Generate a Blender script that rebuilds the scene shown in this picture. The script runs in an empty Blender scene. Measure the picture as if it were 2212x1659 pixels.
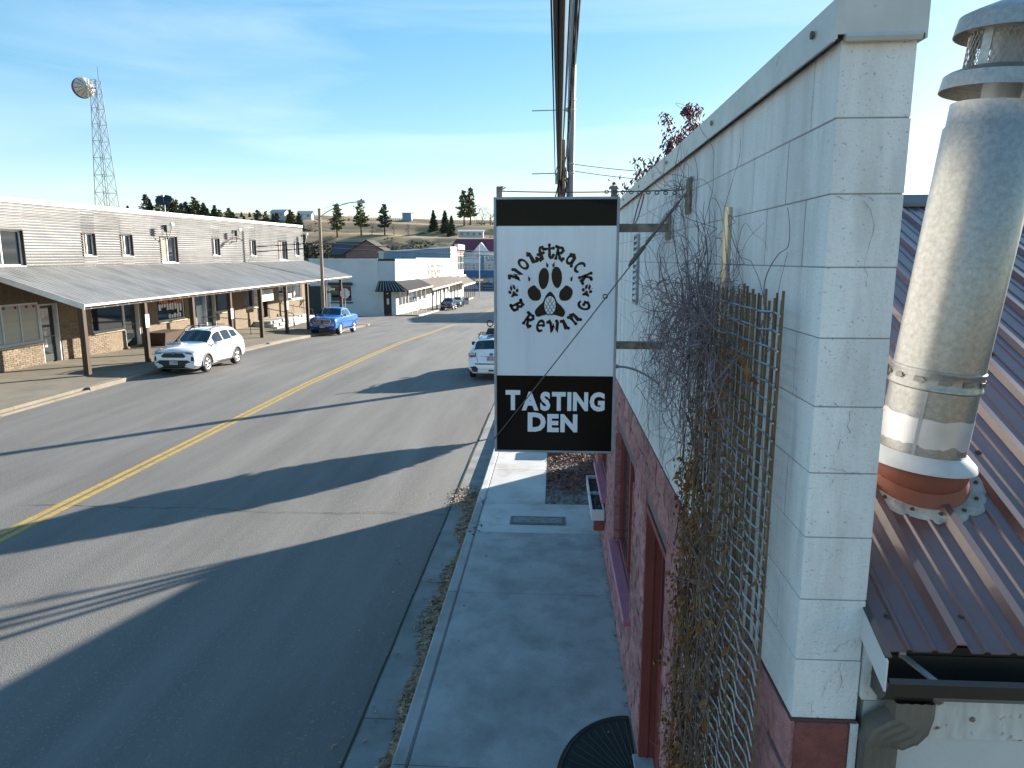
import bpy, bmesh, math, random
from mathutils import Vector, Matrix, noise
S = bpy.context.scene
COL = S.collection
R = math.radians
# ------------------------------------------------------------------ camera, sky, sun, exposure
CAMZ = 4.29
cam = bpy.data.cameras.new('camera'); camo = bpy.data.objects.new('camera', cam); COL.objects.link(camo)
cam.sensor_width = 36.0; cam.lens = 36.0*1534/2212; cam.clip_start = 0.05; cam.clip_end = 4000
camo.location = (0, 0, CAMZ)
camo.rotation_euler = (R(90-9.95), 0, R(3.4))
S.camera = camo
SUN_EL, SUN_AZ = 17.5, 45.4          # azimuth measured from +Y (along the street) towards +X
w = bpy.data.worlds.new('World'); S.world = w; w.use_nodes = True
nt = w.node_tree; nt.nodes.clear()
def N(t, **k):
    n = nt.nodes.new(t)
    for a, b in k.items(): setattr(n, a, b)
    return n
sky = N('ShaderNodeTexSky', sky_type='NISHITA', sun_disc=False)
sky.sun_elevation = R(SUN_EL); sky.sun_rotation = R(SUN_AZ); sky.altitude = 800
sky.air_density = 1.0; sky.dust_density = 0.35; sky.ozone_density = 1.0
hs = N('ShaderNodeHueSaturation'); hs.inputs['Saturation'].default_value = 1.92; hs.inputs['Hue'].default_value = 0.496
gm = N('ShaderNodeGamma'); gm.inputs[1].default_value = 0.58
tc = N('ShaderNodeTexCoord')
mp = N('ShaderNodeMapping'); mp.inputs['Scale'].default_value = (1.0, 1.6, 9.0); mp.inputs['Rotation'].default_value = (0.06, -0.05, 0.5)
cl = N('ShaderNodeTexNoise'); cl.inputs['Scale'].default_value = 1.7; cl.inputs['Detail'].default_value = 6; cl.inputs['Distortion'].default_value = 0.7
cr = N('ShaderNodeValToRGB'); cr.color_ramp.elements[0].position = 0.46; cr.color_ramp.elements[1].position = 0.78
cr.color_ramp.elements[1].color = (0.20, 0.20, 0.20, 1)
mx = N('ShaderNodeMixRGB'); mx.inputs[2].default_value = (3.6, 3.9, 4.1, 1)
bg = N('ShaderNodeBackground'); bg.inputs['Strength'].default_value = 0.129
ow = N('ShaderNodeOutputWorld'); L = nt.links.new
L(sky.outputs[0], gm.inputs[0]); L(gm.outputs[0], hs.inputs['Color']); L(tc.outputs['Generated'], mp.inputs[0]); L(mp.outputs[0], cl.inputs['Vector'])
L(cl.outputs['Fac'], cr.inputs[0]); L(cr.outputs[0], mx.inputs[0]); L(hs.outputs[0], mx.inputs[1])
L(mx.outputs[0], bg.inputs[0]); L(bg.outputs[0], ow.inputs[0])
sl = bpy.data.lights.new('sun', 'SUN'); sl.energy = 4.7; sl.angle = R(0.55); sl.color = (1.0, 0.93, 0.82)
so = bpy.data.objects.new('sun', sl); COL.objects.link(so)
sd = Vector((math.sin(R(SUN_AZ))*math.cos(R(SUN_EL)), math.cos(R(SUN_AZ))*math.cos(R(SUN_EL)), math.sin(R(SUN_EL))))
so.rotation_euler = sd.to_track_quat('Z', 'Y').to_euler(); so.location = sd*60
S.view_settings.view_transform = 'Standard'; S.view_settings.look = 'None'
S.view_settings.gamma = 1.0; S.view_settings.use_curve_mapping = False
S.view_settings.exposure = 1.7
S.render.engine = 'CYCLES'
S.cycles.max_bounces = 7; S.cycles.diffuse_bounces = 3; S.cycles.glossy_bounces = 3; S.cycles.transparent_max_bounces = 6
S.cycles.use_denoising = True; S.cycles.sample_clamp_indirect = 6
random.seed(7)
RND = random.Random(11)
# ------------------------------------------------------------------ materials
MATS = {}
def mat(name, col, rough=0.8, metal=0.0, var=0.18, scale=3.0, bump=0.0, bscale=60.0, rnd=0.0, spec=None, stretch=None, col2=None, thr=None, spots=None, emit=None, coat=0.0, trans=0.0, grime=None):
    """procedural material: noise-varied base colour, fine bump; rnd = variation from object to object; spots=(colour, scale, size) dark pits"""
    if name in MATS: return MATS[name]
    m = bpy.data.materials.new(name); m.use_nodes = True; t = m.node_tree; b = t.nodes['Principled BSDF']
    b.inputs['Roughness'].default_value = rough; b.inputs['Metallic'].default_value = metal
    if spec is not None: b.inputs['Specular IOR Level'].default_value = spec
    if coat: b.inputs['Coat Weight'].default_value = coat; b.inputs['Coat Roughness'].default_value = 0.04
    if trans: b.inputs['Transmission Weight'].default_value = trans
    n = t.nodes; lk = t.links.new
    co = n.new('ShaderNodeNewGeometry'); vec = co.outputs['Position']
    if stretch:
        q = n.new('ShaderNodeMapping'); q.inputs['Scale'].default_value = stretch; lk(vec, q.inputs[0]); svec = q.outputs[0]
    else: svec = vec
    ns = n.new('ShaderNodeTexNoise'); ns.inputs['Scale'].default_value = scale; ns.inputs['Detail'].default_value = 6; ns.inputs['Roughness'].default_value = 0.6
    lk(svec, ns.inputs['Vector'])
    r = n.new('ShaderNodeValToRGB')
    a = [max(0, c*(1-var)) for c in col]; z = [min(1, c*(1+var)) for c in (col2 or col)]
    r.color_ramp.elements[0].position, r.color_ramp.elements[1].position = thr or (0.28, 0.72)
    r.color_ramp.elements[0].color = (*a, 1); r.color_ramp.elements[1].color = (*z, 1)
    lk(ns.outputs['Fac'], r.inputs[0]); out = r.outputs[0]
    if spots:
        sp = n.new('ShaderNodeTexNoise'); sp.inputs['Scale'].default_value = spots[1]; sp.inputs['Detail'].default_value = 3
        lk(vec, sp.inputs['Vector']); sr = n.new('ShaderNodeValToRGB')
        sr.color_ramp.elements[0].position = spots[2]; sr.color_ramp.elements[1].position = spots[2]+0.06
        lk(sp.outputs['Fac'], sr.inputs[0]); mm = n.new('ShaderNodeMixRGB'); mm.inputs[2].default_value = (*spots[0], 1)
        lk(sr.outputs[0], mm.inputs[0]); lk(out, mm.inputs[1]); out = mm.outputs[0]
    if grime:                                       # (colour, scale, axis stretch, low, high, amount): stains with a shape of their own
        gq = n.new('ShaderNodeMapping'); gq.inputs['Scale'].default_value = grime[2]; lk(vec, gq.inputs[0])
        gn = n.new('ShaderNodeTexNoise'); gn.inputs['Scale'].default_value = grime[1]; gn.inputs['Detail'].default_value = 8; gn.inputs['Roughness'].default_value = 0.65; lk(gq.outputs[0], gn.inputs['Vector'])
        gr_ = n.new('ShaderNodeMapRange'); gr_.inputs[1].default_value = grime[3]; gr_.inputs[2].default_value = grime[4]; gr_.inputs[4].default_value = grime[5]; lk(gn.outputs['Fac'], gr_.inputs[0])
        gm_ = n.new('ShaderNodeMixRGB'); gm_.inputs[2].default_value = (*grime[0], 1); lk(gr_.outputs[0], gm_.inputs[0]); lk(out, gm_.inputs[1]); out = gm_.outputs[0]
    if rnd:
        oi = n.new('ShaderNodeObjectInfo'); mr = n.new('ShaderNodeMapRange'); mr.inputs[3].default_value = 1-rnd; mr.inputs[4].default_value = 1+rnd
        lk(oi.outputs['Random'], mr.inputs[0]); hv = n.new('ShaderNodeHueSaturation'); lk(mr.outputs[0], hv.inputs['Value']); lk(out, hv.inputs['Color']); out = hv.outputs[0]
    lk(out, b.inputs['Base Color'])
    if bump:
        bn = n.new('ShaderNodeTexNoise'); bn.inputs['Scale'].default_value = bscale; bn.inputs['Detail'].default_value = 5
        lk(vec, bn.inputs['Vector']); bp = n.new('ShaderNodeBump'); bp.inputs['Strength'].default_value = bump; bp.inputs['Distance'].default_value = 0.02
        lk(bn.outputs['Fac'], bp.inputs['Height']); lk(bp.outputs[0], b.inputs['Normal'])
    if emit:
        b.inputs['Emission Color'].default_value = (*emit[0], 1); b.inputs['Emission Strength'].default_value = emit[1]
    MATS[name] = m; return m
def glass(name, tint=(0.02, 0.025, 0.03), rough=0.03):
    return mat(name, tint, rough, 0, 0.1, 1.0, spec=0.9)
white_paint = mat('white_block_paint', (0.80, 0.79, 0.77), 0.75, var=0.17, scale=1.0, bump=0.3, bscale=90, rnd=0.035, stretch=(5, 5, .55), spots=((0.45, 0.44, 0.43), 120, 0.655), grime=((.40, .37, .33), 1.6, (2.6, 2.6, .5), .52, .78, .75))
mortar_w = mat('painted_mortar', (0.30, 0.285, 0.265), 0.85, var=0.2)
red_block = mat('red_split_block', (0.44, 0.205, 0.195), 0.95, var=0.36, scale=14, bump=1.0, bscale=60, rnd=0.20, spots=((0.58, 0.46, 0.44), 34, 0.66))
mortar_r = mat('grey_mortar', (0.20, 0.15, 0.14), 0.95, var=0.2)
asphalt = mat('asphalt', (0.158, 0.148, 0.136), 0.88, var=0.22, scale=1.1, bump=0.5, bscale=70, stretch=(1.3, 0.09, 1), spots=((0.215, 0.20, 0.185), 34, 0.60), grime=((.085, .08, .075), .55, (1.0, .22, 1), .50, .80, .75))
concrete = mat('concrete', (0.36, 0.355, 0.345), 0.9, var=0.22, scale=1.3, bump=0.3, bscale=60, rnd=0.06, spots=((0.26, 0.255, 0.245), 42, 0.66), grime=((.19, .185, .175), 2.1, (1, 1, 1), .46, .74, .75))
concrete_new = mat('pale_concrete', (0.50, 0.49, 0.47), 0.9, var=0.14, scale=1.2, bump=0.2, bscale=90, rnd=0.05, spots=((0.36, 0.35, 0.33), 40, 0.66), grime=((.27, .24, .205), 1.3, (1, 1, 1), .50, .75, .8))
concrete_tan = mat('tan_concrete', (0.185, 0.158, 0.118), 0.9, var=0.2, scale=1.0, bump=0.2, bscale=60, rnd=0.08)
gutter_c = mat('gutter_concrete', (0.22, 0.215, 0.205), 0.9, var=0.3, scale=2.0, bump=0.3, bscale=70, rnd=0.06)
yellow = mat('yellow_road_paint', (0.42, 0.27, 0.055), 0.8, var=0.25, scale=6, spots=((0.16, 0.13, 0.08), 22, 0.60))
crack_m = mat('crack', (0.03, 0.03, 0.028), 0.95)
galv = mat('galvanised_steel', (0.33, 0.33, 0.315), 0.42, 0.75, var=0.20, scale=55, bump=0.04, bscale=18)
galv_dull = mat('dull_galvanised', (0.33, 0.35, 0.36), 0.55, 0.5, var=0.3, scale=6)
siding_m = mat('weathered_siding', (0.165, 0.163, 0.162), 0.45, 0.25, var=0.30, scale=1.2, stretch=(1, 0.25, 4), bump=0.03, rnd=0.015, grime=((.075, .07, .065), .6, (1, 1, .6), .50, .75, .7))
awning_m = mat('awning_sheet', (0.25, 0.245, 0.235), 0.5, 0.2, var=0.25, scale=1.6, stretch=(0.4, 2, 1), rnd=0.08, grime=((.10, .095, .09), .5, (.5, 2, 1), .5, .75, .7))
flash_m = mat('white_flashing', (0.66, 0.66, 0.65), 0.4, 0.3, var=0.2, scale=2, stretch=(1, 0.3, 1))
brown_roof = mat('brown_roof_steel', (0.105, 0.052, 0.048), 0.30, 0.0, var=0.2, scale=3, spec=0.75, coat=0.35, spots=((0.30, 0.27, 0.25), 130, 0.735))
brown_metal = mat('brown_gutter', (0.05, 0.037, 0.03), 0.35, 0.0, var=0.25, spec=0.6)
boot_m = mat('red_rubber_boot', (0.23, 0.062, 0.032), 0.55, var=0.25, scale=5)
white_trim = mat('white_trim', (0.66, 0.66, 0.65), 0.55, var=0.08, scale=4)
offwhite_wall = mat('offwhite_wall', (0.60, 0.595, 0.58), 0.7, var=0.10, scale=1.5, bump=0.08)
peeling = mat('peeling_white_wood', (0.60, 0.585, 0.55), 0.7, var=0.2, scale=8, stretch=(4, 1, 1), spots=((0.20, 0.11, 0.08), 16, 0.63))
red_paint = mat('red_brown_paint', (0.26, 0.06, 0.045), 0.5, var=0.15, scale=4)
pink_sill = mat('pink_sill_paint', (0.48, 0.15, 0.20), 0.45, var=0.15, scale=4)
dark_glass = glass('window_glass')
black_sat = mat('black_print', (0.008, 0.0075, 0.0075), 0.2, var=0.1, spec=0.22)
sign_white = mat('white_acrylic', (0.86, 0.89, 0.95), 0.10, var=0.04, scale=1.5, spec=0.55, grime=((.62, .65, .70), 3.0, (3, 3, .35), .50, .74, .5))
letter_white = mat('white_lettering', (0.84, 0.87, 0.93), 0.2, var=0.03)
sign_frame_m = mat('grey_sign_frame', (0.33, 0.36, 0.38), 0.45, 0.3, var=0.2, scale=8)
rust = mat('rusty_steel', (0.15, 0.10, 0.07), 0.75, 0.2, var=0.45, scale=14, col2=(0.30, 0.24, 0.19))
cable_m = mat('steel_cable', (0.12, 0.11, 0.11), 0.5, 0.5, var=0.2)
black_wire = mat('black_cable_sheath', (0.010, 0.010, 0.014), 0.6, var=0.2, spec=0.2)
wood_pole = mat('weathered_pole_wood', (0.20, 0.13, 0.08), 0.85, var=0.35, scale=6, stretch=(4, 4, 0.4), bump=0.3, bscale=30)
post_wood = mat('awning_post_wood', (0.068, 0.043, 0.027), 0.8, var=0.35, scale=5, stretch=(5, 5, 0.5), bump=0.2, bscale=30)
soffit_m = mat('dark_soffit_wood', (0.05, 0.04, 0.028), 0.85, var=0.3)
brick_m = mat('tan_brick', (0.185, 0.142, 0.098), 0.9, var=0.22, scale=7, bump=0.4, bscale=40, rnd=0.22, spots=((0.09, 0.06, 0.04), 9, 0.68))
brick_dark = mat('brown_brick_backing', (0.15, 0.11, 0.07), 0.92, var=0.3, scale=5)
stem_b = mat('brown_vine_stem', (0.20, 0.125, 0.075), 0.85, var=0.45, scale=9)
stem_m = mat('dry_vine_stem', (0.20, 0.155, 0.16), 0.85, var=0.4, scale=9)
reed_m = mat('willow_stick', (0.155, 0.10, 0.055), 0.75, var=0.4, scale=8, rnd=0.25)
wire_m = mat('trellis_wire', (0.35, 0.36, 0.37), 0.35, 0.8, var=0.2)
dead_leaf = mat('dead_brown_leaf', (0.25, 0.105, 0.03), 0.85, var=0.5, scale=9)
gutter_leaf = mat('fallen_leaf', (0.22, 0.13, 0.075), 0.8, var=0.55, scale=9, col2=(0.38, 0.24, 0.14))
red_leaf = mat('red_brown_leaf_litter', (0.17, 0.055, 0.038), 0.8, var=0.6, scale=9, col2=(0.17, 0.075, 0.05))
pebble_m = mat('gravel_stone', (0.17, 0.155, 0.145), 0.8, var=0.5, scale=22)
# ------------------------------------------------------------------ geometry helpers
class MB:
    def __init__(s): s.v = []; s.f = []
    def add(s, vs, fs):
        o = len(s.v); s.v += [tuple(p) for p in vs]; s.f += [tuple(i+o for i in f) for f in fs]; return s
    def quad(s, a, b, c, d): return s.add([a, b, c, d], [(0, 1, 2, 3)])
    def box(s, x0, x1, y0, y1, z0, z1, c=0.0):
        if x0 > x1: x0, x1 = x1, x0
        if y0 > y1: y0, y1 = y1, y0
        if z0 > z1: z0, z1 = z1, z0
        if c <= 0:
            return s.add([(x0,y0,z0),(x1,y0,z0),(x1,y1,z0),(x0,y1,z0),(x0,y0,z1),(x1,y0,z1),(x1,y1,z1),(x0,y1,z1)],
                         [(0,3,2,1),(4,5,6,7),(0,1,5,4),(1,2,6,5),(2,3,7,6),(3,0,4,7)])
        vs = []; ix = {}
        for i in (0, 1):
            for j in (0, 1):
                for k in (0, 1):
                    X = (x0, x1)[i]; Y = (y0, y1)[j]; Z = (z0, z1)[k]
                    a = (X+(c if i == 0 else -c)); b = (Y+(c if j == 0 else -c)); d = (Z+(c if k == 0 else -c))
                    ix[i,j,k] = len(vs); vs += [(X, b, d), (a, Y, d), (a, b, Z)]
        g = lambda i, j, k, n: ix[i,j,k]+n
        fs = [(g(0,0,0,0), g(0,0,1,0), g(0,1,1,0), g(0,1,0,0)), (g(1,0,0,0), g(1,1,0,0), g(1,1,1,0), g(1,0,1,0)),
              (g(0,0,0,1), g(1,0,0,1), g(1,0,1,1), g(0,0,1,1)), (g(0,1,0,1), g(0,1,1,1), g(1,1,1,1), g(1,1,0,1)),
              (g(0,0,0,2), g(0,1,0,2), g(1,1,0,2), g(1,0,0,2)), (g(0,0,1,2), g(1,0,1,2), g(1,1,1,2), g(0,1,1,2))]
        for j in (0, 1):
            for k in (0, 1): fs.append((g(0,j,k,1), g(1,j,k,1), g(1,j,k,2), g(0,j,k,2)))
        for i in (0, 1):
            for k in (0, 1): fs.append((g(i,0,k,0), g(i,1,k,0), g(i,1,k,2), g(i,0,k,2)))
        for i in (0, 1):
            for j in (0, 1): fs.append((g(i,j,0,0), g(i,j,1,0), g(i,j,1,1), g(i,j,0,1)))
        for i in (0, 1):
            for j in (0, 1):
                for k in (0, 1): fs.append((g(i,j,k,0), g(i,j,k,1), g(i,j,k,2)))
        return s.add(vs, fs)
    def hexa(s, b, t):          # four bottom points, four top points
        return s.add(list(b)+list(t), [(0,3,2,1),(4,5,6,7),(0,1,5,4),(1,2,6,5),(2,3,7,6),(3,0,4,7)])
    def tube(s, pts, r, n=6, cap=True):
        pts = [Vector(p) for p in pts]; rr = r if isinstance(r, (list, tuple)) else [r]*len(pts)
        vs = []; up = Vector((0, 0, 1)); a = None
        for i, p in enumerate(pts):
            d = (pts[min(i+1, len(pts)-1)]-pts[max(i-1, 0)])
            d = d.normalized() if d.length > 1e-9 else Vector((0, 0, 1))
            if a is None:
                a = d.cross(up if abs(d.z) < 0.9 else Vector((1, 0, 0))).normalized()
            else:
                a = (a-d*a.dot(d)); a = a.normalized() if a.length > 1e-6 else d.orthogonal().normalized()
            b = d.cross(a)
            for k in range(n):
                t = 2*math.pi*k/n; vs.append(p+(a*math.cos(t)+b*math.sin(t))*rr[i])
        fs = [(i*n+k, i*n+(k+1) % n, (i+1)*n+(k+1) % n, (i+1)*n+k) for i in range(len(pts)-1) for k in range(n)]
        if cap: fs += [tuple(range(n-1, -1, -1)), tuple((len(pts)-1)*n+k for k in range(n))]
        return s.add(vs, fs)
    def lathe(s, prof, n=24, o=(0, 0, 0), ax=(0, 0, 1)):   # prof: (radius, height along axis)
        ax = Vector(ax).normalized(); a = ax.orthogonal().normalized(); b = ax.cross(a); o = Vector(o)
        vs = [o+ax*h+(a*math.cos(2*math.pi*k/n)+b*math.sin(2*math.pi*k/n))*r for r, h in prof for k in range(n)]
        fs = [(i*n+k, i*n+(k+1) % n, (i+1)*n+(k+1) % n, (i+1)*n+k) for i in range(len(prof)-1) for k in range(n)]
        return s.add(vs, fs)
    def flat(s, poly, fr, d0=0.0, d1=0.002):               # extruded 2D polygon in a frame
        n = len(poly)
        vs = [fr(x, y, d0) for x, y in poly]+[fr(x, y, d1) for x, y in poly]
        return s.add(vs, [tuple(range(n, 2*n))]+[(i, (i+1) % n, n+(i+1) % n, n+i) for i in range(n)])
    def stroke(s, pts, w, fr, d0=0.0, d1=0.002, closed=False):
        P = [Vector((x, y)) for x, y in pts]; n = len(P); Lr = []
        for i in range(n):
            p0 = P[(i-1) % n] if closed or i > 0 else P[i]; p1 = P[(i+1) % n] if closed or i < n-1 else P[i]
            d = (p1-p0); d = d.normalized() if d.length > 1e-9 else Vector((1, 0)); q = Vector((-d.y, d.x))
            k = 1.0
            if 0 < i < n-1 or closed:
                e = (P[(i+1) % n]-P[i]); e = e.normalized() if e.length > 1e-9 else d
                k = min(1.6, 1/max(0.55, abs(e.dot(d))))
            ww = w[i] if isinstance(w, (list, tuple)) else w
            Lr.append((P[i]+q*ww*0.5*k, P[i]-q*ww*0.5*k))
        for i in range(n if closed else n-1):
            a, b = Lr[i]; c, d = Lr[(i+1) % n]
            vs = [fr(*a, d1), fr(*b, d1), fr(*d, d1), fr(*c, d1), fr(*a, d0), fr(*b, d0), fr(*d, d0), fr(*c, d0)]
            s.add(vs, [(0, 1, 2, 3), (0, 3, 7, 4), (1, 5, 6, 2)]+([(0, 4, 5, 1)] if i == 0 and not closed else [])+([(3, 2, 6, 7)] if i == n-2 and not closed else []))
        return s
    def xf(s, M, start=0):
        s.v[start:] = [tuple(M @ Vector(p)) for p in s.v[start:]]; return s
    def mesh(s, name, m=None, smooth=False, off=(0, 0, 0)):
        me = bpy.data.meshes.new(name)
        me.from_pydata([(x-off[0], y-off[1], z-off[2]) for x, y, z in s.v], [], s.f)
        if m: me.materials.append(m)
        if smooth: me.polygons.foreach_set('use_smooth', [True]*len(me.polygons))
        me.update(); return me
    def build(s, name, m, parent=None, smooth=False, sharp=None, org=None, **pr):
        off = wloc(parent) if parent else (org or (0, 0, 0))
        o = bpy.data.objects.new(name, s.mesh(name, m, smooth, off)); COL.objects.link(o)
        if smooth and sharp is not False:
            try: o.data.set_sharp_from_angle(angle=R(sharp or 38))
            except Exception: pass
        if parent: o.parent = parent
        else: o.location = off
        for k, v in pr.items(): o[k] = v
        return o
def wloc(o):
    p = Vector((0, 0, 0))
    while o: p += o.location; o = o.parent
    return p
def thing(name, label, cat, loc=(0, 0, 0), group=None):
    o = bpy.data.objects.new(name, None); COL.objects.link(o); o.location = loc; o.empty_display_size = 0.2
    o['label'] = label; o['category'] = cat
    if group: o['group'] = group
    return o
def one(mb, name, m, label, cat, loc, group=None, smooth=False, kind=None):
    o = mb.build(name, m, None, smooth, org=loc); o['label'] = label; o['category'] = cat
    if group: o['group'] = group
    if kind: o['kind'] = kind
    return o
def inst(name, me, parent, loc, rot=(0, 0, 0), sc=(1, 1, 1)):    # a part sharing mesh data; loc is in world space
    o = bpy.data.objects.new(name, me); COL.objects.link(o); o.parent = parent
    o.location = Vector(loc)-wloc(parent); o.rotation_euler = rot; o.scale = sc; return o
def copy_tree(o, parent=None):
    c = o.copy(); COL.objects.link(c); c.parent = parent
    if parent: c.matrix_parent_inverse = o.matrix_parent_inverse.copy()
    for ch in o.children: copy_tree(ch, c)
    return c
def frame(o, u, v, n):
    o, u, v, n = map(Vector, (o, u, v, n))
    return lambda a, b, c=0.0: o+u*a+v*b+n*c
def text(mb, s, size, fr, d0=0.0, d1=0.003, bold=0.0, align='CENTER', sx=1.0, space=1.0):
    cu = bpy.data.curves.new('t', 'FONT'); cu.body = s; cu.size = size; cu.align_x = align; cu.align_y = 'CENTER'; cu.offset = bold; cu.space_character = space
    cu.resolution_u = 3
    o = bpy.data.objects.new('t', cu); COL.objects.link(o)
    dg = bpy.context.evaluated_depsgraph_get(); me = bpy.data.meshes.new_from_object(o.evaluated_get(dg))
    bpy.data.objects.remove(o); bpy.data.curves.remove(cu)
    bm = bmesh.new(); bm.from_mesh(me); bpy.data.meshes.remove(me)
    ed = [(e.verts[0].index, e.verts[1].index) for e in bm.edges if len(e.link_faces) == 1]
    V = [v.co.copy() for v in bm.verts]; F = [[v.index for v in f.verts] for f in bm.faces]; bm.free()
    n = len(V)
    mb.add([fr(p.x*sx, p.y, d1) for p in V]+[fr(p.x*sx, p.y, d0) for p in V], F+[(a, b, n+b, n+a) for a, b in ed])
    return mb
# ------------------------------------------------------------------ ground heights
PY = [-50, 0, 25, 33, 41, 50, 60, 71, 85, 104, 137, 190, 260]
PZ = [-.14, -.14, -.16, -.3, -.5, -.9, -1.3, -1.85, -2.35, -2.85, -3.1, -3.4, -3.6]
def rz(y):
    if y <= PY[0]: return PZ[0]
    for i in range(len(PY)-1):
        if y <= PY[i+1]: return PZ[i]+(PZ[i+1]-PZ[i])*(y-PY[i])/(PY[i+1]-PY[i])
    return PZ[-1]
def sw(y): return rz(y)+0.14
def smooth(a, b, t):
    t = max(0.0, min(1.0, (t-a)/(b-a))); return t*t*(3-2*t)
def terr(x, y):
    z = rz(y)-0.12
    if x > 1.5 and y < 60: z += 0.10
    c = 31.2+3.3*smooth(-30, -210, x)-0.012*max(0, x)+1.0*math.sin(x*0.021)
    t = (y-225-10*math.sin(x*0.013))/205.0
    if t > 0:
        h = c*(0.25*t+0.75*t*t*(3-2*t)) if t < 1 else c*(1+0.0*(t-1))
        h += 1.2*math.sin(y*0.16+x*0.01)*smooth(0, .25, t)*(1-smooth(.75, 1, t))
        h += 0.8*noise.noise(Vector((x*.03, y*.03, 0)))*smooth(0, .3, t)
        if t > 1: h = c+0.8*noise.noise(Vector((x*.03, y*.03, 0)))-0.015*(y-430)
        z += h
    return z
# ------------------------------------------------------------------ the setting
def sheet(xs, ys, zf, name, m, **kw):
    mb = MB(); nx = len(xs)
    vs = [(x, y, zf(x, y)) for y in ys for x in xs]
    fs = [(j*nx+i, j*nx+i+1, (j+1)*nx+i+1, (j+1)*nx+i) for j in range(len(ys)-1) for i in range(nx-1)]
    mb.add(vs, fs); return mb.build(name, m, **kw)
def fr_range(a, b, st): 
    n = max(1, int(round((b-a)/st))); return [a+(b-a)*i/n for i in range(n+1)]
ground_m = mat('dry_grass_hill', (0.20, 0.135, 0.075), 0.95, var=0.45, scale=0.06, stretch=(0.3, 2.4, 1), col2=(0.36, 0.25, 0.13), spots=((0.10, 0.082, 0.045), 0.07, 0.54), bump=0.5, bscale=0.9)
XS = sorted(set(fr_range(-420, -60, 9)+fr_range(-60, 40, 5)+fr_range(40, 300, 14))); YS = fr_range(-60, 200, 8)+fr_range(207, 470, 6.5)+fr_range(480, 900, 42)
g = sheet(XS, YS, terr, 'ground', ground_m, kind='structure', smooth=True)
g['label'] = 'dry tan grass land rising to a hill behind the town'
far_g = MB(); far_g.box(-2500, 2500, -900, 2600, -8.0, -7.9)
o = far_g.build('distant_land', ground_m, kind='structure')
ys = [-14, 0, 12, 20, 25, 29, 33, 37, 41, 45.5, 50, 55, 60, 65.5, 71, 78, 85, 94, 104, 120, 137, 160, 190, 215]
road = sheet([-15.82, -12, -9, -6, -3, -1.84], ys, lambda x, y: rz(y)-0.004*abs(x+9)*0.5, 'road', asphalt, kind='structure'); road['label'] = 'two-lane grey asphalt main street'
sheet([-70, -40, -15.82], [61.2, 65.5, 71, 78, 82.6], lambda x, y: rz(y)-0.01, 'side_street', asphalt, kind='structure')
sheet([-120, -60, -15.82], [138, 160, 186, 190], lambda x, y: rz(y)-0.01, 'cross_street', asphalt, kind='structure')
sheet([-15.82, 10, 60], [150.1, 160, 186, 190], lambda x, y: rz(y)-0.03, 'cross_street', asphalt, kind='structure')
# double yellow centre line, broken at the crossing
mk = None
for (a, b) in ((-14, 64), (79.5, 137)):
    for xx in (-9.03, -8.82):
        mb = MB(); yy = [a]+[y for y in ys if a < y < b]+[b]
        for i in range(len(yy)-1):
            A, B = yy[i], yy[i+1]
            mb.quad((xx-.065, A, rz(A)+.004), (xx+.065, A, rz(A)+.004), (xx+.065, B, rz(B)+.004), (xx-.065, B, rz(B)+.004))
        o = mb.build('road_marking', yellow, kind='structure'); o['label'] = 'double yellow centre line painted on the asphalt'
# thin transverse cracks in the asphalt
def crack(x0, x1, y0, amp, wd=.012):
    mb = MB(); n = 46; pts = []; y = y0
    for i in range(n+1):
        y += RND.uniform(-amp, amp); pts.append((x0+(x1-x0)*i/n, y))
    for i in range(n):
        (a, b), (c, d) = pts[i], pts[i+1]; q = wd*RND.uniform(.4, 1.4)
        mb.quad((a, b-q, rz(b)+.003), (c, d-q, rz(d)+.003), (c, d+q, rz(d)+.003), (a, b+q, rz(b)+.003))
    mb.build('crack', crack_m, road)
crack(-9.6, -1.9, 11.9, .035, .007)
seam = MB(); pts = [(-1.84+RND.uniform(-.006, .006), -14+i*0.5) for i in range(70)]
for (a, b), (c, d) in zip(pts[:-1], pts[1:]): seam.quad((a-.014, b, rz(b)+.007), (a+.012, b, rz(b)+.007), (c+.012, d, rz(d)+.007), (c-.014, d, rz(d)+.007))
seam.build('crack', mat('mossy_joint', (0.035, 0.042, 0.018), 0.95), road)
# gutter pan, kerb and pavement on the near side
pav = bpy.data.objects.new('pavement', None); COL.objects.link(pav); pav['kind'] = 'structure'; pav['label'] = 'concrete pavement, kerb and gutter beside the brewery wall'
def seg(x0, x1, y0, y1, z, th, name, m, par, gap=.006, zi=None, c=0.0):
    """one slab following the street's fall; z(y) its top; zi tilts its x0 edge"""
    y0 += gap; y1 -= gap
    z0, z1 = z(y0), z(y1); d = zi or 0
    if c:
        mb = MB(); pr = lambda y, zt: [(x0, y, zt-th), (x1, y, zt-th), (x1, y, zt-c), (x1-c, y, zt), (x0+c, y, zt+d), (x0, y, zt+d-c)]
        a, b = pr(y0+0, z0), pr(y1, z1); mb.add(a+b, [(0, 1, 2, 3, 4, 5), (11, 10, 9, 8, 7, 6)]+[(i, i+6, (i+1) % 6+6, (i+1) % 6) for i in range(6)])
    else:
        mb = MB(); mb.hexa([(x0, y0, z0-th), (x1, y0, z0-th), (x1, y1, z1-th), (x0, y1, z1-th)], [(x0, y0, z0+d), (x1, y0, z0), (x1, y1, z1), (x0, y1, z1+d)])
    return mb.build(name, m, par)
gy = [-12, -8, -4, 0, 3.1, 6.2, 9.2, 12.1, 14.6, 18.5, 23, 28, 33, 41, 50, 60]
for a, b in zip(gy[:-1], gy[1:]):
    seg(-1.84, -1.37, a, b, lambda y: rz(y)+.002, .10, 'gutter_slab', gutter_c, pav)
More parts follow.
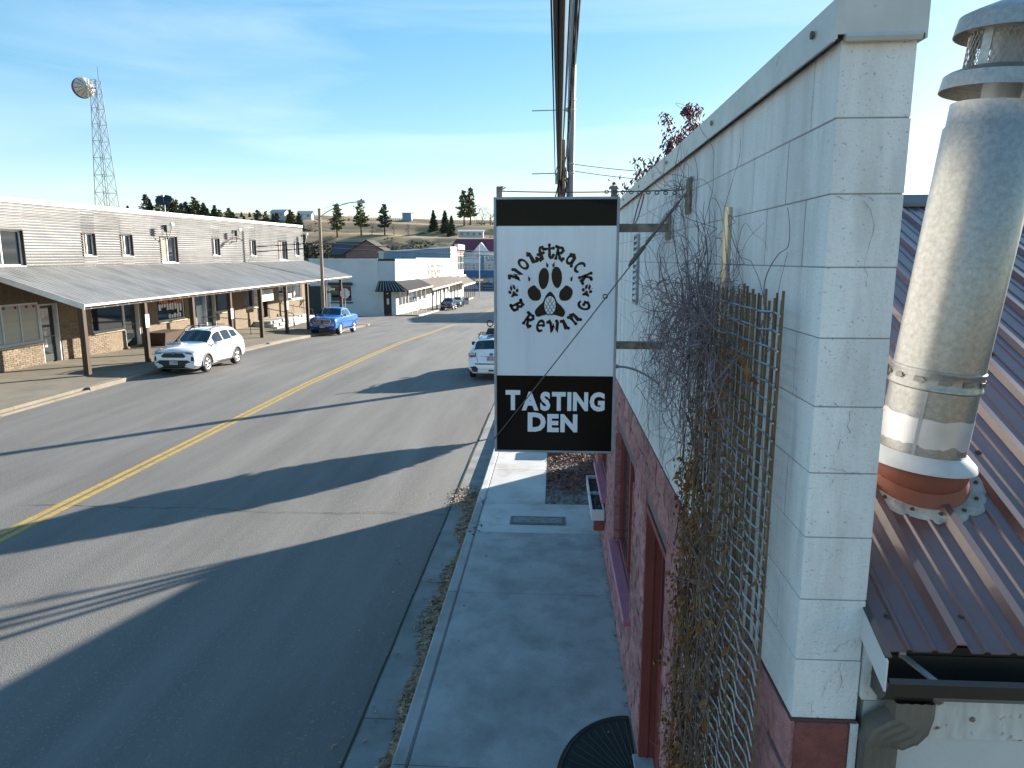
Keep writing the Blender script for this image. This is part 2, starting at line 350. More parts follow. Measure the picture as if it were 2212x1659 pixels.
ky = [-12, -9, -6, -3, 0, 2.6, 5.4, 8.65, 10.75, 12.12, 14.6, 17, 20, 24, 28, 33, 37, 41, 45.5, 50, 55, 60, 71, 85, 104, 137]
for i, (a, b) in enumerate(zip(ky[:-1], ky[1:])):
    seg(-1.37, -1.225, a, b, lambda y: sw(y)+.004, .30, 'kerb_stone', concrete_new if a > 12 else concrete, pav, gap=.007, c=.022)
for a, b, m, x1 in ((-12, -8, concrete, .765), (-8, -4, concrete, .765), (-4, 0, concrete, .765), (0, 2.6, concrete, .765), (2.6, 5.4, concrete, .765), (5.4, 8.65, concrete, .765), (8.65, 10.75, concrete, .765), (10.75, 12.12, concrete_new, .765), (12.12, 14.2, concrete_new, -.13), (14.2, 16.4, concrete_new, -.13), (16.4, 18.6, concrete_new, -.13), (18.6, 21.5, concrete_new, .765), (21.5, 24.5, concrete, .765), (24.5, 28, concrete, 2.0), (28, 33, concrete, 2.0), (33, 41, concrete, 2.0), (41, 50, concrete, 2.0), (50, 60, concrete, 2.0)):
    seg(-1.215, x1, a, b, sw, .12, 'pavement_slab', m, pav, gap=.005)
# left pavement: kerb stones, a dropped stretch, and slabs up to the shop fronts
pal = bpy.data.objects.new('pavement', None); COL.objects.link(pal); pal['kind'] = 'structure'; pal['label'] = 'tan concrete pavement in front of the arcade shops'
def lz(y): return 0.0 if y < 28 else -0.55*(y-28)/32.0
lk = [8, 12, 16, 19, 21.3]+[23+3.1*i for i in range(13)]
for i, (a, b) in enumerate(zip(lk[:-1], lk[1:])):
    drop = .085 if 19 <= a < 23 else (.05 if abs(a-35.4) < .2 else 0)
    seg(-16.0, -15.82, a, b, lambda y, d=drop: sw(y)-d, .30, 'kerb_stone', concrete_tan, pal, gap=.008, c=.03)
for i in range(20):
    a, b = 6+2.75*i, 6+2.75*(i+1)
    for (x0, x1) in ((-18.6, -16.01), (-21.3, -18.61)):
        y0, y1 = a+.006, b-.006
        h = lambda x, y: sw(y)+(lz(y)-sw(y))*((-16.0-x)/5.3)
        mb = MB(); mb.hexa([(x0, y0, -2.2), (x1, y0, -2.2), (x1, y1, -2.2), (x0, y1, -2.2)], [(x0, y0, h(x0, y0)), (x1, y0, h(x1, y0)), (x1, y1, h(x1, y1)), (x0, y1, h(x0, y1))])
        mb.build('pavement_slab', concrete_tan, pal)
paf = bpy.data.objects.new('pavement', None); COL.objects.link(paf); paf['kind'] = 'structure'; paf['label'] = 'concrete pavement and kerb in front of the white building'
for i in range(14):
    a, b = 82.8+4*i, 82.8+4*(i+1)
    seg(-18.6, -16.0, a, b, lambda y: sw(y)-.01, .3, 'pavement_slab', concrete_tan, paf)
    seg(-16.0, -15.82, a, b, sw, .3, 'kerb_stone', concrete_new, paf)
# ------------------------------------------------------------------ brewery: block wall, white above, split red block below
WX, CY, BH, BL = .77, 2.10, .2032, .4064
brew = thing('brewery_building', 'block building, white above and red split-face below, with a vine trellis at its near corner', 'building', (WX, CY, 0))
core = MB(); core.box(WX+.0022, WX+.197, CY+.0075, 12.19, 2.849, 4.86); core.build('mortar_core', mortar_w, brew)
WIN = [(6.45, 8.35, .88, 2.30), (9.75, 11.55, .95, 2.25)]; DOOR = (4.55, 5.62, 0.0, 2.32)
def blockmesh(L_, seed, rough):
    rr = random.Random(seed); mb = MB(); h = BH; g_ = .0045
    if not rough:
        mb.box(0, .2, g_*.9, L_-g_*.9, g_*.36, h-g_*.36, .0018); return mb
    ny, nz = max(2, int(6*L_/BL)), 3
    def P(j, k):
        y = g_+(L_-2*g_)*j/ny; z = g_+(h-2*g_)*k/nz
        e = 0 if 0 < j < ny and 0 < k < nz else .010
        return (-(rr.uniform(.004, .020)-e), y, z)
    vs = [P(j, k) for k in range(nz+1) for j in range(ny+1)]; n = ny+1
    fs = [(k*n+j+1, k*n+j, (k+1)*n+j, (k+1)*n+j+1) for k in range(nz) for j in range(ny)]
    mb.add(vs, fs); a = [0, ny, (nz+1)*n-1, nz*n]
    o_ = len(mb.v); mb.v += [(.19, y, z) for y, z in ((g_, g_), (L_-g_, g_), (L_-g_, h-g_), (g_, h-g_))]
    ring = list(range(0, n)); mb.f.append(tuple(ring)+(o_+1, o_)); ring = [nz*n+j for j in range(n)]; mb.f.append(tuple(ring[::-1])+(o_+3, o_+2))
    mb.f.append(tuple(k*n for k in range(nz, -1, -1))+(o_, o_+3)); mb.f.append(tuple(k*n+ny for k in range(nz+1))+(o_+2, o_+1))
    return mb
wm = {L_: blockmesh(L_, 1, False).mesh('block', white_paint) for L_ in (BL, BL/2)}
rm = {L_: [blockmesh(L_, 31+i, True).mesh('split_block', red_block) for i in range(5)] for L_ in (BL, BL/2)}
for c in range(10):                                     # white courses
    y = CY; z = 2.845+c*BH; i = 0
    L0 = BL if c % 2 == 0 else BL/2
    while y < 12.1:
        L_ = L0 if i == 0 else BL
        if y+L_ > 12.25: L_ = BL/2
        inst('block', wm[L_], brew, (WX+RND.uniform(-.0012, .0012), y, z)); y += L_; i += 1
def hole(y0, y1, z0, z1):
    for a, b, c_, d in WIN+[DOOR]:
        if y1 > a+.02 and y0 < b-.02 and z1 > c_+.02 and z0 < d-.02: return (a, b)
    return None
reds = []
for c in range(14):                                     # red courses
    y = CY; z = c*BH; i = 0; L0 = BL if c % 2 == 0 else BL/2
    while y < 12.1:
        L_ = L0 if i == 0 else BL
        if y+L_ > 12.25: L_ = BL/2
        y0, y1 = y, y+L_; y += L_; i += 1
        hl = hole(y0, y1, z, z+BH)
        if hl:
            if y0 < hl[0]-.03: reds.append((y0, hl[0]-y0, z))
            if y1 > hl[1]+.03: reds.append((hl[1], y1-hl[1], z))
            continue
        reds.append((y0, L_, z))
reds.sort(key=lambda r: r[0]-r[2]*.5)
rest = MB()
for k, (y, L_, z) in enumerate(reds):
    base = BL if L_ > .3 else BL/2; me = RND.choice(rm[base])
    if k < 290: inst('split_block', me, brew, (WX, y, z), sc=(1, L_/base, 1))
    else: rest.box(WX-.012, WX+.19, y+.004, y+L_-.004, z+.004, z+BH-.004, .008)
rest.build('split_block_courses', red_block, brew, kind='stuff')
# red end courses seen on the return face
rc = MB()
segs = [(CY+.01, DOOR[0]-.02), (DOOR[1]+.02, WIN[0][0]-.02), (WIN[0][1]+.02, WIN[1][0]-.02), (WIN[1][1]+.02, 12.19)]
for a, b in segs: rc.box(WX+.008, WX+.185, a, b, 0, 2.84)
for a, b, c_, d in WIN: rc.box(WX+.008, WX+.185, a-.02, b+.02, 0, c_-.02); rc.box(WX+.008, WX+.185, a-.02, b+.02, d+.02, 2.84)
rc.box(WX+.008, WX+.185, DOOR[0]-.02, DOOR[1]+.02, DOOR[3]+.02, 2.84); rc.build('mortar_core', mortar_r, brew)
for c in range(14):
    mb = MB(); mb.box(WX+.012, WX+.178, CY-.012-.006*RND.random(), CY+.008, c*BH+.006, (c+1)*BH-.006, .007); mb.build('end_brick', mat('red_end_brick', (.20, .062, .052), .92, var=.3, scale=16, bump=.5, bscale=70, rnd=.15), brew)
mb = MB(); mb.box(WX+.181, WX+.206, CY-.008, CY+.006, 0, 2.838); mb.build('corner_mortar', white_paint, brew)
mb = MB(); mb.box(WX-.004, WX+.2, CY-.004, 12.2, 2.838, 2.847); mb.build('ledge_line', mat('ledge_brown', (.11, .05, .04), .8), brew)
# cap flashing along the parapet in lapped lengths
for i, (a, b) in enumerate(((CY-.018, 5.1), (5.095, 8.1), (8.095, 12.24))):
    mb = MB(); e = .004*(i % 2)
    mb.box(WX-.026-e, WX+.216, a, b, 4.968+e, 4.978+e); mb.box(WX-.026-e, WX-.020-e, a, b, 4.872, 4.968+e); mb.box(WX+.208, WX+.214, a, b, 4.872, 4.968)
    mb.box(WX-.034-e, WX-.026-e, a, b, 4.866, 4.882)
    if i == 0: mb.box(WX-.020, WX+.208, a, a+.006, 4.884, 4.968); mb.tube([(WX+.0, a+.004, 4.876), (WX+.20, a+.004, 4.878)], .012, 6)
    mb.build('cap_flashing', mat('cap_flashing_paint', (.56, .55, .52), .5, .15, var=.14, scale=5, spots=((.2, .17, .13), 14, .68)), brew)
for y in (2.25, 3.6, 5.0, 6.6, 8.0):
    mb = MB(); mb.lathe([(0, -.008), (.012, -.006), (.012, 0)], 8, (WX-.030, y, 4.93), (1, 0, 0)); mb.build('cap_screw', rust, brew)
# body of the building behind the wall: rear body, and an unseen wing added for its shadow
mb = MB(); mb.box(WX+.215, 13.0, 6.4, 12.18, 0, 4.5); mb.build('rear_wall', offwhite_wall, brew)
mb = MB()
mb.add([(3.6, 12.2, 0), (13, 12.2, 0), (13, 17.7, 0), (3.6, 17.7, 0), (3.6, 12.2, 3.6), (13, 12.2, 3.6), (13, 17.7, 3.6), (3.6, 17.7, 3.6), (3.6, 14.9, 4.2), (13, 14.9, 4.2)], [(0, 3, 2, 1), (4, 5, 9, 8), (8, 9, 6, 7), (0, 1, 5, 4), (1, 2, 6, 9, 5), (2, 3, 7, 6), (3, 0, 4, 8, 7)])
mb.build('shadow_wing', offwhite_wall, brew)  # invented wing, out of view, shaped to cast the large shadow edge
# hairline cracks in the painted end face, stepping off the bed joints
def wallcrack(x, z, n, dx, dz, seed, face=True):
    r = random.Random(seed); mb = MB(); p = [(x, z)]
    for k in range(n): x += dx+r.gauss(0, .008); z += dz+r.gauss(0, .006); p.append((x, z))
    for (a, b), (c_, d) in zip(p[:-1], p[1:]):
        w_ = r.uniform(.0003, .0009); y_ = CY-.0012
        mb.quad((a-w_, y_, b), (a+w_, y_, b+w_), (c_+w_, y_, d+w_), (c_-w_, y_, d))
    mb.build('wall_crack', mat('wall_crack_grime', (.26, .24, .22), .95), brew)
wallcrack(.905, 3.045, 12, -.007, -.016, 1); wallcrack(.925, 3.045, 6, -.006, -.017, 4); wallcrack(.86, 4.45, 11, .002, -.018, 2); wallcrack(.83, 3.62, 9, .008, .004, 3); wallcrack(.87, 3.85, 10, -.001, -.017, 6); wallcrack(.775, 3.052, 15, .010, -.0006, 8); wallcrack(.78, 3.665, 15, .012, -.0004, 9); wallcrack(.775, 4.47, 14, .012, .0002, 10); wallcrack(.78, 3.865, 12, .013, 0, 12)
# louvre vent
vt = MB(); vt.box(WX-.022, WX+.01, 6.62, 6.65, 3.88, 4.52); vt.box(WX-.022, WX+.01, 6.93, 6.96, 3.88, 4.52); vt.box(WX-.022, WX+.01, 6.65, 6.93, 4.50, 4.52); vt.box(WX-.022, WX+.01, 6.65, 6.93, 3.88, 3.90); vt.box(WX-.003, WX+.0, 6.65, 6.93, 3.9, 4.5)
vent = vt.build('louvre_vent', galv_dull, brew)
for k in range(11):
    z = 3.92+k*.053; mb = MB(); mb.hexa([(WX-.03, 6.652, z), (WX-.004, 6.652, z+.030), (WX-.004, 6.928, z+.030), (WX-.03, 6.928, z)], [(WX-.032, 6.652, z+.004), (WX-.004, 6.652, z+.036), (WX-.004, 6.928, z+.036), (WX-.032, 6.928, z+.004)]); mb.build('slat', white_trim, vent)
# windows and sills
for wi, (a, b, z0, z1) in enumerate(WIN):
    fr = MB(); d0, d1 = WX+.05, WX+.13
    fr.box(d0, d1, a, a+.07, z0, z1); fr.box(d0, d1, b-.07, b, z0, z1); fr.box(d0, d1, a+.07, b-.07, z1-.07, z1); fr.box(d0, d1, a+.07, b-.07, z0, z0+.07); m_ = (a+b)/2
    fr.box(d0+.01, d1-.01, m_-.03, m_+.03, z0+.07, z1-.07)
    f = fr.build('window', red_paint, brew)
    for (p, q) in ((a+.072, m_-.032), (m_+.032, b-.072)):
        mb = MB(); mb.box(WX+.085, WX+.097, p, q, z0+.072, z1-.072); mb.build('pane', dark_glass, f)
    mb = MB(); mb.box(WX-.085, WX+.05, a-.06, b+.06, z0-.075, z0-.012, .012); mb.build('window_sill', pink_sill, brew)
    for yy in (a-.035, b+.003):
      rv = MB()
      for k in range(int((z1-z0)/.068)): rv.box(WX-.019, WX+.05, yy, yy+.03, z0+k*.068+.003, z0+(k+1)*.068-.003, .004)
      rv.build('window_reveal', red_block, brew, kind='stuff')
# doorway
a, b, z0, z1 = DOOR
fr = MB(); fr.box(WX+.0, WX+.19, b-.045, b-.002, 0, z1-.002); fr.box(WX+.0, WX+.19, a+.002, a+.045, 0, z1-.002); fr.box(WX+.0, WX+.19, a+.045, b-.045, z1-.05, z1-.002); fr.box(WX+.06, WX+.075, b-.058, b-.045, 0, z1-.05)
df = fr.build('door_frame', red_paint, brew)
mb = MB(); mb.box(WX+.130, WX+.170, a+.048, b-.06, .02, z1-.053); dl = mb.build('door', red_paint, brew)
mb = MB(); mb.box(WX+.122, WX+.129, a+.16, b-.18, 1.05, 2.05); mb.build('pane', dark_glass, dl)
mb = MB(); mb.tube([(WX+.09, b-.13, 1.0), (WX+.09, b-.20, 1.0)], .012); mb.tube([(WX+.131, b-.13, 1.0), (WX+.09, b-.13, 1.0)], .012); mb.build('handle', mat('brass', (.6, .42, .15), .3, 1.0), dl)
mb = MB(); mb.box(WX-.05, WX+.13, a, b, -.02, .03, .008); mb.build('threshold', concrete, brew)
# things on or by the wall
pb = thing('planter_box', 'narrow white window box of bare dark soil under the far brewery window', 'planter', (.66, 10.3, .62))
mb = MB()
x0, x1, a, b, z0, z1 = .560, .745, 9.75, 11.4, .60, .76
mb.box(x0, x0+.018, a, b, z0, z1); mb.box(x1-.018, x1, a, b, z0, z1); mb.box(x0+.018, x1-.018, a, a+.018, z0, z1); mb.box(x0+.018, x1-.018, b-.018, b, z0, z1); mb.box(x0+.018, x1-.018, (a+b)/2-.02, (a+b)/2+.02, z0+.02, z1-.01); mb.box(x0+.02, x1-.02, a+.02, b-.02, z0, z0+.02)
mb.build('trough', white_trim, pb)
mb = MB(); mb.box(x0+.02, x1-.02, a+.02, b-.02, z0+.02, z1-.05); mb.build('soil', mat('dark_soil', (.035, .026, .02), .95, var=.5, scale=30, bump=1, bscale=60), pb)
mb = MB()
for k in range(70):
    p = Vector((RND.uniform(x0+.03, x1-.03), RND.uniform(a+.05, b-.05), z1-.05)); mb.tube([p, p+Vector((RND.gauss(0, .03), RND.gauss(0, .04), RND.uniform(.02, .09)))], .003, 3)
mb.build('dry_stalks', stem_m, pb, kind='stuff')
for yy in (9.85, 11.25):
    mb = MB(); mb.box(.60, .749, yy-.04, yy+.04, .42, .598, .01); mb.build('bracket', red_paint, pb)
cd = MB(); cd.tube([(.722, 3.10, 3.2), (.722, 3.10, 4.505)], .0185, 14); cd.lathe([(.019, 0), (.0155, .001), (.015, -.05)], 14, (.722, 3.1, 4.505))
o = one(cd, 'conduit_pipe', mat('bright_conduit', (.55, .47, .36), .32, .85, var=.25, scale=9, stretch=(1, 1, .2)), 'upright galvanised conduit pipe fixed to the white block wall above the stick trellis', 'pipe', (.722, 3.1, 3.2), smooth=True)
# ground by the wall: utility cover, door mat, gravel bed
uc = thing('utility_cover', 'rectangular metal utility cover set in the pale pavement slab', 'cover', (-.24, 11.28, 0))
mb = MB(); ring = lambda e, z: [(-.70+e, 11.10+e, z), (.22-e, 11.10+e, z), (.22-e, 11.46-e, z), (-.70+e, 11.46-e, z)]
A_, B_ = ring(0, .006), ring(.045, .006); mb.add(A_+B_, [(i, (i+1) % 4, 4+(i+1) % 4, 4+i) for i in range(4)]); mb.box(-.70, .22, 11.10, 11.46, .0, .004); mb.build('rim', mat('cover_rim', (.15, .15, .145), .8, .1, var=.3, scale=12), uc)
mb = MB(); mb.box(-.64, .16, 11.158, 11.402, .004, .010, .003); mb.build('lid', mat('cover_lid', (.22, .22, .21), .75, .15, var=.3, scale=10, bump=.3, bscale=80), uc)
mb = MB(); mb.box(-.36, -.10, 11.245, 11.30, .010, .0125); mb.box(.02, .07, 11.25, 11.29, .010, .0125); mb.build('slot', rust, uc)
dm = thing('door_mat', 'half-round dark rubber door mat with sunburst ribs at the brewery door', 'mat', (.72, 5.3, 0))
mb = MB(); n = 40; cx, cy, rx, ry = .745, 5.22, .70, .95
P_ = [(cx-rx*math.sin(math.pi*i/n), cy-ry*math.cos(math.pi*i/n)) for i in range(n+1)]
mb.flat(P_[::-1], lambda x, y, d: Vector((x, y, .001+d)), 0, .010); mb.build('base', mat('mat_rubber', (.022, .024, .02), .9, var=.2, scale=20, bump=.4, bscale=120), dm)
rub = mat('mat_rib', (.030, .033, .027), .8, var=.2)
for k in range(25):
    t = math.pi*(k+.5)/25; d = Vector((-math.sin(t)*rx, -math.cos(t)*ry, 0)); c0 = Vector((cx, cy, .012))
    mb = MB(); mb.tube([c0+d*.30, c0+d*.9], .007, 4); mb.build('rib', rub, dm)
for r_ in (.12, .19, .26, .95):
    mb = MB(); mb.tube([(cx-rx*r_*math.sin(math.pi*i/24), cy-ry*r_*math.cos(math.pi*i/24), .012) for i in range(25)], .008, 4); mb.build('rib', rub, dm)
def leafmesh(mb, p, s, rr, flat=.35):
    a = rr.uniform(0, 6.28); u = Vector((math.cos(a), math.sin(a), rr.uniform(-flat, flat))); v = Vector((-math.sin(a), math.cos(a), rr.uniform(-flat, flat)))
    k = rr.uniform(.1, .45)*s; n_ = Vector((0, 0, 1)); p = Vector(p); o_ = len(mb.v)
    mb.v += [tuple(p-u*s), tuple(p+v*s*.62+n_*k), tuple(p+u*s), tuple(p-v*s*.62+n_*k*.8), tuple(p)]
    mb.f += [(o_, o_+4, o_+1), (o_+4, o_+2, o_+1), (o_, o_+3, o_+4), (o_+4, o_+3, o_+2)]
mb = MB(); rr = random.Random(3)
for k in range(4300):                                  # drift of leaves in the gutter
    y = rr.uniform(2.0, 13.3); e = min(1.0, abs(rr.gauss(0, .45))); wd = (.16+.08*math.sin(y*1.7)+.05*math.sin(y*4.1))*(1.0 if y < 12.3 else 1.3)
    if rr.random() < .12*(abs(math.sin(y*.9))): continue
    x = -1.40-e*wd; leafmesh(mb, (x, y, rz(y)+.012+.02*(1-e)*rr.random()), rr.uniform(.016, .038), rr)
for k in range(170): leafmesh(mb, (rr.uniform(-2.4, -1.5), rr.uniform(2, 13), rz(3)+.012), rr.uniform(.015, .03), rr)
for k in range(170):
    y = rr.uniform(12.2, 13.4); leafmesh(mb, (rr.gauss(-1.72, .12), y, rz(y)+.012), rr.uniform(.02, .04), rr)
for k in range(30): leafmesh(mb, (rr.uniform(-1.1, .7), rr.uniform(2.5, 12), .01), rr.uniform(.01, .025), rr)
for k in range(130): leafmesh(mb, (.75-abs(rr.gauss(0, .02)), rr.uniform(3, 12), .008), rr.uniform(.010, .022), rr)
one(mb, 'gutter_leaves', gutter_leaf, 'drift of fallen brown leaves along the gutter by the kerb', 'leaves', (-1.5, 7, -.14), kind='stuff')
gb = MB()
for k in range(4200):
    p = Vector((rr.uniform(-.12, 3.5), rr.uniform(12.15, 18.5), -.03+rr.uniform(-.01, .012))); s = rr.uniform(.013, .032)
    if p.x > 1.4 and rr.random() < .6: continue
    M = Matrix.Rotation(rr.uniform(0, 6), 3, Vector((rr.random(), rr.random(), rr.random()+.1)).normalized())
    gb.add([p+M @ Vector(q)*s*rr.uniform(.7, 1.2) for q in ((1, 0, 0), (-1, 0, 0), (0, .8, 0), (0, -.8, 0), (0, 0, .55), (0, 0, -.55))], [(0, 2, 4), (2, 1, 4), (1, 3, 4), (3, 0, 4), (2, 0, 5), (1, 2, 5), (3, 1, 5), (0, 3, 5)])
gb.box(-.128, 3.58, 12.13, 18.59, -.14, -.035)
one(gb, 'gravel_bed', pebble_m, 'bed of grey gravel between the pavement and the red wall end', 'gravel', (.3, 14, -.05), kind='stuff')
lf = MB()
for k in range(16000):
    x = rr.uniform(-.1, 3.4); y = 12.2+6.3*rr.random(); 
    dens = min(1, .12+max(0, (y-12.5))*.9)*(1.0 if x < 1.2 else .5)
    if noise.noise(Vector((x*1.3, y*1.3, 4))) < -.25: dens *= .35
    if rr.random() < dens: leafmesh(lf, (x, y, -.015+rr.random()*.025), rr.uniform(.02, .046), rr, .6)
one(lf, 'leaf_litter', red_leaf, 'red-brown leaf litter lying on the gravel bed', 'leaves', (.3, 14.5, 0), kind='stuff')
bx = MB(); bx.box(.28, .80, 16.0, 16.5, -.05, .42, .03); bx.box(.24, .84, 15.96, 16.54, .42, .47, .015)
one(bx, 'utility_pedestal', galv_dull, 'pale grey concrete pedestal standing at the back of the gravel bed', 'pedestal', (.54, 16.25, -.05))
tw = MB()
for k in range(9): tw.tube([(-1.23, 12.0+.03*k, 0), (-1.23+rr.gauss(0, .05), 12.0+.03*k+rr.gauss(0, .05), rr.uniform(.03, .09))], .004, 3); leafmesh(tw, (-1.2+rr.gauss(0, .04), 10.9+rr.gauss(0, .16), .02), .03, rr, .6)
one(tw, 'weed_tuft', mat('weed_green', (.07, .11, .03), .8, var=.4), 'small green weed growing at the kerb joint near the utility cover', 'weed', (-1.22, 11.2, 0))
# ------------------------------------------------------------------ hanging sign
SX, SY, SZ = .007, 4.90, 3.82        # centre of the panel's front face
SW, SH = .845, 1.765
sg = thing('hanging_sign', 'tall black and white hanging brewery sign with a paw print, reading TASTING DEN', 'sign', (SX, SY+.1, SZ-SH/2))
fx = frame((SX, SY, SZ), (1, 0, 0), (0, 0, 1), (0, -1, 0))
hw, hh = SW/2, SH/2
mb = MB(); e = .018
mb.box(SX-hw, SX-hw+e, SY-.006, SY+.20, SZ-hh, SZ+hh, .003); mb.box(SX+hw-e, SX+hw, SY-.006, SY+.20, SZ-hh, SZ+hh, .003)
mb.box(SX-hw+e, SX+hw-e, SY-.006, SY+.20, SZ+hh-e, SZ+hh, .003); mb.box(SX-hw+e, SX+hw-e, SY-.006, SY+.20, SZ-hh, SZ-hh+e*.8, .003)
mb.build('sign_frame', sign_frame_m, sg)
zt = lambda f: SZ+hh-SH*f            # fraction from the top
mb = MB(); mb.box(SX-hw+e, SX+hw-e, SY+.004, SY+.19, zt(.688), zt(.107)); mb.build('white_panel', sign_white, sg)
blk = mat('black_acrylic', (.008, .007, .0066), .12, var=.1, spec=.09)
mb = MB(); mb.box(SX-hw+e, SX+hw-e, SY+.002, SY+.19, zt(.107)-.001, SZ+hh-e); mb.build('black_band', blk, sg)
mb = MB(); mb.box(SX-hw+e, SX+hw-e, SY+.002, SY+.19, SZ-hh+e*.8, zt(.688)+.001); lower = mb.build('black_panel', blk, sg)
for s, cy_, size in (('TASTING', .7935, .172), ('DEN', .882, .166)):
    fr = frame((SX+(.004 if s == 'TASTING' else -.012), SY+.002, zt(cy_)), (1, 0, 0), (0, 0, 1), (0, -1, 0))
    tw_ = .695 if s == 'TASTING' else .35; gl = []
    for i, c in enumerate(s):                         # small capitals with a larger first letter
        q = MB(); text(q, c, size*(1.08 if i == 0 else 1.0), lambda p, r, d=0: Vector((p, r, d)), .0004, .0022, bold=.0085); gl.append((q, min(v[0] for v in q.v), max(v[0] for v in q.v)))
    gap = .011; k_ = (tw_-gap*(len(s)-1))/sum(b-a for _, a, b in gl); x = -tw_/2
    for i, (q, a, b) in enumerate(gl):
        q.v = [tuple(fr((p-a)*k_+x, r+(.004 if i == 0 else -.001), d)) for p, r, d in q.v]; q.build('letter', letter_white, lower); x += (b-a)*k_+gap
# round lettering: WOLFTRACK BREWING in hand-drawn strokes
K = .00070
def arc(cx, cy, rx, ry, a0, a1, n=16): return [(cx+rx*math.cos(R(a0+(a1-a0)*i/n)), cy+ry*math.sin(R(a0+(a1-a0)*i/n))) for i in range(n+1)]
GL = {
 'w': [[(-.62, .92), (-.40, 1.0), (-.34, .88), (-.27, .05), (-.02, .62), (.24, .05), (.44, .82), (.36, .95)]],
 'o': [arc(0, .48, .36, .45, 0, 360, 22)],
 'l': [[(-.34, .82), (-.22, .98), (-.12, .90), (-.12, .06), (.26, .02), (.36, .22)]],
 'f': [[(.40, .80), (.34, .99), (.12, 1.0), (-.02, .82), (-.02, .0), (-.22, -.06), (-.34, .05)], [(-.30, .46), (.28, .50)]],
 't': [[(.0, 1.12), (.0, .16), (.12, .02), (.32, .06), (.42, .24)], [(-.42, .78), (.42, .84)]],
 'R': [[(-.50, 1.0), (-.26, .96), (-.26, .0)], [(-.28, .98), (.14, 1.0), (.34, .80), (.18, .56), (-.22, .50)], [(-.06, .50), (.16, .08), (.46, -.02), (.52, .12)]],
 'a': [arc(-.06, .38, .30, .36, 20, 340, 16), [(-.30, .78), (.0, .90), (.26, .74), (.26, .10), (.44, -.02)]],
 'c': [arc(.02, .46, .38, .46, 48, 318, 18)],
 'k': [[(-.30, 1.06), (-.24, .0)], [(.34, .92), (.22, .98), (-.22, .46)], [(-.14, .52), (.20, .04), (.46, .10)]],
 'B': [[(-.40, 1.0), (-.20, .96), (-.20, .02)], [(-.30, .98), (.16, 1.0), (.26, .78), (.12, .56), (-.16, .52)], [(.06, .54), (.36, .40), (.32, .10), (.04, .0), (-.34, .02)]],
 'e': [[(-.30, .46), (.28, .56)], arc(.0, .46, .36, .46, 14, 318, 18)],
 'i': [[(-.22, .80), (.0, .86), (.0, .06), (.22, .0)]],
 'n': [[(-.42, .84), (-.26, .88), (-.26, .0)], [(-.26, .56), (-.04, .88), (.20, .82), (.24, .10), (.44, .0)]],
 'g': [arc(.02, .46, .42, .48, 52, 340, 18), [(.42, .24), (.40, .48), (.06, .50)]],
}
lx, lz_ = SX+(846-899)*K, zt(.0)-(1215-335)*K*1.005
def glyph(ch, ang, rad, top, size=.078):
    a = R(ang)
    if top: o = (lx+math.sin(a)*rad, lz_+math.cos(a)*rad); v = (math.sin(a), math.cos(a)); u = (math.cos(a), -math.sin(a))
    else:   o = (lx+math.sin(a)*rad, lz_-math.cos(a)*rad); v = (-math.sin(a), math.cos(a)); u = (math.cos(a), math.sin(a))
    o = (o[0]-v[0]*size*.5, o[1]-v[1]*size*.5)
    fr = frame((o[0], SY+.004, o[1]), (u[0], 0, u[1]), (v[0], 0, v[1]), (0, -1, 0))
    mb = MB()
    for i, st in enumerate(GL[ch]):
        pts = [(x*size*.80, y*size) for x, y in st]; n = len(pts)
        if n > 8: w_ = [.0135+.0065*math.sin(math.pi*2*k/n)**2 for k in range(n)]
        else: w_ = [.0145 if k in (0, n-1) else .019 for k in range(n)]
        mb.stroke(pts, w_, fr, .0003, .0016+.0002*i)
        for q in (pts[0], pts[-1]):
            if n <= 8: mb.flat([(q[0]+.0115*math.cos(t), q[1]+.0115*math.sin(t)) for t in [2*math.pi*k/8 for k in range(8)]], fr, .0003, .0021)
    mb.build('letter', black_sat, sg)
for ch, an in zip('wolftRack', (-66, -46.5, -29, -15, -1.5, 14, 34, 52.5, 71)): glyph(ch, an, 364*K, True)
for ch, an in zip('BRewing', (-64.5, -35.5, -14.5, 6.5, 23.5, 41, 66)): glyph(ch, an, 358*K, False)
def blob(cx, cy, rx, ry, rot, k=0.0, n=22):
    out = []
    for i in range(n):
        t = 2*math.pi*i/n; x = rx*math.cos(t); y = ry*math.sin(t); x *= 1-k*y/ry
        c, s_ = math.cos(R(rot)), math.sin(R(rot)); out.append((cx+x*c-y*s_, cy+x*s_+y*c))
    return out
def spline(ctrl, n=5):
    out = []; m = len(ctrl)
    for i in range(m):
        p0, p1, p2, p3 = [Vector(ctrl[(i+j-1) % m]) for j in range(4)]
        for k in range(n):
            t = k/n; q = .5*((2*p1)+(-p0+p2)*t+(2*p0-5*p1+4*p2-p3)*t*t+(-p0+3*p1-3*p2+p3)*t**3); out.append((q.x, q.y))
    return out
KP = K*1.06; pf = frame((lx, SY+.004, lz_), (KP, 0, 0), (0, 0, KP), (0, -1, 0))
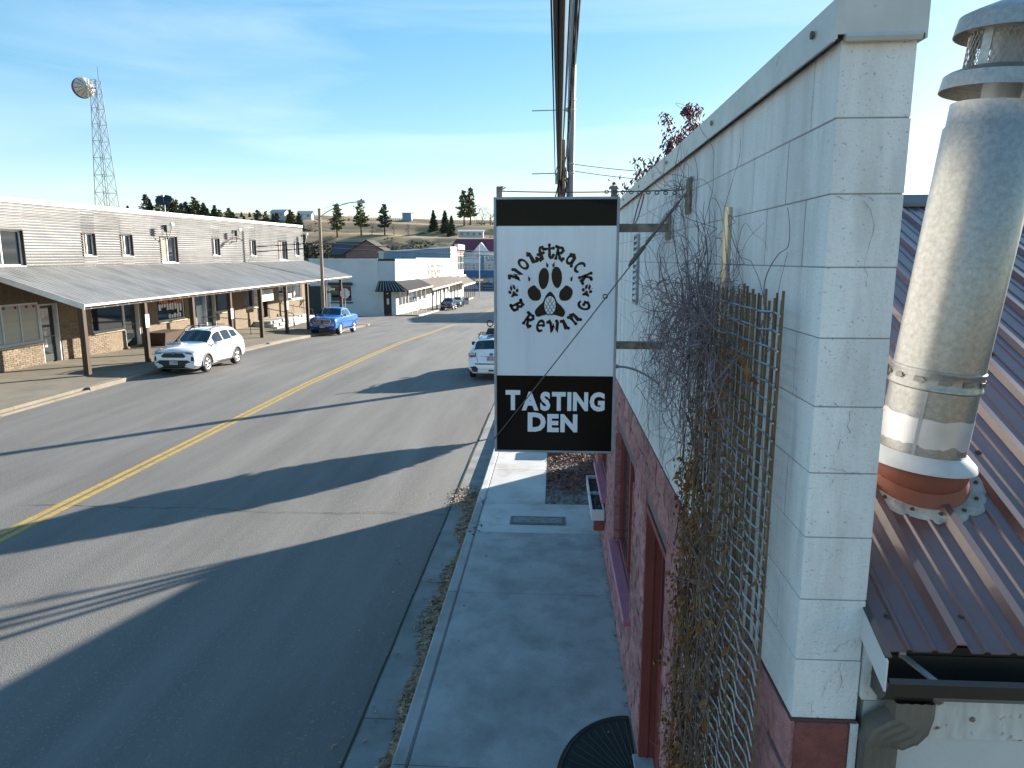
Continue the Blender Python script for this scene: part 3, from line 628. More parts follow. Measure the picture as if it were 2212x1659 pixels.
def paw(fr, pad=True, hop=False):
    mb = MB()
    for args in ((-60, 105, 48, 98, -4, -.1), (60, 116, 48, 98, 4, -.1)): mb.flat(blob(*args), fr, .0003, .002)
    for sx in (-1, 1):
        P_ = spline([(sx*(-150)*1.0, 44), (sx*(-200), 10), (sx*(-205), -40), (sx*(-170), -90), (sx*(-110), -96), (sx*(-84), -60), (sx*(-92), -10), (sx*(-120), 20)])
        mb.flat(P_ if sx > 0 else P_[::-1], fr, .0003, .002)
        for x, y, r_ in ((28, 230, -24), (193, 105, -20)):
            C_ = [(sx*x+10*sx, y+26), (sx*x+12, y-2), (sx*x+4, y-26), (sx*x-8, y-22), (sx*x-10, y)]
            mb.flat(C_, fr, .0003, .002)
    mb.flat(spline([(0, -14), (38, -50), (66, -110), (108, -150), (140, -200), (118, -246), (60, -232), (0, -222), (-60, -232), (-118, -246), (-140, -200), (-108, -150), (-66, -110), (-38, -50)][::-1]), fr, .0003, .002)
    return mb
p_ = paw(pf); p_.build('paw_print', black_sat, sg)
for sx, yy in ((-1, -6), (1, 2)):
    s_ = .25*K; q = frame((lx+sx*360*K, SY+.004, lz_+yy*K), (s_*math.cos(.25*sx), 0, -s_*math.sin(.25*sx)*1), (s_*math.sin(.25*sx), 0, s_*math.cos(.25*sx)), (0, -1, 0))
    paw(q).build('paw_print', black_sat, sg)
hop = MB(); hop.flat(blob(0, -140, 54, 86, 0, .0), pf, .002, .0026); hop.build('hop_cone', letter_white, sg)
hl = MB()
for r_ in range(6):
    for c in range(-2, 3):
        y = -140+62-r_*28; x = c*34+(17 if r_ % 2 else 0)
        if (x/54)**2+((y+8+140)/86)**2 < .95: hl.stroke([(x-17, y+12), (x-10, y-6), (x, y-14), (x+10, y-6), (x+17, y+12)], 4.5, pf, .0026, .0031)
hl.stroke(blob(0, -140, 55, 87, 0), 5, pf, .0026, .0033, closed=True); hl.build('hop_scales', black_sat, sg)
# posts, brackets, stay cables
for x in (SX-hw+.035, SX+hw-.035):
    mb = MB(); mb.box(x-.02, x+.02, SY+.05, SY+.10, SZ-hh+.05, SZ+hh+.075, .003); mb.build('post', rust, sg)
for z, h in ((4.50, .055), (3.70, .05)):
    mb = MB(); mb.box(SX+hw, WX-.004, SY+.045, SY+.052, z-h/2, z+h/2); mb.box(SX+hw, WX-.004, SY+.052, SY+.10, z+h/2-.006, z+h/2); mb.box(SX+hw, WX-.004, SY+.052, SY+.10, z-h/2, z-h/2+.006); mb.build('bracket', rust, sg)
mb = MB(); mb.box(WX-.012, WX-.003, SY-.02, SY+.16, 4.42, 4.60); mb.build('wall_plate', rust, sg)
eye = Vector((WX-.03, 4.27, 4.655)); low = Vector((SX-hw-.004, SY-.012, 3.03))
def catpts(a, b, n=10, sag=0.0): return [a.lerp(b, i/n)-Vector((0, 0, sag*4*(i/n)*(1-i/n))) for i in range(n+1)]
mb = MB(); mb.tube(catpts(eye, low, 12, .012), .0042, 5); d = (low-eye)
mb.tube([eye+d*.02, eye+d*.17], .009, 7); mb.tube([eye+d*.17, eye+d*.185, eye+d*.235, eye+d*.25], [.006, .014, .014, .006], 7); mb.lathe([(.013+.004*math.cos(t), .004*math.sin(t)) for t in [2*math.pi*k/8 for k in range(9)]], 14, tuple(eye+d*.365), (0, 1, 0))
mb.build('stay_cable', cable_m, sg)
tl = Vector((SX-hw+.035, SY+.075, SZ+hh+.045))
mb = MB(); mb.tube(catpts(tl, eye+Vector((0, 0, .03)), 12, .010), .0038, 5)
for k in range(9):
    p = tl.lerp(eye, .62+k*.042); mb.lathe([(.012+.0032*math.cos(t), .0032*math.sin(t)) for t in [2*math.pi*q/6 for q in range(7)]], 8, tuple(p+Vector((0, 0, .01))), (0, 1, .8*(-1)**k))
for k in range(7): mb.tube([tl, tl+Vector((RND.uniform(.005, .05), RND.uniform(-.02, .02), RND.uniform(-.02, .035)))], .004, 4)
mb.tube(catpts(tl.lerp(eye, .80), Vector((SX+hw+.10, SY+.06, 4.53)), 8, -.02), .004, 4); mb.tube(catpts(tl.lerp(eye, .81), Vector((SX+hw+.11, SY+.06, 4.53)), 8, .025), .004, 4)
mb.build('stay_cable', cable_m, sg)
mb = MB(); mb.box(WX-.012, WX-.002, 4.19, 4.33, 4.55, 4.75); mb.tube([(WX-.005, 4.27, 4.655), eye], .012, 6); mb.build('eye_plate', rust, sg)
mb = MB(); mb.tube([(SX+hw-.002, SY+.1, 3.545), (SX+hw+.025, SY+.1, 3.545)], .014, 8); mb.tube([Vector((SX+hw+.02, SY+.1, 3.545))+Vector((.30*t, 0, .0-.13*t*t)) for t in [i/8 for i in range(9)]], .008, 5); mb.build('power_cord', galv_dull, sg)
# ------------------------------------------------------------------ stick trellis and the bare vine on it
TX = .705; ty0, ty1 = 2.24, 3.46
tre = thing('stick_trellis', 'tall trellis of willow sticks bound with wire, fixed to the block wall near its corner', 'trellis', (TX, 2.85, .3))
rr = random.Random(5)
for k in range(32):
    y = ty0+(ty1-ty0)*((k//2)*2+.5*(k % 2))/30.5+rr.uniform(-.008, .008); r_ = rr.uniform(.0034, .0055); top = 4.155+rr.uniform(0, .05)
    pts = [(TX+rr.uniform(-.004, .004), y+rr.uniform(-.011, .011), z) for z in [.32+(top-.32)*i/5 for i in range(6)]]
    MB().tube(pts, r_, 5).build('stick', reed_m, tre)
for k in range(68):
    z = 4.12-k*.0565; 
    pts = [(TX-.012+(.010 if i % 2 else -.004), ty0-.02+(ty1-ty0+.04)*i/12, z+rr.uniform(-.004, .004)) for i in range(13)]
    MB().tube(pts, .0042, 4).build('wire', wire_m, tre)
vine = thing('climbing_vine', 'leafless tangled vine climbing the stick trellis and spilling over the white block wall', 'vine', (.62, 3.2, 0))
sm = MB()
def strand(p, d, n, step, r0, grav=.0, curl=.5, xr=(.36, .745), pull=None, ymax=9, zmin=.05):
    p = Vector(p); d = Vector(d).normalized(); pts = [p.copy()]; n = int(n*1.8); step /= 1.8; om = Vector((0, 0, 0)); c_ = curl*.30
    for i in range(n):
        om = om*.82+Vector((rr.gauss(0, c_*.5), rr.gauss(0, c_), rr.gauss(0, c_))); d += om+Vector((0, 0, -grav*.55))
        if pull: d += (Vector(pull)-p)*.16
        d.normalize(); p = p+d*step
        if p.x > xr[1]: p.x = xr[1]; d.x = -abs(d.x)*.3
        if p.x < xr[0]: p.x = xr[0]; d.x = abs(d.x)
        if p.y > ymax: p.y = ymax; d.y = -abs(d.y)*.5
        if p.z < zmin or p.y < 2.25: break
        pts.append(p.copy())
    if len(pts) < 2: return pts
    sm.tube(pts, [r0*.85*(1-.65*i/len(pts)) for i in range(len(pts))], 3 if r0 < .006 else 5, cap=False)
    return pts
for k in range(46):                                                     # main stems climbing the trellis
    y = rr.gauss(3.22, .12) if k < 34 else rr.uniform(2.35, 3.3); strand((rr.uniform(.64, .70), y, rr.uniform(.05, .5)), (0, rr.gauss(0, .1), 1), rr.randint(32, 44), .09, rr.uniform(.005, .012), -.22, .22, (.635, .715), None, 3.42)
for k in range(190): strand((rr.uniform(.60, .70), min(3.42, max(2.4, rr.gauss(3.05, .32))), rr.uniform(.2, 3.6)), (0, rr.gauss(0, .4), 1), rr.randint(8, 22), .06, rr.uniform(.002, .005), -.10, .34, (.62, .715), None, 3.44)
sm.build('stems', stem_b, vine, kind='stuff'); sm = MB()
heart = Vector((.62, 3.12, 4.00))
for k in range(210):                                                    # the tangle over the trellis top
    p = heart+Vector((rr.gauss(0, .05), rr.gauss(.02, .30), rr.gauss(-.02, .11))); d = Vector((rr.gauss(-.1, .4), rr.gauss(.3, .9), rr.gauss(0, .5)))
    strand(p, d, rr.randint(8, 20), .05, rr.uniform(.0016, .0038), .06, .5, (.44, .735), heart if rr.random() < .6 else None, 4.6, 3.3)
for k in range(105):                                                    # tendrils spilling and hanging over the white wall
    p = heart+Vector((rr.gauss(.02, .05), abs(rr.gauss(.25, .40)), rr.gauss(0, .13)))
    strand(p, (rr.gauss(0, .3), rr.gauss(.8, .6), rr.gauss(0, .5)), rr.randint(10, 30), .055, rr.uniform(.0013, .0028), .13, .46, (.50, .75), None, 5.5, 2.8+rr.random()*.6)
for k in range(16):                                                     # strands climbing to the sign's eye plate
    p = Vector((rr.uniform(.68, .74), rr.uniform(3.5, 4.0), 4.05)); strand(p, (0, .3, 1), rr.randint(8, 15), .055, rr.uniform(.002, .0055), -.12, .45, (.66, .75), (.72, 4.22, 4.72))
for k in range(26):
    strand(eye+Vector((-.02, rr.gauss(0, .10), rr.gauss(0, .04))), (rr.gauss(-.2, .4), rr.gauss(.2, .8), rr.gauss(0, .5)), rr.randint(6, 13), .035, rr.uniform(.0016, .0034), .10, .6, (.55, .75), eye if rr.random() < .7 else None)
for k in range(70): strand((rr.uniform(.62, .70), rr.uniform(2.28, 3.4), rr.uniform(.3, 4.1)), (rr.gauss(-.3, .3), rr.gauss(0, .8), rr.gauss(.2, .6)), rr.randint(4, 12), .05, rr.uniform(.0015, .003), .05, .4, (.52, .72))
for k in range(22): strand((rr.uniform(.58, .7), rr.uniform(3.3, 3.7), rr.uniform(.2, .9)), (-.5, rr.gauss(.8, .4), rr.gauss(.1, .3)), rr.randint(10, 20), .055, rr.uniform(.0018, .003), .08, .3, (.15, .72))
sm.build('stems', stem_m, vine, kind='stuff')
dl_ = MB()
for c in range(150):
    cy_ = rr.gauss(3.27, .10); cz = .15+3.2*rr.random()**1.25; cxx = rr.uniform(.60, .69)
    for k in range(rr.randint(12, 30)):
        p = Vector((cxx+rr.gauss(0, .02), cy_+rr.gauss(0, .045), cz+rr.gauss(0, .06))); s = rr.uniform(.007, .018); o_ = len(dl_.v)
        a = Vector((rr.gauss(0, .5), rr.gauss(0, .5), -1)).normalized(); b = a.cross(Vector((rr.random()-.5, rr.random()-.5, rr.random()))).normalized(); n_ = a.cross(b)
        dl_.v += [tuple(p), tuple(p+a*s+b*s*.7+n_*s*.3), tuple(p+a*s*2), tuple(p+a*s-b*s*.7+n_*s*.3)]; dl_.f += [(o_, o_+1, o_+2), (o_, o_+2, o_+3)]
for k in range(420):
    p = Vector((rr.uniform(.60, .7), rr.uniform(2.3, 3.45), rr.uniform(.15, 4.0))); leafmesh(dl_, p, rr.uniform(.010, .024), rr, 1.2)
dl_.build('dead_leaves', dead_leaf, vine, kind='stuff')
# ------------------------------------------------------------------ shed with the brown metal roof, gutter, and the flue pipe
ES, EZ, EY = .42, 3.125, 2.04
rz_ = lambda y: EZ+ES*(y-EY)
shed = thing('metal_roof_shed', 'lower white building with a brown ribbed metal roof against the block wall end', 'building', (3.0, 2.1, 0))
RY1 = 5.88
prof = []
x = .985; X0 = 1.0
major = [1.232+.2286*k for k in range(-1, 26)]
pts = [(.985, 0.0)]
for m in major:
    if m-.03 > .99: pts += [(m-.030, 0), (m-.014, .026), (m+.014, .026), (m+.030, 0)]
    for q in (.0762, .1524): pts += [(m+q-.012, 0), (m+q-.005, .007), (m+q+.005, .007), (m+q+.012, 0)]
pts = sorted([p for p in pts if p[0] >= .985])
nst = 7; groups = [(.985, 1.12), (1.12, 2.03), (2.03, 2.95), (2.95, 3.87), (3.87, 4.78), (4.78, 5.7), (5.7, 6.9)]
for gi, (ga, gb_) in enumerate(groups):
    ins = [p for p in pts if ga <= p[0] <= gb_]
    prev = [p for p in pts if p[0] < ga][-1:]; ins = prev+ins if gi else ins
    if len(ins) < 2: continue
    lift = .0012*(gi % 2); mb = MB(); n = len(ins)
    top = [(x, EY, rz_(EY)+h+lift) for x, h in ins]+[(x, RY1, rz_(RY1)+h+lift) for x, h in ins]
    mb.add(top+[(a, b, c-.004) for a, b, c in top], [(i, i+1, n+i+1, n+i) for i in range(n-1)]+[(2*n+i+1, 2*n+i, 3*n+i, 3*n+i+1) for i in range(n-1)]+[(i+1, i, 2*n+i, 2*n+i+1) for i in range(n-1)])
    mb.build('roof_sheet', brown_roof, shed)
scr = MB(); scr.lathe([(0, .010), (.006, .009), (.007, .004), (.011, .003), (.011, 0)], 8, (0, 0, 0), (0, -.387, .922)); sme = scr.mesh('roof_screw', brown_metal)
for m in major[:16]:
    for y in (2.16, 2.95, 3.7, 4.5, 5.3):
        for q in (.06,): inst('roof_screw', sme, shed, (m+q, y+RND.uniform(-.01, .01), rz_(y)))
mb = MB()
for s_ in (0, 1):
    y0, y1 = (RY1-.14, RY1) if s_ == 0 else (RY1, RY1+.14); za, zb = (rz_(y0)+.034, rz_(RY1)+.05) if s_ == 0 else (rz_(RY1)+.05, rz_(RY1-.14)+.034)
    mb.hexa([(.985, y0, za-.004), (6.9, y0, za-.004), (6.9, y1, zb-.004), (.985, y1, zb-.004)], [(.985, y0, za), (6.9, y0, za), (6.9, y1, zb), (.985, y1, zb)])
mb.box(.985, 6.9, RY1-.145, RY1-.14, rz_(RY1-.14)+.008, rz_(RY1-.14)+.036); mb.build('ridge_cap', mat('ridge_cap_grey', (.12, .12, .13), .4, .3), shed)
mb = MB(); mb.hexa([(.985, RY1, rz_(RY1)-.01), (6.9, RY1, rz_(RY1)-.01), (6.9, 9.6, 3.0), (.985, 9.6, 3.0)], [(.985, RY1, rz_(RY1)), (6.9, RY1, rz_(RY1)), (6.9, 9.6, 3.01), (.985, 9.6, 3.01)]); mb.build('roof_slope', brown_roof, shed)
mb = MB(); mb.add([(1.0, 2.125, 0), (6.8, 2.125, 0), (6.8, 2.125, 2.90), (1.0, 2.125, 2.90), (1.0, 2.30, 0), (6.8, 2.30, 0), (6.8, 2.30, 3.0), (1.0, 2.30, 3.0)], [(0, 1, 2, 3), (0, 3, 7, 4), (1, 5, 6, 2), (3, 2, 6, 7)])
mb.box(1.0, 6.8, 2.30, 5.5, 0, 3.0); mb.build('wall', offwhite_wall, shed)
mb = MB(); mb.box(1.14, 6.8, 2.108, 2.124, 2.79, 2.955); mb.build('trim_board', peeling, shed)
for k in range(9):
    mb = MB(); mb.lathe([(0, -.007), (.008, -.005), (.009, 0)], 8, (1.33+.41*k, 2.108, 2.86), (0, 1, 0)); mb.build('nail_head', rust, shed)
mb = MB(); mb.hexa([(.975, 2.085, 2.93), (1.02, 2.085, 2.93), (1.02, 2.14, 2.93), (.975, 2.14, 2.93)], [(.975, 2.085, 3.20), (1.02, 2.085, 3.11), (1.02, 2.14, 3.11), (.975, 2.14, 3.21)]); mb.build('fascia_end', peeling, shed)
mb = MB(); mb.box(1.02, 6.8, 2.112, 2.128, 2.96, 3.10); mb.build('fascia', brown_metal, shed)
mb = MB()                                               # rake board with a white face and dark top edge at the roof's near corner
mb.hexa([(.962, 1.93, rz_(1.93)-.02), (.968, 1.93, rz_(1.93)-.02), (.968, 2.45, rz_(2.45)-.02), (.962, 2.45, rz_(2.45)-.02)], [(.962, 1.93, rz_(1.93)+.075), (.968, 1.93, rz_(1.93)+.075), (.968, 2.45, rz_(2.45)+.075), (.962, 2.45, rz_(2.45)+.075)])
mb.build('rake_flashing', white_trim, shed)
mb = MB(); mb.hexa([(.962, 1.94, rz_(1.94)+.0755), (.982, 1.94, rz_(1.94)+.0755), (.982, 2.45, rz_(2.45)+.0755), (.962, 2.45, rz_(2.45)+.0755)], [(.962, 1.94, rz_(1.94)+.08), (.982, 1.94, rz_(1.94)+.08), (.982, 2.45, rz_(2.45)+.08), (.962, 2.45, rz_(2.45)+.08)])
mb.hexa([(.968, 1.95, rz_(1.95)-.03), (.975, 1.95, rz_(1.95)-.03), (.975, 2.45, rz_(2.45)-.03), (.968, 2.45, rz_(2.45)-.03)], [(.968, 1.95, rz_(1.95)-.021), (.975, 1.95, rz_(1.95)-.021), (.975, 2.45, rz_(2.45)-.021), (.968, 2.45, rz_(2.45)-.021)]); mb.build('rake_edge', brown_metal, shed)
gx = 1.0
gp = [(2.108, 3.075), (2.104, 3.075), (2.104, 2.975), (2.02, 2.975), (1.99, 3.005), (1.975, 3.055), (1.985, 3.068), (1.996, 3.060), (1.990, 3.048), (2.003, 3.010), (2.026, 2.981), (2.099, 2.981), (2.108, 2.975)]
mb = MB(); n = len(gp); mb.add([(gx, y, z) for y, z in gp]+[(6.9, y, z) for y, z in gp], [(i, (i+1) % n, n+(i+1) % n, n+i) for i in range(n)])
mb.add([(gx-.003, y, z) for y, z in gp[1:6]]+[(gx, y, z) for y, z in gp[1:6]], [(0, 1, 2, 3, 4), (9, 8, 7, 6, 5)]+[(i, 5+i, 5+(i+1) % 5, (i+1) % 5) for i in range(5)]); mb.build('gutter', brown_metal, shed)
for xx in (1.13, 1.95, 2.8):
    mb = MB(); mb.hexa([(xx, 1.985, 3.055), (xx+.02, 1.985, 3.055), (xx-.03, 2.10, 3.075), (xx-.05, 2.10, 3.075)], [(xx, 1.985, 3.062), (xx+.02, 1.985, 3.062), (xx-.03, 2.10, 3.082), (xx-.05, 2.10, 3.082)]); mb.box(xx-.05, xx-.03, 2.094, 2.1, 3.07, 3.10); mb.build('gutter_hanger', galv_dull, shed)
dsm = mat('brown_downspout', (.15, .125, .10), .5, 0, var=.25, scale=6)
def ribbed(path, w_, d_):
    mb = MB(); rings = []
    for (c, dirv) in path:
        c = Vector(c); dv = Vector(dirv).normalized(); side = Vector((dv.z, 0, -dv.x)); nb = Vector((0, 1, 0))
        prof_ = []
        for i in range(9): prof_.append((-w_/2+w_*i/8, -d_/2-(.004 if i % 2 else 0)))
        prof_ += [(w_/2, d_/2), (-w_/2, d_/2)]
        rings.append([c+side*a+nb*b for a, b in prof_])
    n = len(rings[0]); vs = [p for r_ in rings for p in r_]
    mb.add(vs, [(i*n+k, i*n+(k+1) % n, (i+1)*n+(k+1) % n, (i+1)*n+k) for i in range(len(rings)-1) for k in range(n)]); return mb
ribbed([((1.10, 2.045, 2.972), (0, 0, -1)), ((1.10, 2.045, 2.925), (0, 0, -1)), ((1.094, 2.045, 2.895), (-.5, 0, -1)), ((1.083, 2.05, 2.873), (-1, 0, -.7))], .115, .075).build('downspout_elbow', dsm, shed)
ribbed([((1.083, 2.05, 2.873), (-1, 0, -.7)), ((1.058, 2.06, 2.850), (-1, 0, -.5)), ((1.037, 2.07, 2.828), (-.7, 0, -1)), ((1.030, 2.08, 2.795), (0, 0, -1))], .108, .072).build('downspout_elbow', dsm, shed)
ribbed([((1.030, 2.08, 2.81), (0, 0, -1)), ((1.030, 2.08, .1), (0, 0, -1))], .10, .066).build('downspout', dsm, shed)
# flue pipe
FB = Vector((1.43, 2.80, 3.446)); ax = Vector((.09, -.05, 1)).normalized()
flue = thing('flue_pipe', 'leaning galvanised flue pipe with mesh-sided cap and red boot on the brown roof', 'flue pipe', FB)
P0 = lambda h: FB+ax*h
pr = .155
MB().lathe([(pr, -.05), (pr, .40)], 48, FB, ax).build('pipe_section', galv, flue, True)
MB().lathe([(pr-.003, .40), (pr-.003, .415), (pr+.001, .418), (pr+.001, 1.30), (pr-.006, 1.31), (pr-.006, 1.385), (pr-.02, 1.385), (pr-.02, .5)], 48, FB, ax).build('pipe_section', galv, flue, True)
mb = MB(); mb.lathe([(pr+.001, .365), (pr+.006, .37), (pr+.006, .378), (pr+.003, .382), (pr+.003, .428), (pr+.006, .432), (pr+.006, .440), (pr+.001, .445)], 48, FB, ax); band = mb.build('clamp_band', galv, flue, True)
e1 = ax.orthogonal().normalized(); e1 = (Vector((0, -1, 0))-ax*Vector((0, -1, 0)).dot(ax)).normalized(); e2 = ax.cross(e1)
for k in range(12):
    t = 2*math.pi*k/12+.2; o_ = P0(.405)+(e1*math.cos(t)+e2*math.sin(t))*(pr+.004); u = (-e1*math.sin(t)+e2*math.cos(t)); n_ = (e1*math.cos(t)+e2*math.sin(t))
    fr = frame(o_, u, ax, n_); MB().flat([(-.017, -.009), (.017, -.009), (.017, .009), (-.017, .009)], fr, 0, .003).build('band_lug', mat('lug', (.2, .2, .18), .5, .6, var=.4, scale=20), flue)
    MB().lathe([(0, .008), (.005, .006), (.005, 0)], 6, o_+u*.022, n_).build('band_screw', rust, flue)
sm_ = MB()
for (h0, h1, t) in ((.06, .365, -.62), (.445, 1.30, 2.4)):
    n_ = e1*math.cos(t)+e2*math.sin(t); u = -e1*math.sin(t)+e2*math.cos(t); fr = frame(P0(0)+n_*pr, u, ax, n_); sm_.flat([(-.006, h0), (.006, h0), (.006, h1), (-.006, h1)], fr, -.003, .0022)
sm_.build('seam', galv_dull, flue)
n = 64; vs = []; rr2 = random.Random(4)
for k in range(n):
    t = 2*math.pi*k/n; d_ = (e1*math.cos(t)+e2*math.sin(t))*(pr+.0016); vs += [P0(.155+.028*noise.noise(Vector((k*.22, 1, 0)))+rr2.uniform(-.004, .004))+d_, P0(.262+.012*noise.noise(Vector((k*.2, 5, 0))))+d_]
mb = MB(); mb.add(vs, [(2*k, 2*((k+1) % n), 2*((k+1) % n)+1, 2*k+1) for k in range(n)]); mb.build('paint_band', mat('pale_silver_paint', (.60, .59, .60), .4, .45, var=.12, scale=7), flue, True)
MB().lathe([(pr+.001, .118), (pr+.004, .120), (pr+.045, .082), (pr+.050, .066), (pr+.044, .064), (pr+.001, .095)], 48, FB, ax).build('storm_collar', mat('collar_sealant', (.46, .47, .47), .55, .1, var=.14, scale=10), flue, True)
rn = Vector((0, -.387, .922))
def bootring(r_, h, f):        # f: 0 follows the pipe axis, 1 follows the roof plane
    out = []
    for k in range(40):
        t = 2*math.pi*k/40; d_ = (e1*math.cos(t)+e2*math.sin(t)); a = P0(h)+d_*r_
        b = Vector((FB.x+d_.x*r_, FB.y+d_.y*r_, 0)); b.z = rz_(b.y)+h; out.append(a.lerp(b, f))
    return out
rings = [bootring(pr+.004, .10, 0), bootring(pr+.018, .075, .05), bootring(pr+.030, .045, .2), bootring(pr+.022, .020, .4), bootring(pr+.014, .045, .75), bootring(pr+.026, .052, .9), bootring(pr+.034, .024, 1), bootring(pr+.038, .006, 1)]
mb = MB(); mb.add([p for r_ in rings for p in r_], [(i*40+k, i*40+(k+1) % 40, (i+1)*40+(k+1) % 40, (i+1)*40+k) for i in range(len(rings)-1) for k in range(40)]); mb.build('rubber_boot', boot_m, flue, True)
fl = []
for k in range(72):
    t = 2*math.pi*k/72; d_ = (e1*math.cos(t)+e2*math.sin(t))
    for r_, h in ((pr+.030, .009), (pr+.082+.006*math.sin(k*.9)+rr2.uniform(-.003, .003), .008+.012*(1 if (k//3) % 3 == 0 else .2)*rr2.random()+.004), (pr+.094+.006*math.sin(k*.9)+rr2.uniform(-.004, .004), .003)):
        b = Vector((FB.x+d_.x*r_, FB.y+d_.y*r_, 0)); b.z = rz_(b.y)+h; fl.append(b)
mb = MB(); mb.add(fl, [(k*3+j, ((k+1) % 72)*3+j, ((k+1) % 72)*3+j+1, k*3+j+1) for k in range(72) for j in (0, 1)]); mb.build('boot_flange', mat('flange_sealant', (.36, .34, .30), .6, .2, var=.3, scale=12), flue)
for k in range(14):
    t = 2*math.pi*k/14; d_ = (e1*math.cos(t)+e2*math.sin(t)); b = FB+d_*(pr+.062); b.z = rz_(b.y)+.012; MB().lathe([(0, .010), (.007, .008), (.009, 0)], 6, b, rn).build('flange_screw', brown_metal, flue)
MB().lathe([(pr-.015, 1.50), (pr+.020, 1.485), (pr+.034, 1.475), (pr+.040, 1.425), (pr+.036, 1.425), (pr+.030, 1.465), (pr-.02, 1.480)], 48, FB, ax).build('lower_brim', galv, flue, True)
MB().lathe([(0, 1.725), (.08, 1.715), (pr-.01, 1.685), (pr+.022, 1.668), (pr+.030, 1.61), (pr+.026, 1.61), (pr+.018, 1.655), (0, 1.66)], 48, FB, ax).build('cap_top', galv, flue, True)
ms = MB(); mr_ = pr-.022; nd = 44; rows = 6
for k in range(nd):
    for j in range(rows):
        h0 = 1.495+j*.0195; t0 = 2*math.pi*(k+.5*(j % 2))/nd; t1 = t0+math.pi/nd; t2 = t0-math.pi/nd
        Q = lambda t, h: P0(h)+(e1*math.cos(t)+e2*math.sin(t))*mr_
        for tt in (t1, t2): ms.tube([Q(t0, h0), Q(tt, h0+.0195)], .0016, 3, cap=False)
ms.build('mesh_screen', galv_dull, flue, kind='stuff')
for k in range(4):
    t = 2*math.pi*k/4+.5; q = (e1*math.cos(t)+e2*math.sin(t)); fr = frame(P0(0)+q*(mr_+.002), -e1*math.sin(t)+e2*math.cos(t), ax, q); MB().flat([(-.016, 1.48), (.016, 1.48), (.016, 1.65), (-.016, 1.65)], fr, 0, .002).build('cap_strap', galv, flue)
MB().lathe([(pr-.02, 1.36), (.06, 1.38), (.06, 1.62)], 24, FB, ax).build('inner_liner', galv_dull, flue, True)
# ------------------------------------------------------------------ arcade building across the street
FX = -21.25
arc_b = thing('arcade_building', 'long two-storey shop building clad in corrugated metal with a covered arcade across the street', 'building', (FX, 42, -.3))
UW = [(25.6, 27.80, 4.02, 5.46), (31.4, 32.34, 4.43, 5.49), (34.3, 35.3, 4.44, 5.53), (37.83, 39.6, 4.10, 5.56), (43.75, 44.75, 4.52, 5.62), (49.3, 50.3, 4.54, 5.66), (54.5, 56.3, 4.24, 5.73), (57.95, 59.0, 4.58, 5.75)]
rtop = lambda y: 6.50+.0133*(y-26.4)
sh = lambda y: .0085*(y-26.4)
def wave_h(y0, y1, z0, z1, top=None):       # horizontal corrugation; z0, z1 given at y=26.4
    mb = MB(); per = .118; n = max(2, int((z1-z0)/per*6)); cols = [y0, y1]; vs = []
    for i in range(n+1):
        z = z0+(z1-z0)*i/n; x = FX+.028*math.cos(2*math.pi*z/per)
        for y in cols: vs.append((x, y, z+sh(y)))
    mb.add(vs, [(2*i, 2*i+1, 2*i+3, 2*i+2) for i in range(n)]); return mb
cuts = []; y = 22.0
for i, (a, b, z0, z1) in enumerate(UW):
    while a-y > 6.5: cuts.append((y, y+5.2, None)); y += 5.2
    cuts.append((y, a, None)); cuts.append((a, b, i)); y = b
cuts.append((y, 60.0, None))
for a, b, i in cuts:
    if i is None: wave_h(a, b, 3.80, 6.56).build('siding_sheet', siding_m, arc_b, True)
    else:
        s_ = sh((a+b)/2); wave_h(a, b, 3.80, UW[i][2]-s_).build('siding_sheet', siding_m, arc_b, True); wave_h(a, b, UW[i][3]-s_, 6.56).build('siding_sheet', siding_m, arc_b, True)
for i in range(7):
    a, b = 22+5.43*i, 22+5.43*(i+1)-.01; mb = MB(); q = lambda y: rtop(y)+sh(y)*0
    mb.hexa([(FX-.3, a, q(a)-.02), (FX+.035, a, q(a)-.02), (FX+.035, b, q(b)-.02), (FX-.3, b, q(b)-.02)], [(FX-.3, a, q(a)+.17), (FX+.04, a, q(a)+.165), (FX+.04, b, q(b)+.165), (FX-.3, b, q(b)+.17)]); mb.build('roof_flashing', flash_m, arc_b)
mb = MB(); mb.box(FX-14, FX-.25, 22, 59.97, -1, 3.8); mb.hexa([(FX-14, 22, 3.8), (FX-.25, 22, 3.8), (FX-.25, 59.97, 3.8), (FX-14, 59.97, 3.8)], [(FX-14, 22, 6.1), (FX-.25, 22, rtop(22)+.1), (FX-.25, 59.97, rtop(60)+.1), (FX-14, 59.97, 6.4)]); mb.build('building_body', mat('dark_wall', (.10, .095, .085), .9), arc_b)
mb = MB(); mb.box(FX-.25, FX-.02, 59.965, 59.995, -.9, 6.9); mb.build('end_trim', galv_dull, arc_b)
blind = mat('pale_blind', (.30, .31, .27), .35, var=.12, scale=1.2, stretch=(1, .3, 5), spec=.8)
curt = mat('curtain_beige', (.22, .20, .17), .3, var=.35, scale=3, stretch=(1, 4, .4), spec=.8)
frame_d = mat('dark_brown_trim', (.04, .032, .026), .7)
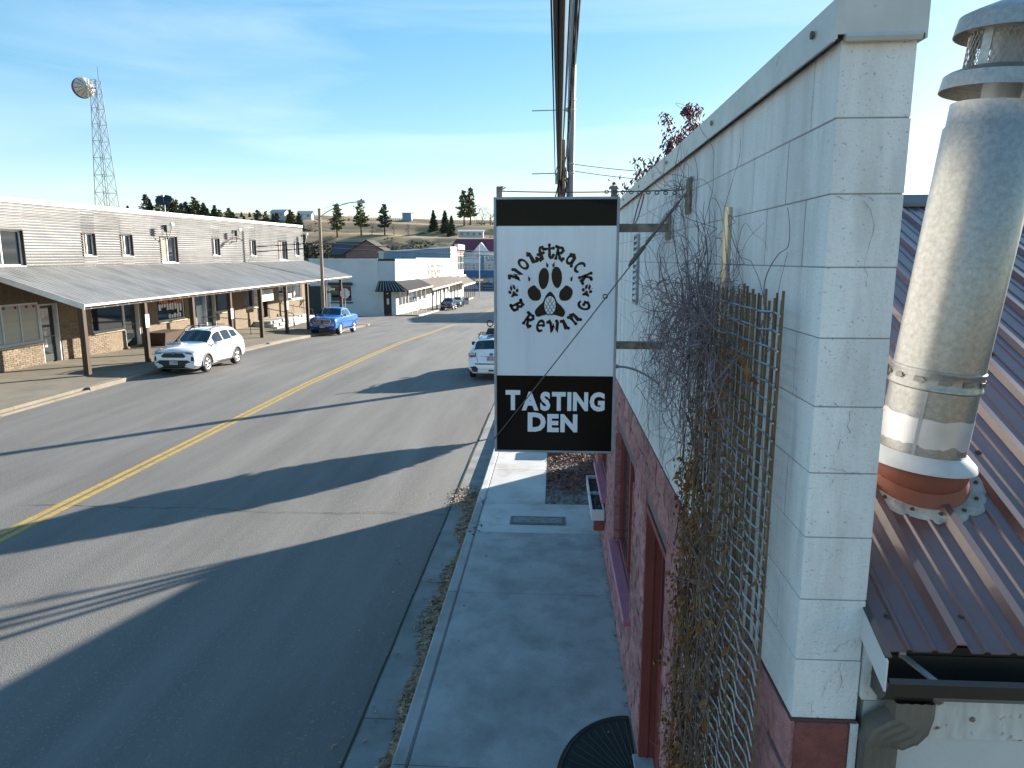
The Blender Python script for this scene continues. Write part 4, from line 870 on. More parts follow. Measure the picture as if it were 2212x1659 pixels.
for i, (a, b, z0, z1) in enumerate(UW):
    mb = MB(); xb, xf = FX-.19, FX+.03
    mb.box(xb, xf-.006, b-.03, b-.001, z0, z1); mb.box(xb, xf-.006, a+.001, a+.03, z0, z1); mb.box(xb, xf-.006, a+.03, b-.03, z1-.03, z1-.001); mb.build('window_jamb', frame_d, arc_b)
    mb = MB(); x0, x1 = FX-.175, FX-.115; A, B = a+.03, b-.03; t = .055
    mb.box(x0, x1, A, A+t, z0+.02, z1-.03); mb.box(x0, x1, B-t, B, z0+.02, z1-.03); mb.box(x0, x1, A+t, B-t, z0+.02, z0+.02+t); mb.box(x0, x1, A+t, B-t, z1-.03-t, z1-.03); m_ = (A+B)/2 if i != 1 and i != 2 else A+(B-A)*.46
    mb.box(x0+.005, x1+.01, m_-.03, m_+.03, z0+.02+t, z1-.03-t); mb.box(FX-.175, FX+.035, a+.03, b-.03, z0-.02, z0+.018); f = mb.build('window', white_trim, arc_b)
    for k, (p, q) in enumerate(((A+t, m_-.03), (m_+.03, B-t))):
        mb = MB(); mb.box(x0+.01, x0+.025, p+.002, q-.002, z0+.022+t, z1-.032-t); mb.build('pane', dark_glass if (k or i in (4, 5, 7)) else curt, f)
# arcade roof: sheets with ribs running down the slope
AX0, AX1 = FX-.02, -17.28
ea = lambda y: 2.66+.0072*(y-25.3); wa = lambda y: 3.95+.0065*(y-25.3)
ni = 12; W_ = 35.0/ni
for i in range(ni):
    a, b = 25.3+W_*i, 25.3+W_*(i+1); mb = MB(); cols = []; nr = 12; p_ = (b-a)/nr
    for k in range(nr):
        for f_, h in ((0, 0), (.45, .0), (.62, .015), (.88, .015)): cols.append((a+(k+f_)*p_, h))
    cols.append((b, 0)); lift = .002*(i % 2); n = len(cols)
    P_ = lambda y, x, z, h: (x, y, z+h+lift)
    vs = [P_(y, AX0, wa(y), h) for y, h in cols]+[P_(y, AX1, ea(y), h) for y, h in cols]
    mb.add(vs+[(x, y, z-.006) for x, y, z in vs], [(k, n+k, n+k+1, k+1) for k in range(n-1)]+[(2*n+k+1, 3*n+k+1, 3*n+k, 2*n+k) for k in range(n-1)]+[(n+k, 3*n+k, 3*n+k+1, n+k+1) for k in range(n-1)]); mb.build('awning_sheet', awning_m, arc_b)
    mb = MB(); mb.hexa([(AX1-.01, a, ea(a)-.09), (AX1+.02, a, ea(a)-.09), (AX1+.02, b-.004, ea(b)-.09), (AX1-.01, b-.004, ea(b)-.09)], [(AX1-.01, a, ea(a)-.012), (AX1+.02, a, ea(a)-.012), (AX1+.02, b-.004, ea(b)-.012), (AX1-.01, b-.004, ea(b)-.012)]); mb.build('eave_trim', flash_m, arc_b)
    mb = MB(); mb.hexa([(FX+.03, a, wa(a)-.12), (AX1-.02, a, ea(a)-.12), (AX1-.02, b, ea(b)-.12), (FX+.03, b, wa(b)-.12)], [(FX+.03, a, wa(a)-.05), (AX1-.02, a, ea(a)-.05), (AX1-.02, b, ea(b)-.05), (FX+.03, b, wa(b)-.05)]); mb.build('soffit_board', soffit_m, arc_b)
for y, s_ in ((25.28, -1), (60.31, 1)):
    mb = MB(); y0, y1 = (y-.03, y) if s_ < 0 else (y, y+.03)
    mb.hexa([(FX, y0, wa(y)-.20), (AX1, y0, ea(y)-.20), (AX1, y1, ea(y)-.20), (FX, y1, wa(y)-.20)], [(FX, y0, wa(y)+.02), (AX1+.03, y0, ea(y)+.02), (AX1+.03, y1, ea(y)+.02), (FX, y1, wa(y)+.02)]); mb.build('barge_board', galv if s_ > 0 else flash_m, arc_b)
mb = MB(); mb.hexa([(-17.60, 25.35, ea(25.3)-.21), (-17.42, 25.35, ea(25.3)-.21), (-17.42, 60.2, ea(60.2)-.21), (-17.60, 60.2, ea(60.2)-.21)], [(-17.60, 25.35, ea(25.3)-.125), (-17.42, 25.35, ea(25.3)-.125), (-17.42, 60.2, ea(60.2)-.125), (-17.60, 60.2, ea(60.2)-.125)]); mb.build('eave_beam', post_wood, arc_b)
for k in range(44):
    y = 25.6+.8*k; mb = MB(); z = ea(y); mb.tube([(AX1+.005, y, z-.09), (AX1+.008, y, z-.17), (AX1+.008, y+.10, z-.175)], .010, 4); mb.build('light_hook', flash_m, arc_b)
for k in range(9):
    y = 25.42+4.045*k; zt_ = ea(y)-.21; zb = sw(y)+(lz(y)-sw(y))*.28
    mb = MB(); mb.box(-17.61, -17.41, y-.10, y+.10, zb-.4, zt_, .008); mb.build('post', post_wood, arc_b)
# storefront: openings, brick veneer laid piece by piece
OPEN = [(25.2, 28.22, .95, 2.55), (28.22, 29.35, .0, 2.45), (31.5, 34.0, .95, 2.5), (34.0, 35.35, .0, 2.45), (37.0, 39.8, .98, 2.5), (41.15, 42.45, .12, 2.5), (42.45, 43.65, .1, 2.5), (43.65, 45.6, 1.0, 2.5), (48.1, 50.4, .97, 2.5), (50.55, 51.8, .1, 2.5), (54.05, 59.0, 1.1, 2.5)]
bl, bh = .30, .083; jg = .008
bm_ = [MB().box(-.012-.004*k, .05, jg/2, bl-jg/2, jg/2, bh-jg/2, .006).mesh('brick', brick_m) for k in range(3)]
BR = []
c = 0; z = -.62
while z < 2.5:
    y = 22.0+(bl/2 if c % 2 else 0)
    while y < 59.95:
        y0, y1 = y, min(y+bl, 59.95); y += bl
        if z+bh < lz(y0)+.02: continue
        segs_ = [(y0, y1)]
        for a, b, q0, q1 in OPEN:
            if z+bh > q0+.01 and z < q1-.01:
                ns = []
                for p, q in segs_:
                    if q <= a or p >= b: ns.append((p, q))
                    else:
                        if p < a: ns.append((p, a))
                        if q > b: ns.append((b, q))
                segs_ = ns
        for p, q in segs_:
            if q-p > .05: BR.append((p, q, z))
    z += bh; c += 1
BR.sort(key=lambda r: (r[0] if r[2] < 1.6 else r[0]+12) if r[0] > 25.8 else 99)
rest = MB()
for k, (p, q, z) in enumerate(BR):
    if k < 295: inst('brick', RND.choice(bm_), arc_b, (FX+.002+.004*RND.random(), p, z), rot=(0, 0, math.pi) if False else (0, 0, 0), sc=(-1, (q-p)/bl, 1))
    else: rest.box(FX-.04, FX+.013+.004*RND.random(), p+.004, q-.004, z+.004, z+bh-.004)
rest.build('brick_courses', brick_m, arc_b, kind='stuff')
bk = MB(); yb = 22.0
ed = sorted(set([22.0, 59.95]+[v for o_ in OPEN for v in o_[:2]]))
for a, b in zip(ed[:-1], ed[1:]):
    m_ = (a+b)/2; op = [o_ for o_ in OPEN if o_[0] < m_ < o_[1]]
    if op: bk.box(FX-.06, FX-.001, a, b, -.9, op[0][2]-.004); bk.box(FX-.06, FX-.001, a, b, op[0][3]+.004, 3.95)
    else: bk.box(FX-.06, FX-.001, a, b, -.9, 3.95)
bk.build('brick_backing', brick_dark, arc_b)
sill_m = mat('cream_sill_stone', (.47, .40, .27), .8, var=.12)
blue_glass = mat('blue_tinted_glass', (.012, .02, .035), .03, spec=.9)
def shopwin(a, b, z0, z1, panes, pm=None, name='shop_window'):
    mb = MB(); x0, x1 = FX-.10, FX-.03; t = .06
    mb.box(x0, x1, a, a+t, z0, z1); mb.box(x0, x1, b-t, b, z0, z1); mb.box(x0, x1, a+t, b-t, z1-t, z1); mb.box(x0, x1, a+t, b-t, z0, z0+t)
    st = (b-a-2*t)/panes
    for k in range(1, panes): mb.box(x0+.004, x1-.004, a+t+st*k-.025, a+t+st*k+.025, z0+t, z1-t)
    f = mb.build(name, white_trim, arc_b)
    for k in range(panes):
        m2 = MB(); m2.box(FX-.085, FX-.07, a+t+st*k+(.026 if k else .002), a+t+st*(k+1)-(.026 if k < panes-1 else .002), z0+t+.002, z1-t-.002); m2.build('pane', (pm[k] if isinstance(pm, list) else pm) or dark_glass, f)
    m2 = MB(); m2.box(FX-.03, FX+.12, a-.05, b+.05, z0-.10, z0-.035, .01); m2.build('window_sill', sill_m, arc_b)
    m2 = MB(); m2.box(FX-.03, FX+.04, a, b, z0-.034, z0+.03, .006); m2.build('sill_board', white_trim, arc_b)
    return f
def shopdoor(a, b, z0, z1, m, glazed=True, fm=None):
    mb = MB(); x0, x1 = FX-.30, FX-.20; t = .07
    mb.box(x0, FX-.02, a, a+t, z0-.1, z1); mb.box(x0, FX-.02, b-t, b, z0-.1, z1); mb.box(x0, x1, a+t, b-t, z1-t, z1); f = mb.build('door_frame', fm or white_trim, arc_b)
    m2 = MB(); m2.box(FX-.27, FX-.22, a+t+.004, b-t-.004, z0, z1-t-.004); d = m2.build('door', m, f)
    if glazed:
        m2 = MB(); m2.box(FX-.218, FX-.214, a+t+.10, b-t-.10, z0+.30, z1-t-.12); m2.build('pane', dark_glass, f)
        m2 = MB(); m2.tube([(FX-.19, a+t+.06, z0+1.05), (FX-.19, b-t-.06, z0+1.05)], .018, 6); m2.build('push_bar', galv_dull, f)
    return f
dk_door = mat('dark_door', (.022, .03, .022), .4)
wA = shopwin(25.2, 28.22, .95, 2.55, 3, blind)
shopdoor(28.22, 29.35, .02, 2.45, dk_door)
for k, (y, z, h, w2) in enumerate(((28.66, 1.95, .18, .14), (28.74, 1.42, .04, .16), (28.70, 1.18, .26, .14), (28.70, .80, .34, .14))):
    m2 = MB(); m2.box(FX-.212, FX-.210, y-w2/2, y+w2/2, z-h/2, z+h/2); m2.build('door_notice', white_trim, arc_b)
for y in (25.9, 26.4, 27.0, 27.6, 28.0):
    m2 = MB(); m2.lathe([(0, -.06), (.045, -.03), (.05, .0), (.03, .05), (0, .06)], 8, (FX-.06, y, 2.40)); m2.build('red_ornament', mat('red_ornament_m', (.45, .05, .06), .4), arc_b)
shopwin(31.5, 34.0, .95, 2.5, 1, blue_glass)
shopdoor(34.0, 35.35, .0, 2.45, dk_door)
wC = shopwin(37.0, 39.8, .98, 2.5, 1, mat('office_glass', (.035, .04, .04), .05, spec=.8))
rr = random.Random(8)
for k in range(9):
    y = 37.25+.27*k; m2 = MB(); zz = rr.uniform(1.5, 1.9); m2.box(FX-.066, FX-.062, y, y+rr.uniform(.16, .22), zz-.3*rr.random(), zz+.3); m2.build('window_notice', white_trim, arc_b)
for k in range(5):
    y = 38.2+.28*k; m2 = MB(); m2.box(FX-.066, FX-.062, y, y+.2, 1.08, 1.08+rr.uniform(.12, .3)); m2.build('window_notice', white_trim, arc_b)
red_neon = mat('red_window_letters', (.50, .10, .045), .5)
mb = MB(); text(mb, 'Real Estate', .52, frame((FX+.02, 38.35, 2.05), (0, 1, 0), (0, 0, 1), (1, 0, 0)), 0, .012, bold=.012, sx=1.05); mb.build('window_lettering', red_neon, wC)
blue_d = mat('blue_door', (.045, .16, .32), .45)
shopdoor(41.15, 42.45, .15, 2.5, blue_d, glazed=False)
m2 = MB(); m2.box(FX-.214, FX-.208, 41.30, 42.30, .35, 1.55); m2.build('door_poster', mat('white_blue_poster', (.55, .62, .68), .5, var=.2, scale=3), arc_b)
m2 = MB(); m2.box(FX-.02, FX+.03, 41.2, 42.4, 2.06, 2.42, .006); m2.build('shop_sign', mat('teal_sign', (.06, .20, .26), .5), arc_b)
shopdoor(42.45, 43.65, .15, 2.5, dk_door)
shopwin(43.65, 45.6, 1.0, 2.5, 1)
shopwin(48.1, 50.4, .97, 2.5, 1)
shopdoor(50.55, 51.8, .15, 2.5, mat('brown_door', (.06, .035, .02), .5), glazed=False, fm=frame_d)
wF = shopwin(54.05, 59.0, 1.1, 2.5, 3)
for y, z, s_ in ((57.6, 1.55, .2), (56.4, 2.15, .12), (55.0, 2.0, .13)):
    pts = []
    for k in range(12): 
        t = math.pi*2*k/12; r_ = s_ if k % 2 == 0 else s_*.45; pts.append((r_*math.cos(t)*.8, r_*math.sin(t)*1.25))
    MB().flat(pts, frame((FX-.066, y, z), (0, 1, 0), (0, 0, 1), (1, 0, 0)), 0, .004).build('snowflake_decal', white_trim, wF)
# shop signs, notices, steps and rails of the arcade
def board(y0, y1, z0, z1, x, lines, label, m=white_trim, ink=mat('grey_ink', (.30, .30, .32), .7), sc=.11):
    t = thing('shop_sign', label, 'sign', (x, (y0+y1)/2, z0)); mb = MB(); mb.box(x-.02, x+.02, y0, y1, z0, z1, .004); mb.build('board', m, t)
    n = len(lines)
    for i, s_ in enumerate(lines):
        if not s_: continue
        mb = MB(); text(mb, s_, sc, frame((x+.02, (y0+y1)/2, z1-(z1-z0)*(i+.6)/(n+.2)), (0, 1, 0), (0, 0, 1), (1, 0, 0)), .001, .004, bold=.003); mb.build('lettering', ink, t)
    mb = MB(); 
    for y in (y0+.2, y1-.2): mb.tube([(x, y, z1), (x-.02, y, ea(y)-.1)], .006, 4)
    mb.build('hanger', cable_m, t); return t
board(44.6, 46.55, 1.62, 2.36, -18.7, ['REAL ESTATE', 'SERVICES', 'RENTALS', 'OPEN'], 'large white sign board with grey lettering hanging under the arcade roof', sc=.16)
board(49.6, 51.35, 1.98, 2.36, -19.2, ['INSURANCE'], 'upper pale blue sign board of the pair by the steps', mat('pale_blue_board', (.50, .62, .70), .6), mat('blue_ink', (.14, .26, .45), .7), .20)
board(50.0, 51.2, 1.55, 1.92, -19.2, ['OFFICE'], 'lower small pale blue sign board of the pair by the steps', mat('pale_blue_board', (.50, .62, .70), .6), mat('blue_ink', (.14, .26, .45), .7), .17)
for y, z0, lab in ((29.46, 1.42, 'white parking notice on the arcade post in front of the white car'), (37.55, 1.12, 'white parking notice on the arcade post behind the white car'), (45.65, 1.06, 'white parking notice on the arcade post beside the steps')):
    mb = MB(); mb.box(-17.405, -17.395, y-.15, y+.15, z0, z0+.56, .003); t = one(mb, 'parking_notice', white_trim, lab, 'sign', (-17.4, y, z0), 'parking notices on the arcade posts')
    mb = MB()
    for k in range(3): mb.box(-17.394, -17.392, y-.10, y+.10, z0+.40-.13*k, z0+.44-.13*k)
    mb.build('print', mat('faint_print', (.5, .5, .5), .8), t)
st = thing('entrance_steps', 'pale concrete double steps with pipe rails under the arcade', 'steps', (-20, 51, -.45))
for k in range(3):
    mb = MB(); z0 = -.55; mb.box(FX+.03, FX+1.25+.32*(2-k), 48.6+.25*k, 58.0-.6*k, z0+.17*k, z0+.17*(k+1), .012); mb.build('step', concrete_new, st)
rl = mat('black_pipe_rail', (.03, .022, .02), .5)
def rail(pts, label, grp='pipe rails along the arcade front'):
    t = thing('hand_rail', label, 'railing', (pts[0][0], pts[0][1], pts[0][2]-.9), grp)
    mb = MB(); mb.tube([Vector(p) for p in pts], .028, 6); mb.build('top_rail', rl, t)
    for p in (pts[0], pts[-1]):
        mb = MB(); mb.tube([p, (p[0], p[1], -.55)], .024, 6); mb.build('baluster', rl, t)
rail([(-20.6, 49.0, .98), (-18.9, 50.6, .42)], 'black pipe rail sloping down the near side of the entrance steps')
rail([(-20.6, 52.6, 1.02), (-18.8, 54.5, .45)], 'black pipe rail sloping down the middle of the entrance steps')
rail([(-20.6, 57.6, 1.0), (-19.0, 58.3, .5)], 'black pipe rail at the far end of the entrance steps')
rail([(-20.8, 40.9, .95), (-18.9, 43.2, .62)], 'black pipe rail behind the white car by the blue door')
pl = thing('wood_planter', 'brown wooden planter trough against the brick wall beside the white car', 'planter', (-20.6, 36.4, -.1))
mb = MB()
mb.hexa([(-21.2, 35.6, -.2), (-20.2, 35.6, -.2), (-20.2, 37.2, -.2), (-21.2, 37.2, -.2)], [(-21.2, 35.4, .55), (-20.0, 35.4, .55), (-20.0, 37.4, .55), (-21.2, 37.4, .55)]); mb.build('trough', post_wood, pl)
# flood lights with feed arms on the siding, roof dishes
fdk = mat('floodlight_green_black', (.03, .04, .03), .5)
for i, (y, z, lab) in enumerate(((37.7, 5.92, 'black floodlight on a curved arm above the wide upper window'), (46.2, 5.98, 'black floodlight on a curved arm between two small upper windows'), (59.2, 6.15, 'black floodlight on a curved arm at the far end of the siding'))):
    t = thing('flood_light', lab, 'floodlight', (FX, y+.3, z-.5), 'floodlights on the corrugated siding')
    mb = MB(); mb.box(FX+.42, FX+.60, y-.17, y+.17, z-.18, z+.18, .02); mb.build('lamp_head', fdk, t)
    mb = MB(); mb.tube([(FX+.45, y, z-.15), (FX+.42, y+.12, z-.38), (FX+.30, y+.38, z-.50), (FX+.28, y+.62, z-.40), (FX+.30, y+.80, z-.05), (FX+.32, y+.82, z+.18)], .022, 6); mb.lathe([(.07, -.05), (.05, .02), (0, .03)], 8, (FX+.31, y+.38, z-.50)); mb.tube([(FX+.0, y+.38, z-.55), (FX+.31, y+.38, z-.52)], .025, 6); mb.build('arm', fdk, t)
    mb = MB(); mb.box(FX+.26, FX+.40, y+.72, y+1.02, z+.16, z+.34, .03); mb.build('photo_sensor', white_trim, t)
def dish(name, label, o, ax, r_, mcol, depth=.22, grp=None):
    t = thing(name, label, 'satellite dish', (o[0], o[1], o[2]-1.2*r_), grp); axv = Vector(ax).normalized()
    MB().lathe([(0, 0), (r_*.35, depth*r_*.12), (r_*.7, depth*r_*.5), (r_, depth*r_), (r_*.99, depth*r_+.012), (r_*.68, depth*r_*.5+.015), (0, .015)], 24, o, axv).build('reflector', mcol, t, True)
    mb = MB(); mb.tube([Vector(o), Vector(o)+Vector((0, 0, -1.3*r_))], .03, 6); mb.build('mast', galv_dull, t)
    mb = MB(); q = Vector(o)+axv*r_*.9; mb.tube([Vector(o)+Vector((0, 0, -r_*.9))+axv*depth*r_, q], .015, 4); mb.box(q.x-.06, q.x+.06, q.y-.06, q.y+.06, q.z-.05, q.z+.05); mb.build('feed_arm', galv_dull, t)
dish('satellite_dish', 'black satellite dish on a short mast on the arcade building roof', (-22.3, 40.5, 7.55), (.18, -.62, .70), .46, mat('black_dish', (.02, .02, .022), .5))
# ------------------------------------------------------------------ poles and wires
def xsec(a, b, sag, r_, n=22, k=5):
    mb = MB(); a, b = Vector(a), Vector(b); mb.tube(catpts(a, b, n, sag), r_, k); return mb
lp = thing('street_lamp', 'weathered wooden pole with a long curved lamp arm reaching over the street', 'street lamp', (-17.2, 52.3, -.9))
MB().tube([(-17.2, 52.3, -1.0), (-17.2, 52.3, 3.5), (-17.2, 52.3, 7.95)], [.13, .12, .105], 10).build('pole', mat('grey_pole_wood', (.27, .21, .15), .85, var=.3, scale=4, stretch=(4, 4, .4)), lp, True)
mb = MB(); mb.tube([(-17.15, 52.3, 7.35), (-16.6, 52.3, 7.72), (-15.8, 52.3, 8.12), (-15.0, 52.3, 8.34), (-14.3, 52.3, 8.40)], .035, 6); mb.tube([(-17.15, 52.3, 7.85), (-15.6, 52.3, 8.30), (-15.0, 52.3, 8.345)], .008, 4); mb.build('lamp_arm', galv, lp)
mb = MB(); mb.lathe([(0, 0), (.07, .02), (.11, .15), (.13, .4), (.10, .62), (0, .68)], 10, (-14.4, 52.3, 8.42), (1, 0, -.02)); mb.build('luminaire', galv_dull, lp)
PX = .30
up = thing('utility_pole', 'brown wooden utility pole topped by cables beside the taller metal pole', 'utility pole', (.22, 28, 0))
MB().tube([(.22, 28, -.3), (.22, 28, 4), (.21, 28, 8.72)], [.20, .17, .14], 10).build('pole', wood_pole, up, True)
mb = MB()
for k in range(26):
    z = RND.uniform(6.8, 8.5); a = RND.uniform(0, 6.28); p = Vector((.22+.15*math.cos(a), 28+.15*math.sin(a), z)); mb.tube([p, p+Vector((RND.gauss(0, .05), RND.gauss(0, .05), -RND.uniform(.2, .7))), p+Vector((RND.gauss(0, .08), -.1, -RND.uniform(.6, 1.3)))], RND.uniform(.008, .03), 4)
mb.build('cable_drops', black_wire, up); 
mb = MB(); mb.box(-.02, .10, 27.82, 27.98, 7.1, 7.5, .02); mb.lathe([(0, 0), (.06, .05), (.05, .25), (0, .3)], 8, (.40, 27.9, 7.3)); mb.build('bracket', galv_dull, up)
mp_ = thing('metal_pole', 'tall grey steel pole with two thin side rods, beside the wooden pole', 'pole', (.56, 28.3, 0))
MB().tube([(.56, 28.3, -.3), (.56, 28.3, 8), (.60, 28.3, 16.5)], [.16, .15, .135], 14).build('pole', mat('blue_grey_steel', (.17, .20, .23), .5, .5, var=.12, scale=3), mp_, True)
for z in (9.85, 7.55):
    mb = MB(); mb.tube([(.45, 28.25, z), (-.92, 28.2, z-.03)], .022, 5); mb.lathe([(.10, 0), (.03, .14)], 8, (.44, 28.25, z), (-1, 0, 0)); mb.build('side_rod', galv_dull, mp_)
    mb = MB(); mb.lathe([(.162, -.03), (.166, 0), (.162, .03)], 14, (.565, 28.3, z)); mb.lathe([(.162, -.03), (.166, 0), (.162, .03)], 14, (.565, 28.3, z+.35)); mb.build('strap', galv, mp_)
cabs = [(-.080, 7.63, -.02, 7.45, .014), (-.028, 7.55, .10, 7.30, .034), (.008, 7.60, .12, 7.34, .030), (.062, 7.56, .15, 7.25, .050), (.10, 7.62, .18, 7.42, .016), (.165, 7.75, .24, 8.35, .014), (.185, 7.80, .26, 8.45, .012)]
tints = ['outermost thin', 'thick lashed', 'second lashed', 'thickest smooth', 'slim', 'upper thin', 'topmost thin']
for (x0, z0, x1, z1, r_), tn in zip(cabs, tints):
    x9, dx = x0, (x1-x0); a = Vector((x0*1.0-(x1-x0)*1.6, -20, z0+.0)); b = Vector((x1, 28, z1))
    mid = Vector((x0, 9.5, 7.52+(z0-7.6)))
    pts = []
    for i in range(31):
        y = -20+48*i/30; t = (y-9.5)/18.5
        x = x0+(x1-x0)*max(0, t) if y > 9.5 else x0+(x1-x0)*t*.4
        z = mid.z+(z1-mid.z)*(t*.55+.45*t*abs(t)) if t > 0 else mid.z+.02*t*t
        pts.append((x, y, z))
    one(MB().tube(pts, r_, 8), 'overhead_cable', black_wire, tn+' black overhead cable running along the street to the wooden pole', 'cable', (x0, 9.5, 7.4), 'overhead cables along the street', True)
bund = MB()
for k in range(5):
    pts = []
    for i in range(40):
        y = -16+44.3*i/39; t = (y-9.5)/18.8; z = 7.62+(8.0-7.62)*max(0, t)+.25*max(0, t)**2-.1*k*max(0, t-.6); x = .265+.03*math.cos(k*1.25+i*.35)+(.15*max(0, t)); pts.append((x, y, z+.028*math.sin(k*1.25+i*.35)))
    bund.tube(pts, .015, 5)
one(bund, 'cable_bundle', black_wire, 'twisted bundle of cables running along the street to the metal pole', 'cable', (.3, 10, 7.6))
for z, e, n_ in ((7.87, .0, 'upper'), (7.62, .10, 'lower')):
    one(xsec((.66, 28.2, z), (5.6, 24.5, 7.05-e*3), .10, .012, 10, 4), 'service_wire', black_wire, n_+' thin service wire from the metal pole to the red-leaved tree side', 'wire', (3, 26, 7))
fp = thing('far_utility_pole', 'wooden utility pole standing farther down the street on the brewery side', 'utility pole', (.2, 75, -2))
MB().tube([(.2, 75, -2.1), (.2, 75, 6.5)], [.18, .14], 8).build('pole', wood_pole, fp, True)
for z0, z1, n_ in ((5.5, 4.95, 'upper'), (5.15, 4.62, 'lower')):
    one(xsec((-17.1, 52.3, z0), (.1, 75, z1+.0), .15, .035, 22, 5), 'street_wire', black_wire, n_+' thick black wire crossing the street from the lamp pole', 'wire', (-8, 60, 3.4), 'wires crossing the street')
    one(xsec((-17.3, 52.3, z0), (-34, 44.0, z0-.9), .15, .03, 10, 4), 'street_wire', black_wire, n_+' black wire passing behind the arcade building to the lamp pole', 'wire', (-25, 48, z0-.4))
ssn = thing('stop_sign', 'octagonal stop sign seen from its plain back at the street corner', 'sign', (-17.1, 57.5, -1.1))
MB().tube([(-17.1, 57.5, -1.2), (-17.1, 57.5, 1.95)], .03, 6).build('post', galv_dull, ssn)
f_ = frame((-17.1, 57.53, 1.55), (.97, .24, 0), (0, 0, 1), (.24, -.97, 0)); MB().flat([(.40*math.cos(R(22.5+45*k)), .44*math.sin(R(22.5+45*k))) for k in range(8)], f_, 0, .006).build('plate', white_trim, ssn)
f_ = frame((-17.1, 57.536, 1.55), (-.97, -.24, 0), (0, 0, 1), (-.24, .97, 0)); MB().flat([(.40*math.cos(R(22.5+45*k)), .44*math.sin(R(22.5+45*k))) for k in range(8)], f_, 0, .003).build('sign_face', mat('stop_red', (.45, .02, .02), .4), ssn)
gsn = thing('street_name_sign', 'green street name plate on a thin post beside the arcade', 'sign', (-19.4, 60.7, -1.1))
MB().tube([(-19.4, 60.7, -1.2), (-19.4, 60.7, 1.9)], .025, 6).build('post', galv_dull, gsn)
MB().box(-19.85, -18.8, 60.69, 60.71, 1.42, 1.62).build('name_plate', mat('sign_green', (.02, .16, .07), .5), gsn)
MB().box(-19.38, -18.95, 60.69, 60.71, 1.66, 1.86).build('small_plate', white_trim, gsn)
# ------------------------------------------------------------------ white building across the side street
WB = -18.6; WY = 83.0
wb = thing('white_building', 'low white corner building with faded shop lettering and dark awnings beyond the side street', 'building', (WB, 100, -2.2))
dull_white = mat('painted_masonry', (.56, .57, .57), .75, var=.09, scale=.5, bump=.1, bscale=8)
mb = MB(); mb.box(WB-10.2, WB-2.03, WY, WY+44.9, -3.2, 4.28); mb.box(WB-2.03, WB-.02, WY+1.2, WY+44.9, -3.2, 4.28); mb.box(WB-2.02, WB-.03, WY+.02, WY+1.2, 1.55, 4.26); mb.box(WB-.55, WB-.0, WY+.03, WY+1.2, -3.2, 1.55); mb.box(WB-2.03, WB-1.5, WY+.03, WY+1.2, -3.2, 1.55); mb.build('wall', dull_white, wb)
mb = MB(); mb.box(WB-1.96, WB+.0, WY-.03, WY+.018, 1.75, 4.12); mb.build('corner_panel', mat('pale_grey_panel', (.50, .53, .55), .6, var=.05), wb)
mb = MB(); mb.box(WB-2.0, WB+.03, WY-.06, WY+.05, 4.12, 4.36); mb.build('black_cap', mat('black_trim', (.015, .015, .018), .5), wb)
for i in range(26):                                       # board siding on the street front
    y = WY+.06+.485*i; mb = MB(); mb.box(WB-.01, WB+.03, y, y+.46, 1.68, 4.14); mb.build('siding_board', white_trim, wb)
mb = MB(); mb.box(WB-.02, WB+.05, WY+.02, WY+12.7, 4.145, 4.34); mb.box(WB-10.3, WB-2.03, WY-.04, WY+.1, 4.285, 4.38); mb.box(WB-.03, WB+.045, 95.75, 127.95, 4.30, 4.50); mb.build('parapet_cap', flash_m, wb)
mb = MB(); mb.box(WB-.02, WB+.04, 95.8, 127.9, -3.1, 4.30); mb.build('plaster_front', mat('cream_plaster', (.60, .59, .55), .8, var=.08, scale=.6), wb)
mb = MB(); text(mb, "RIENER'S", 2.9, frame((WB+.04, 111.2, 2.35), (0, 1, 0), (0, 0, 1), (1, 0, 0)), .004, .02, bold=.06, sx=1.32); mb.build('faded_lettering', mat('faded_grey_letter', (.17, .16, .15), 1.0, var=.2, scale=2, spec=0.0), wb)
def swin(y, x0, x1, z0, z1, m=dark_glass, hood=False):
    mb = MB(); mb.box(x0, x1, y-.05, y+.02, z0, z1); f = mb.build('window', white_trim, wb)
    w_ = (x1-x0-.24)/2
    for k, (p, q) in enumerate(((x0+.08, x0+.08+w_*1.15), (x0+.16+w_*1.15, x1-.08))):
        m2 = MB(); m2.box(p, q, y-.062, y-.052, z0+.08, z1-.08); m2.build('pane', m, f)
    m2 = MB(); m2.box(x0-.06, x1+.06, y-.10, y-.0, z0-.2, z0-.002); m2.build('window_sill', mat('slate_sill', (.10, .11, .12), .6), wb)
    if hood: m2 = MB(); m2.box(x0-.15, x1+.1, y-.42, y-.0, z1+.02, z1+.36, .02); m2.build('roller_hood', mat('dark_hood', (.03, .03, .033), .5), wb)
swin(WY, -26.4, -23.8, -.62, 1.26, hood=True)
mb = MB(); mb.box(-29.0, -27.55, WY-.06, WY-.0, -2.1, 1.2); mb.build('door', mat('dark_green_door', (.02, .03, .028), .5), wb)
mb = MB(); mb.box(WB-10.3, WB-8.6, WY-.06, WY, -2.2, 1.9); 
mb = MB(); mb.box(WB-1.47, WB-.57, WY+.25, WY+.33, -2.0, .75); dd = mb.build('door', mat('black_door', (.018, .016, .016), .35), wb)
mb = MB(); mb.box(WB-1.15, WB-.88, WY+.24, WY+.248, -.95, -.25); mb.box(WB-1.15, WB-.95, WY+.24, WY+.248, .25, .4); mb.build('door_notice', white_trim, dd)
for i in range(6):
    y0 = WY+1.3+2.0*i; mb = MB(); mb.box(WB-.05, WB+.04, y0, y0+1.7, -1.25+(-.03*i), .72); f = mb.build('window', white_trim, wb)
    m2 = MB(); m2.box(WB+.041, WB+.048, y0+.12, y0+.8, -1.13-.03*i, .6); m2.box(WB+.041, WB+.048, y0+.9, y0+1.58, -1.13-.03*i, .6); m2.build('pane', dark_glass, f)
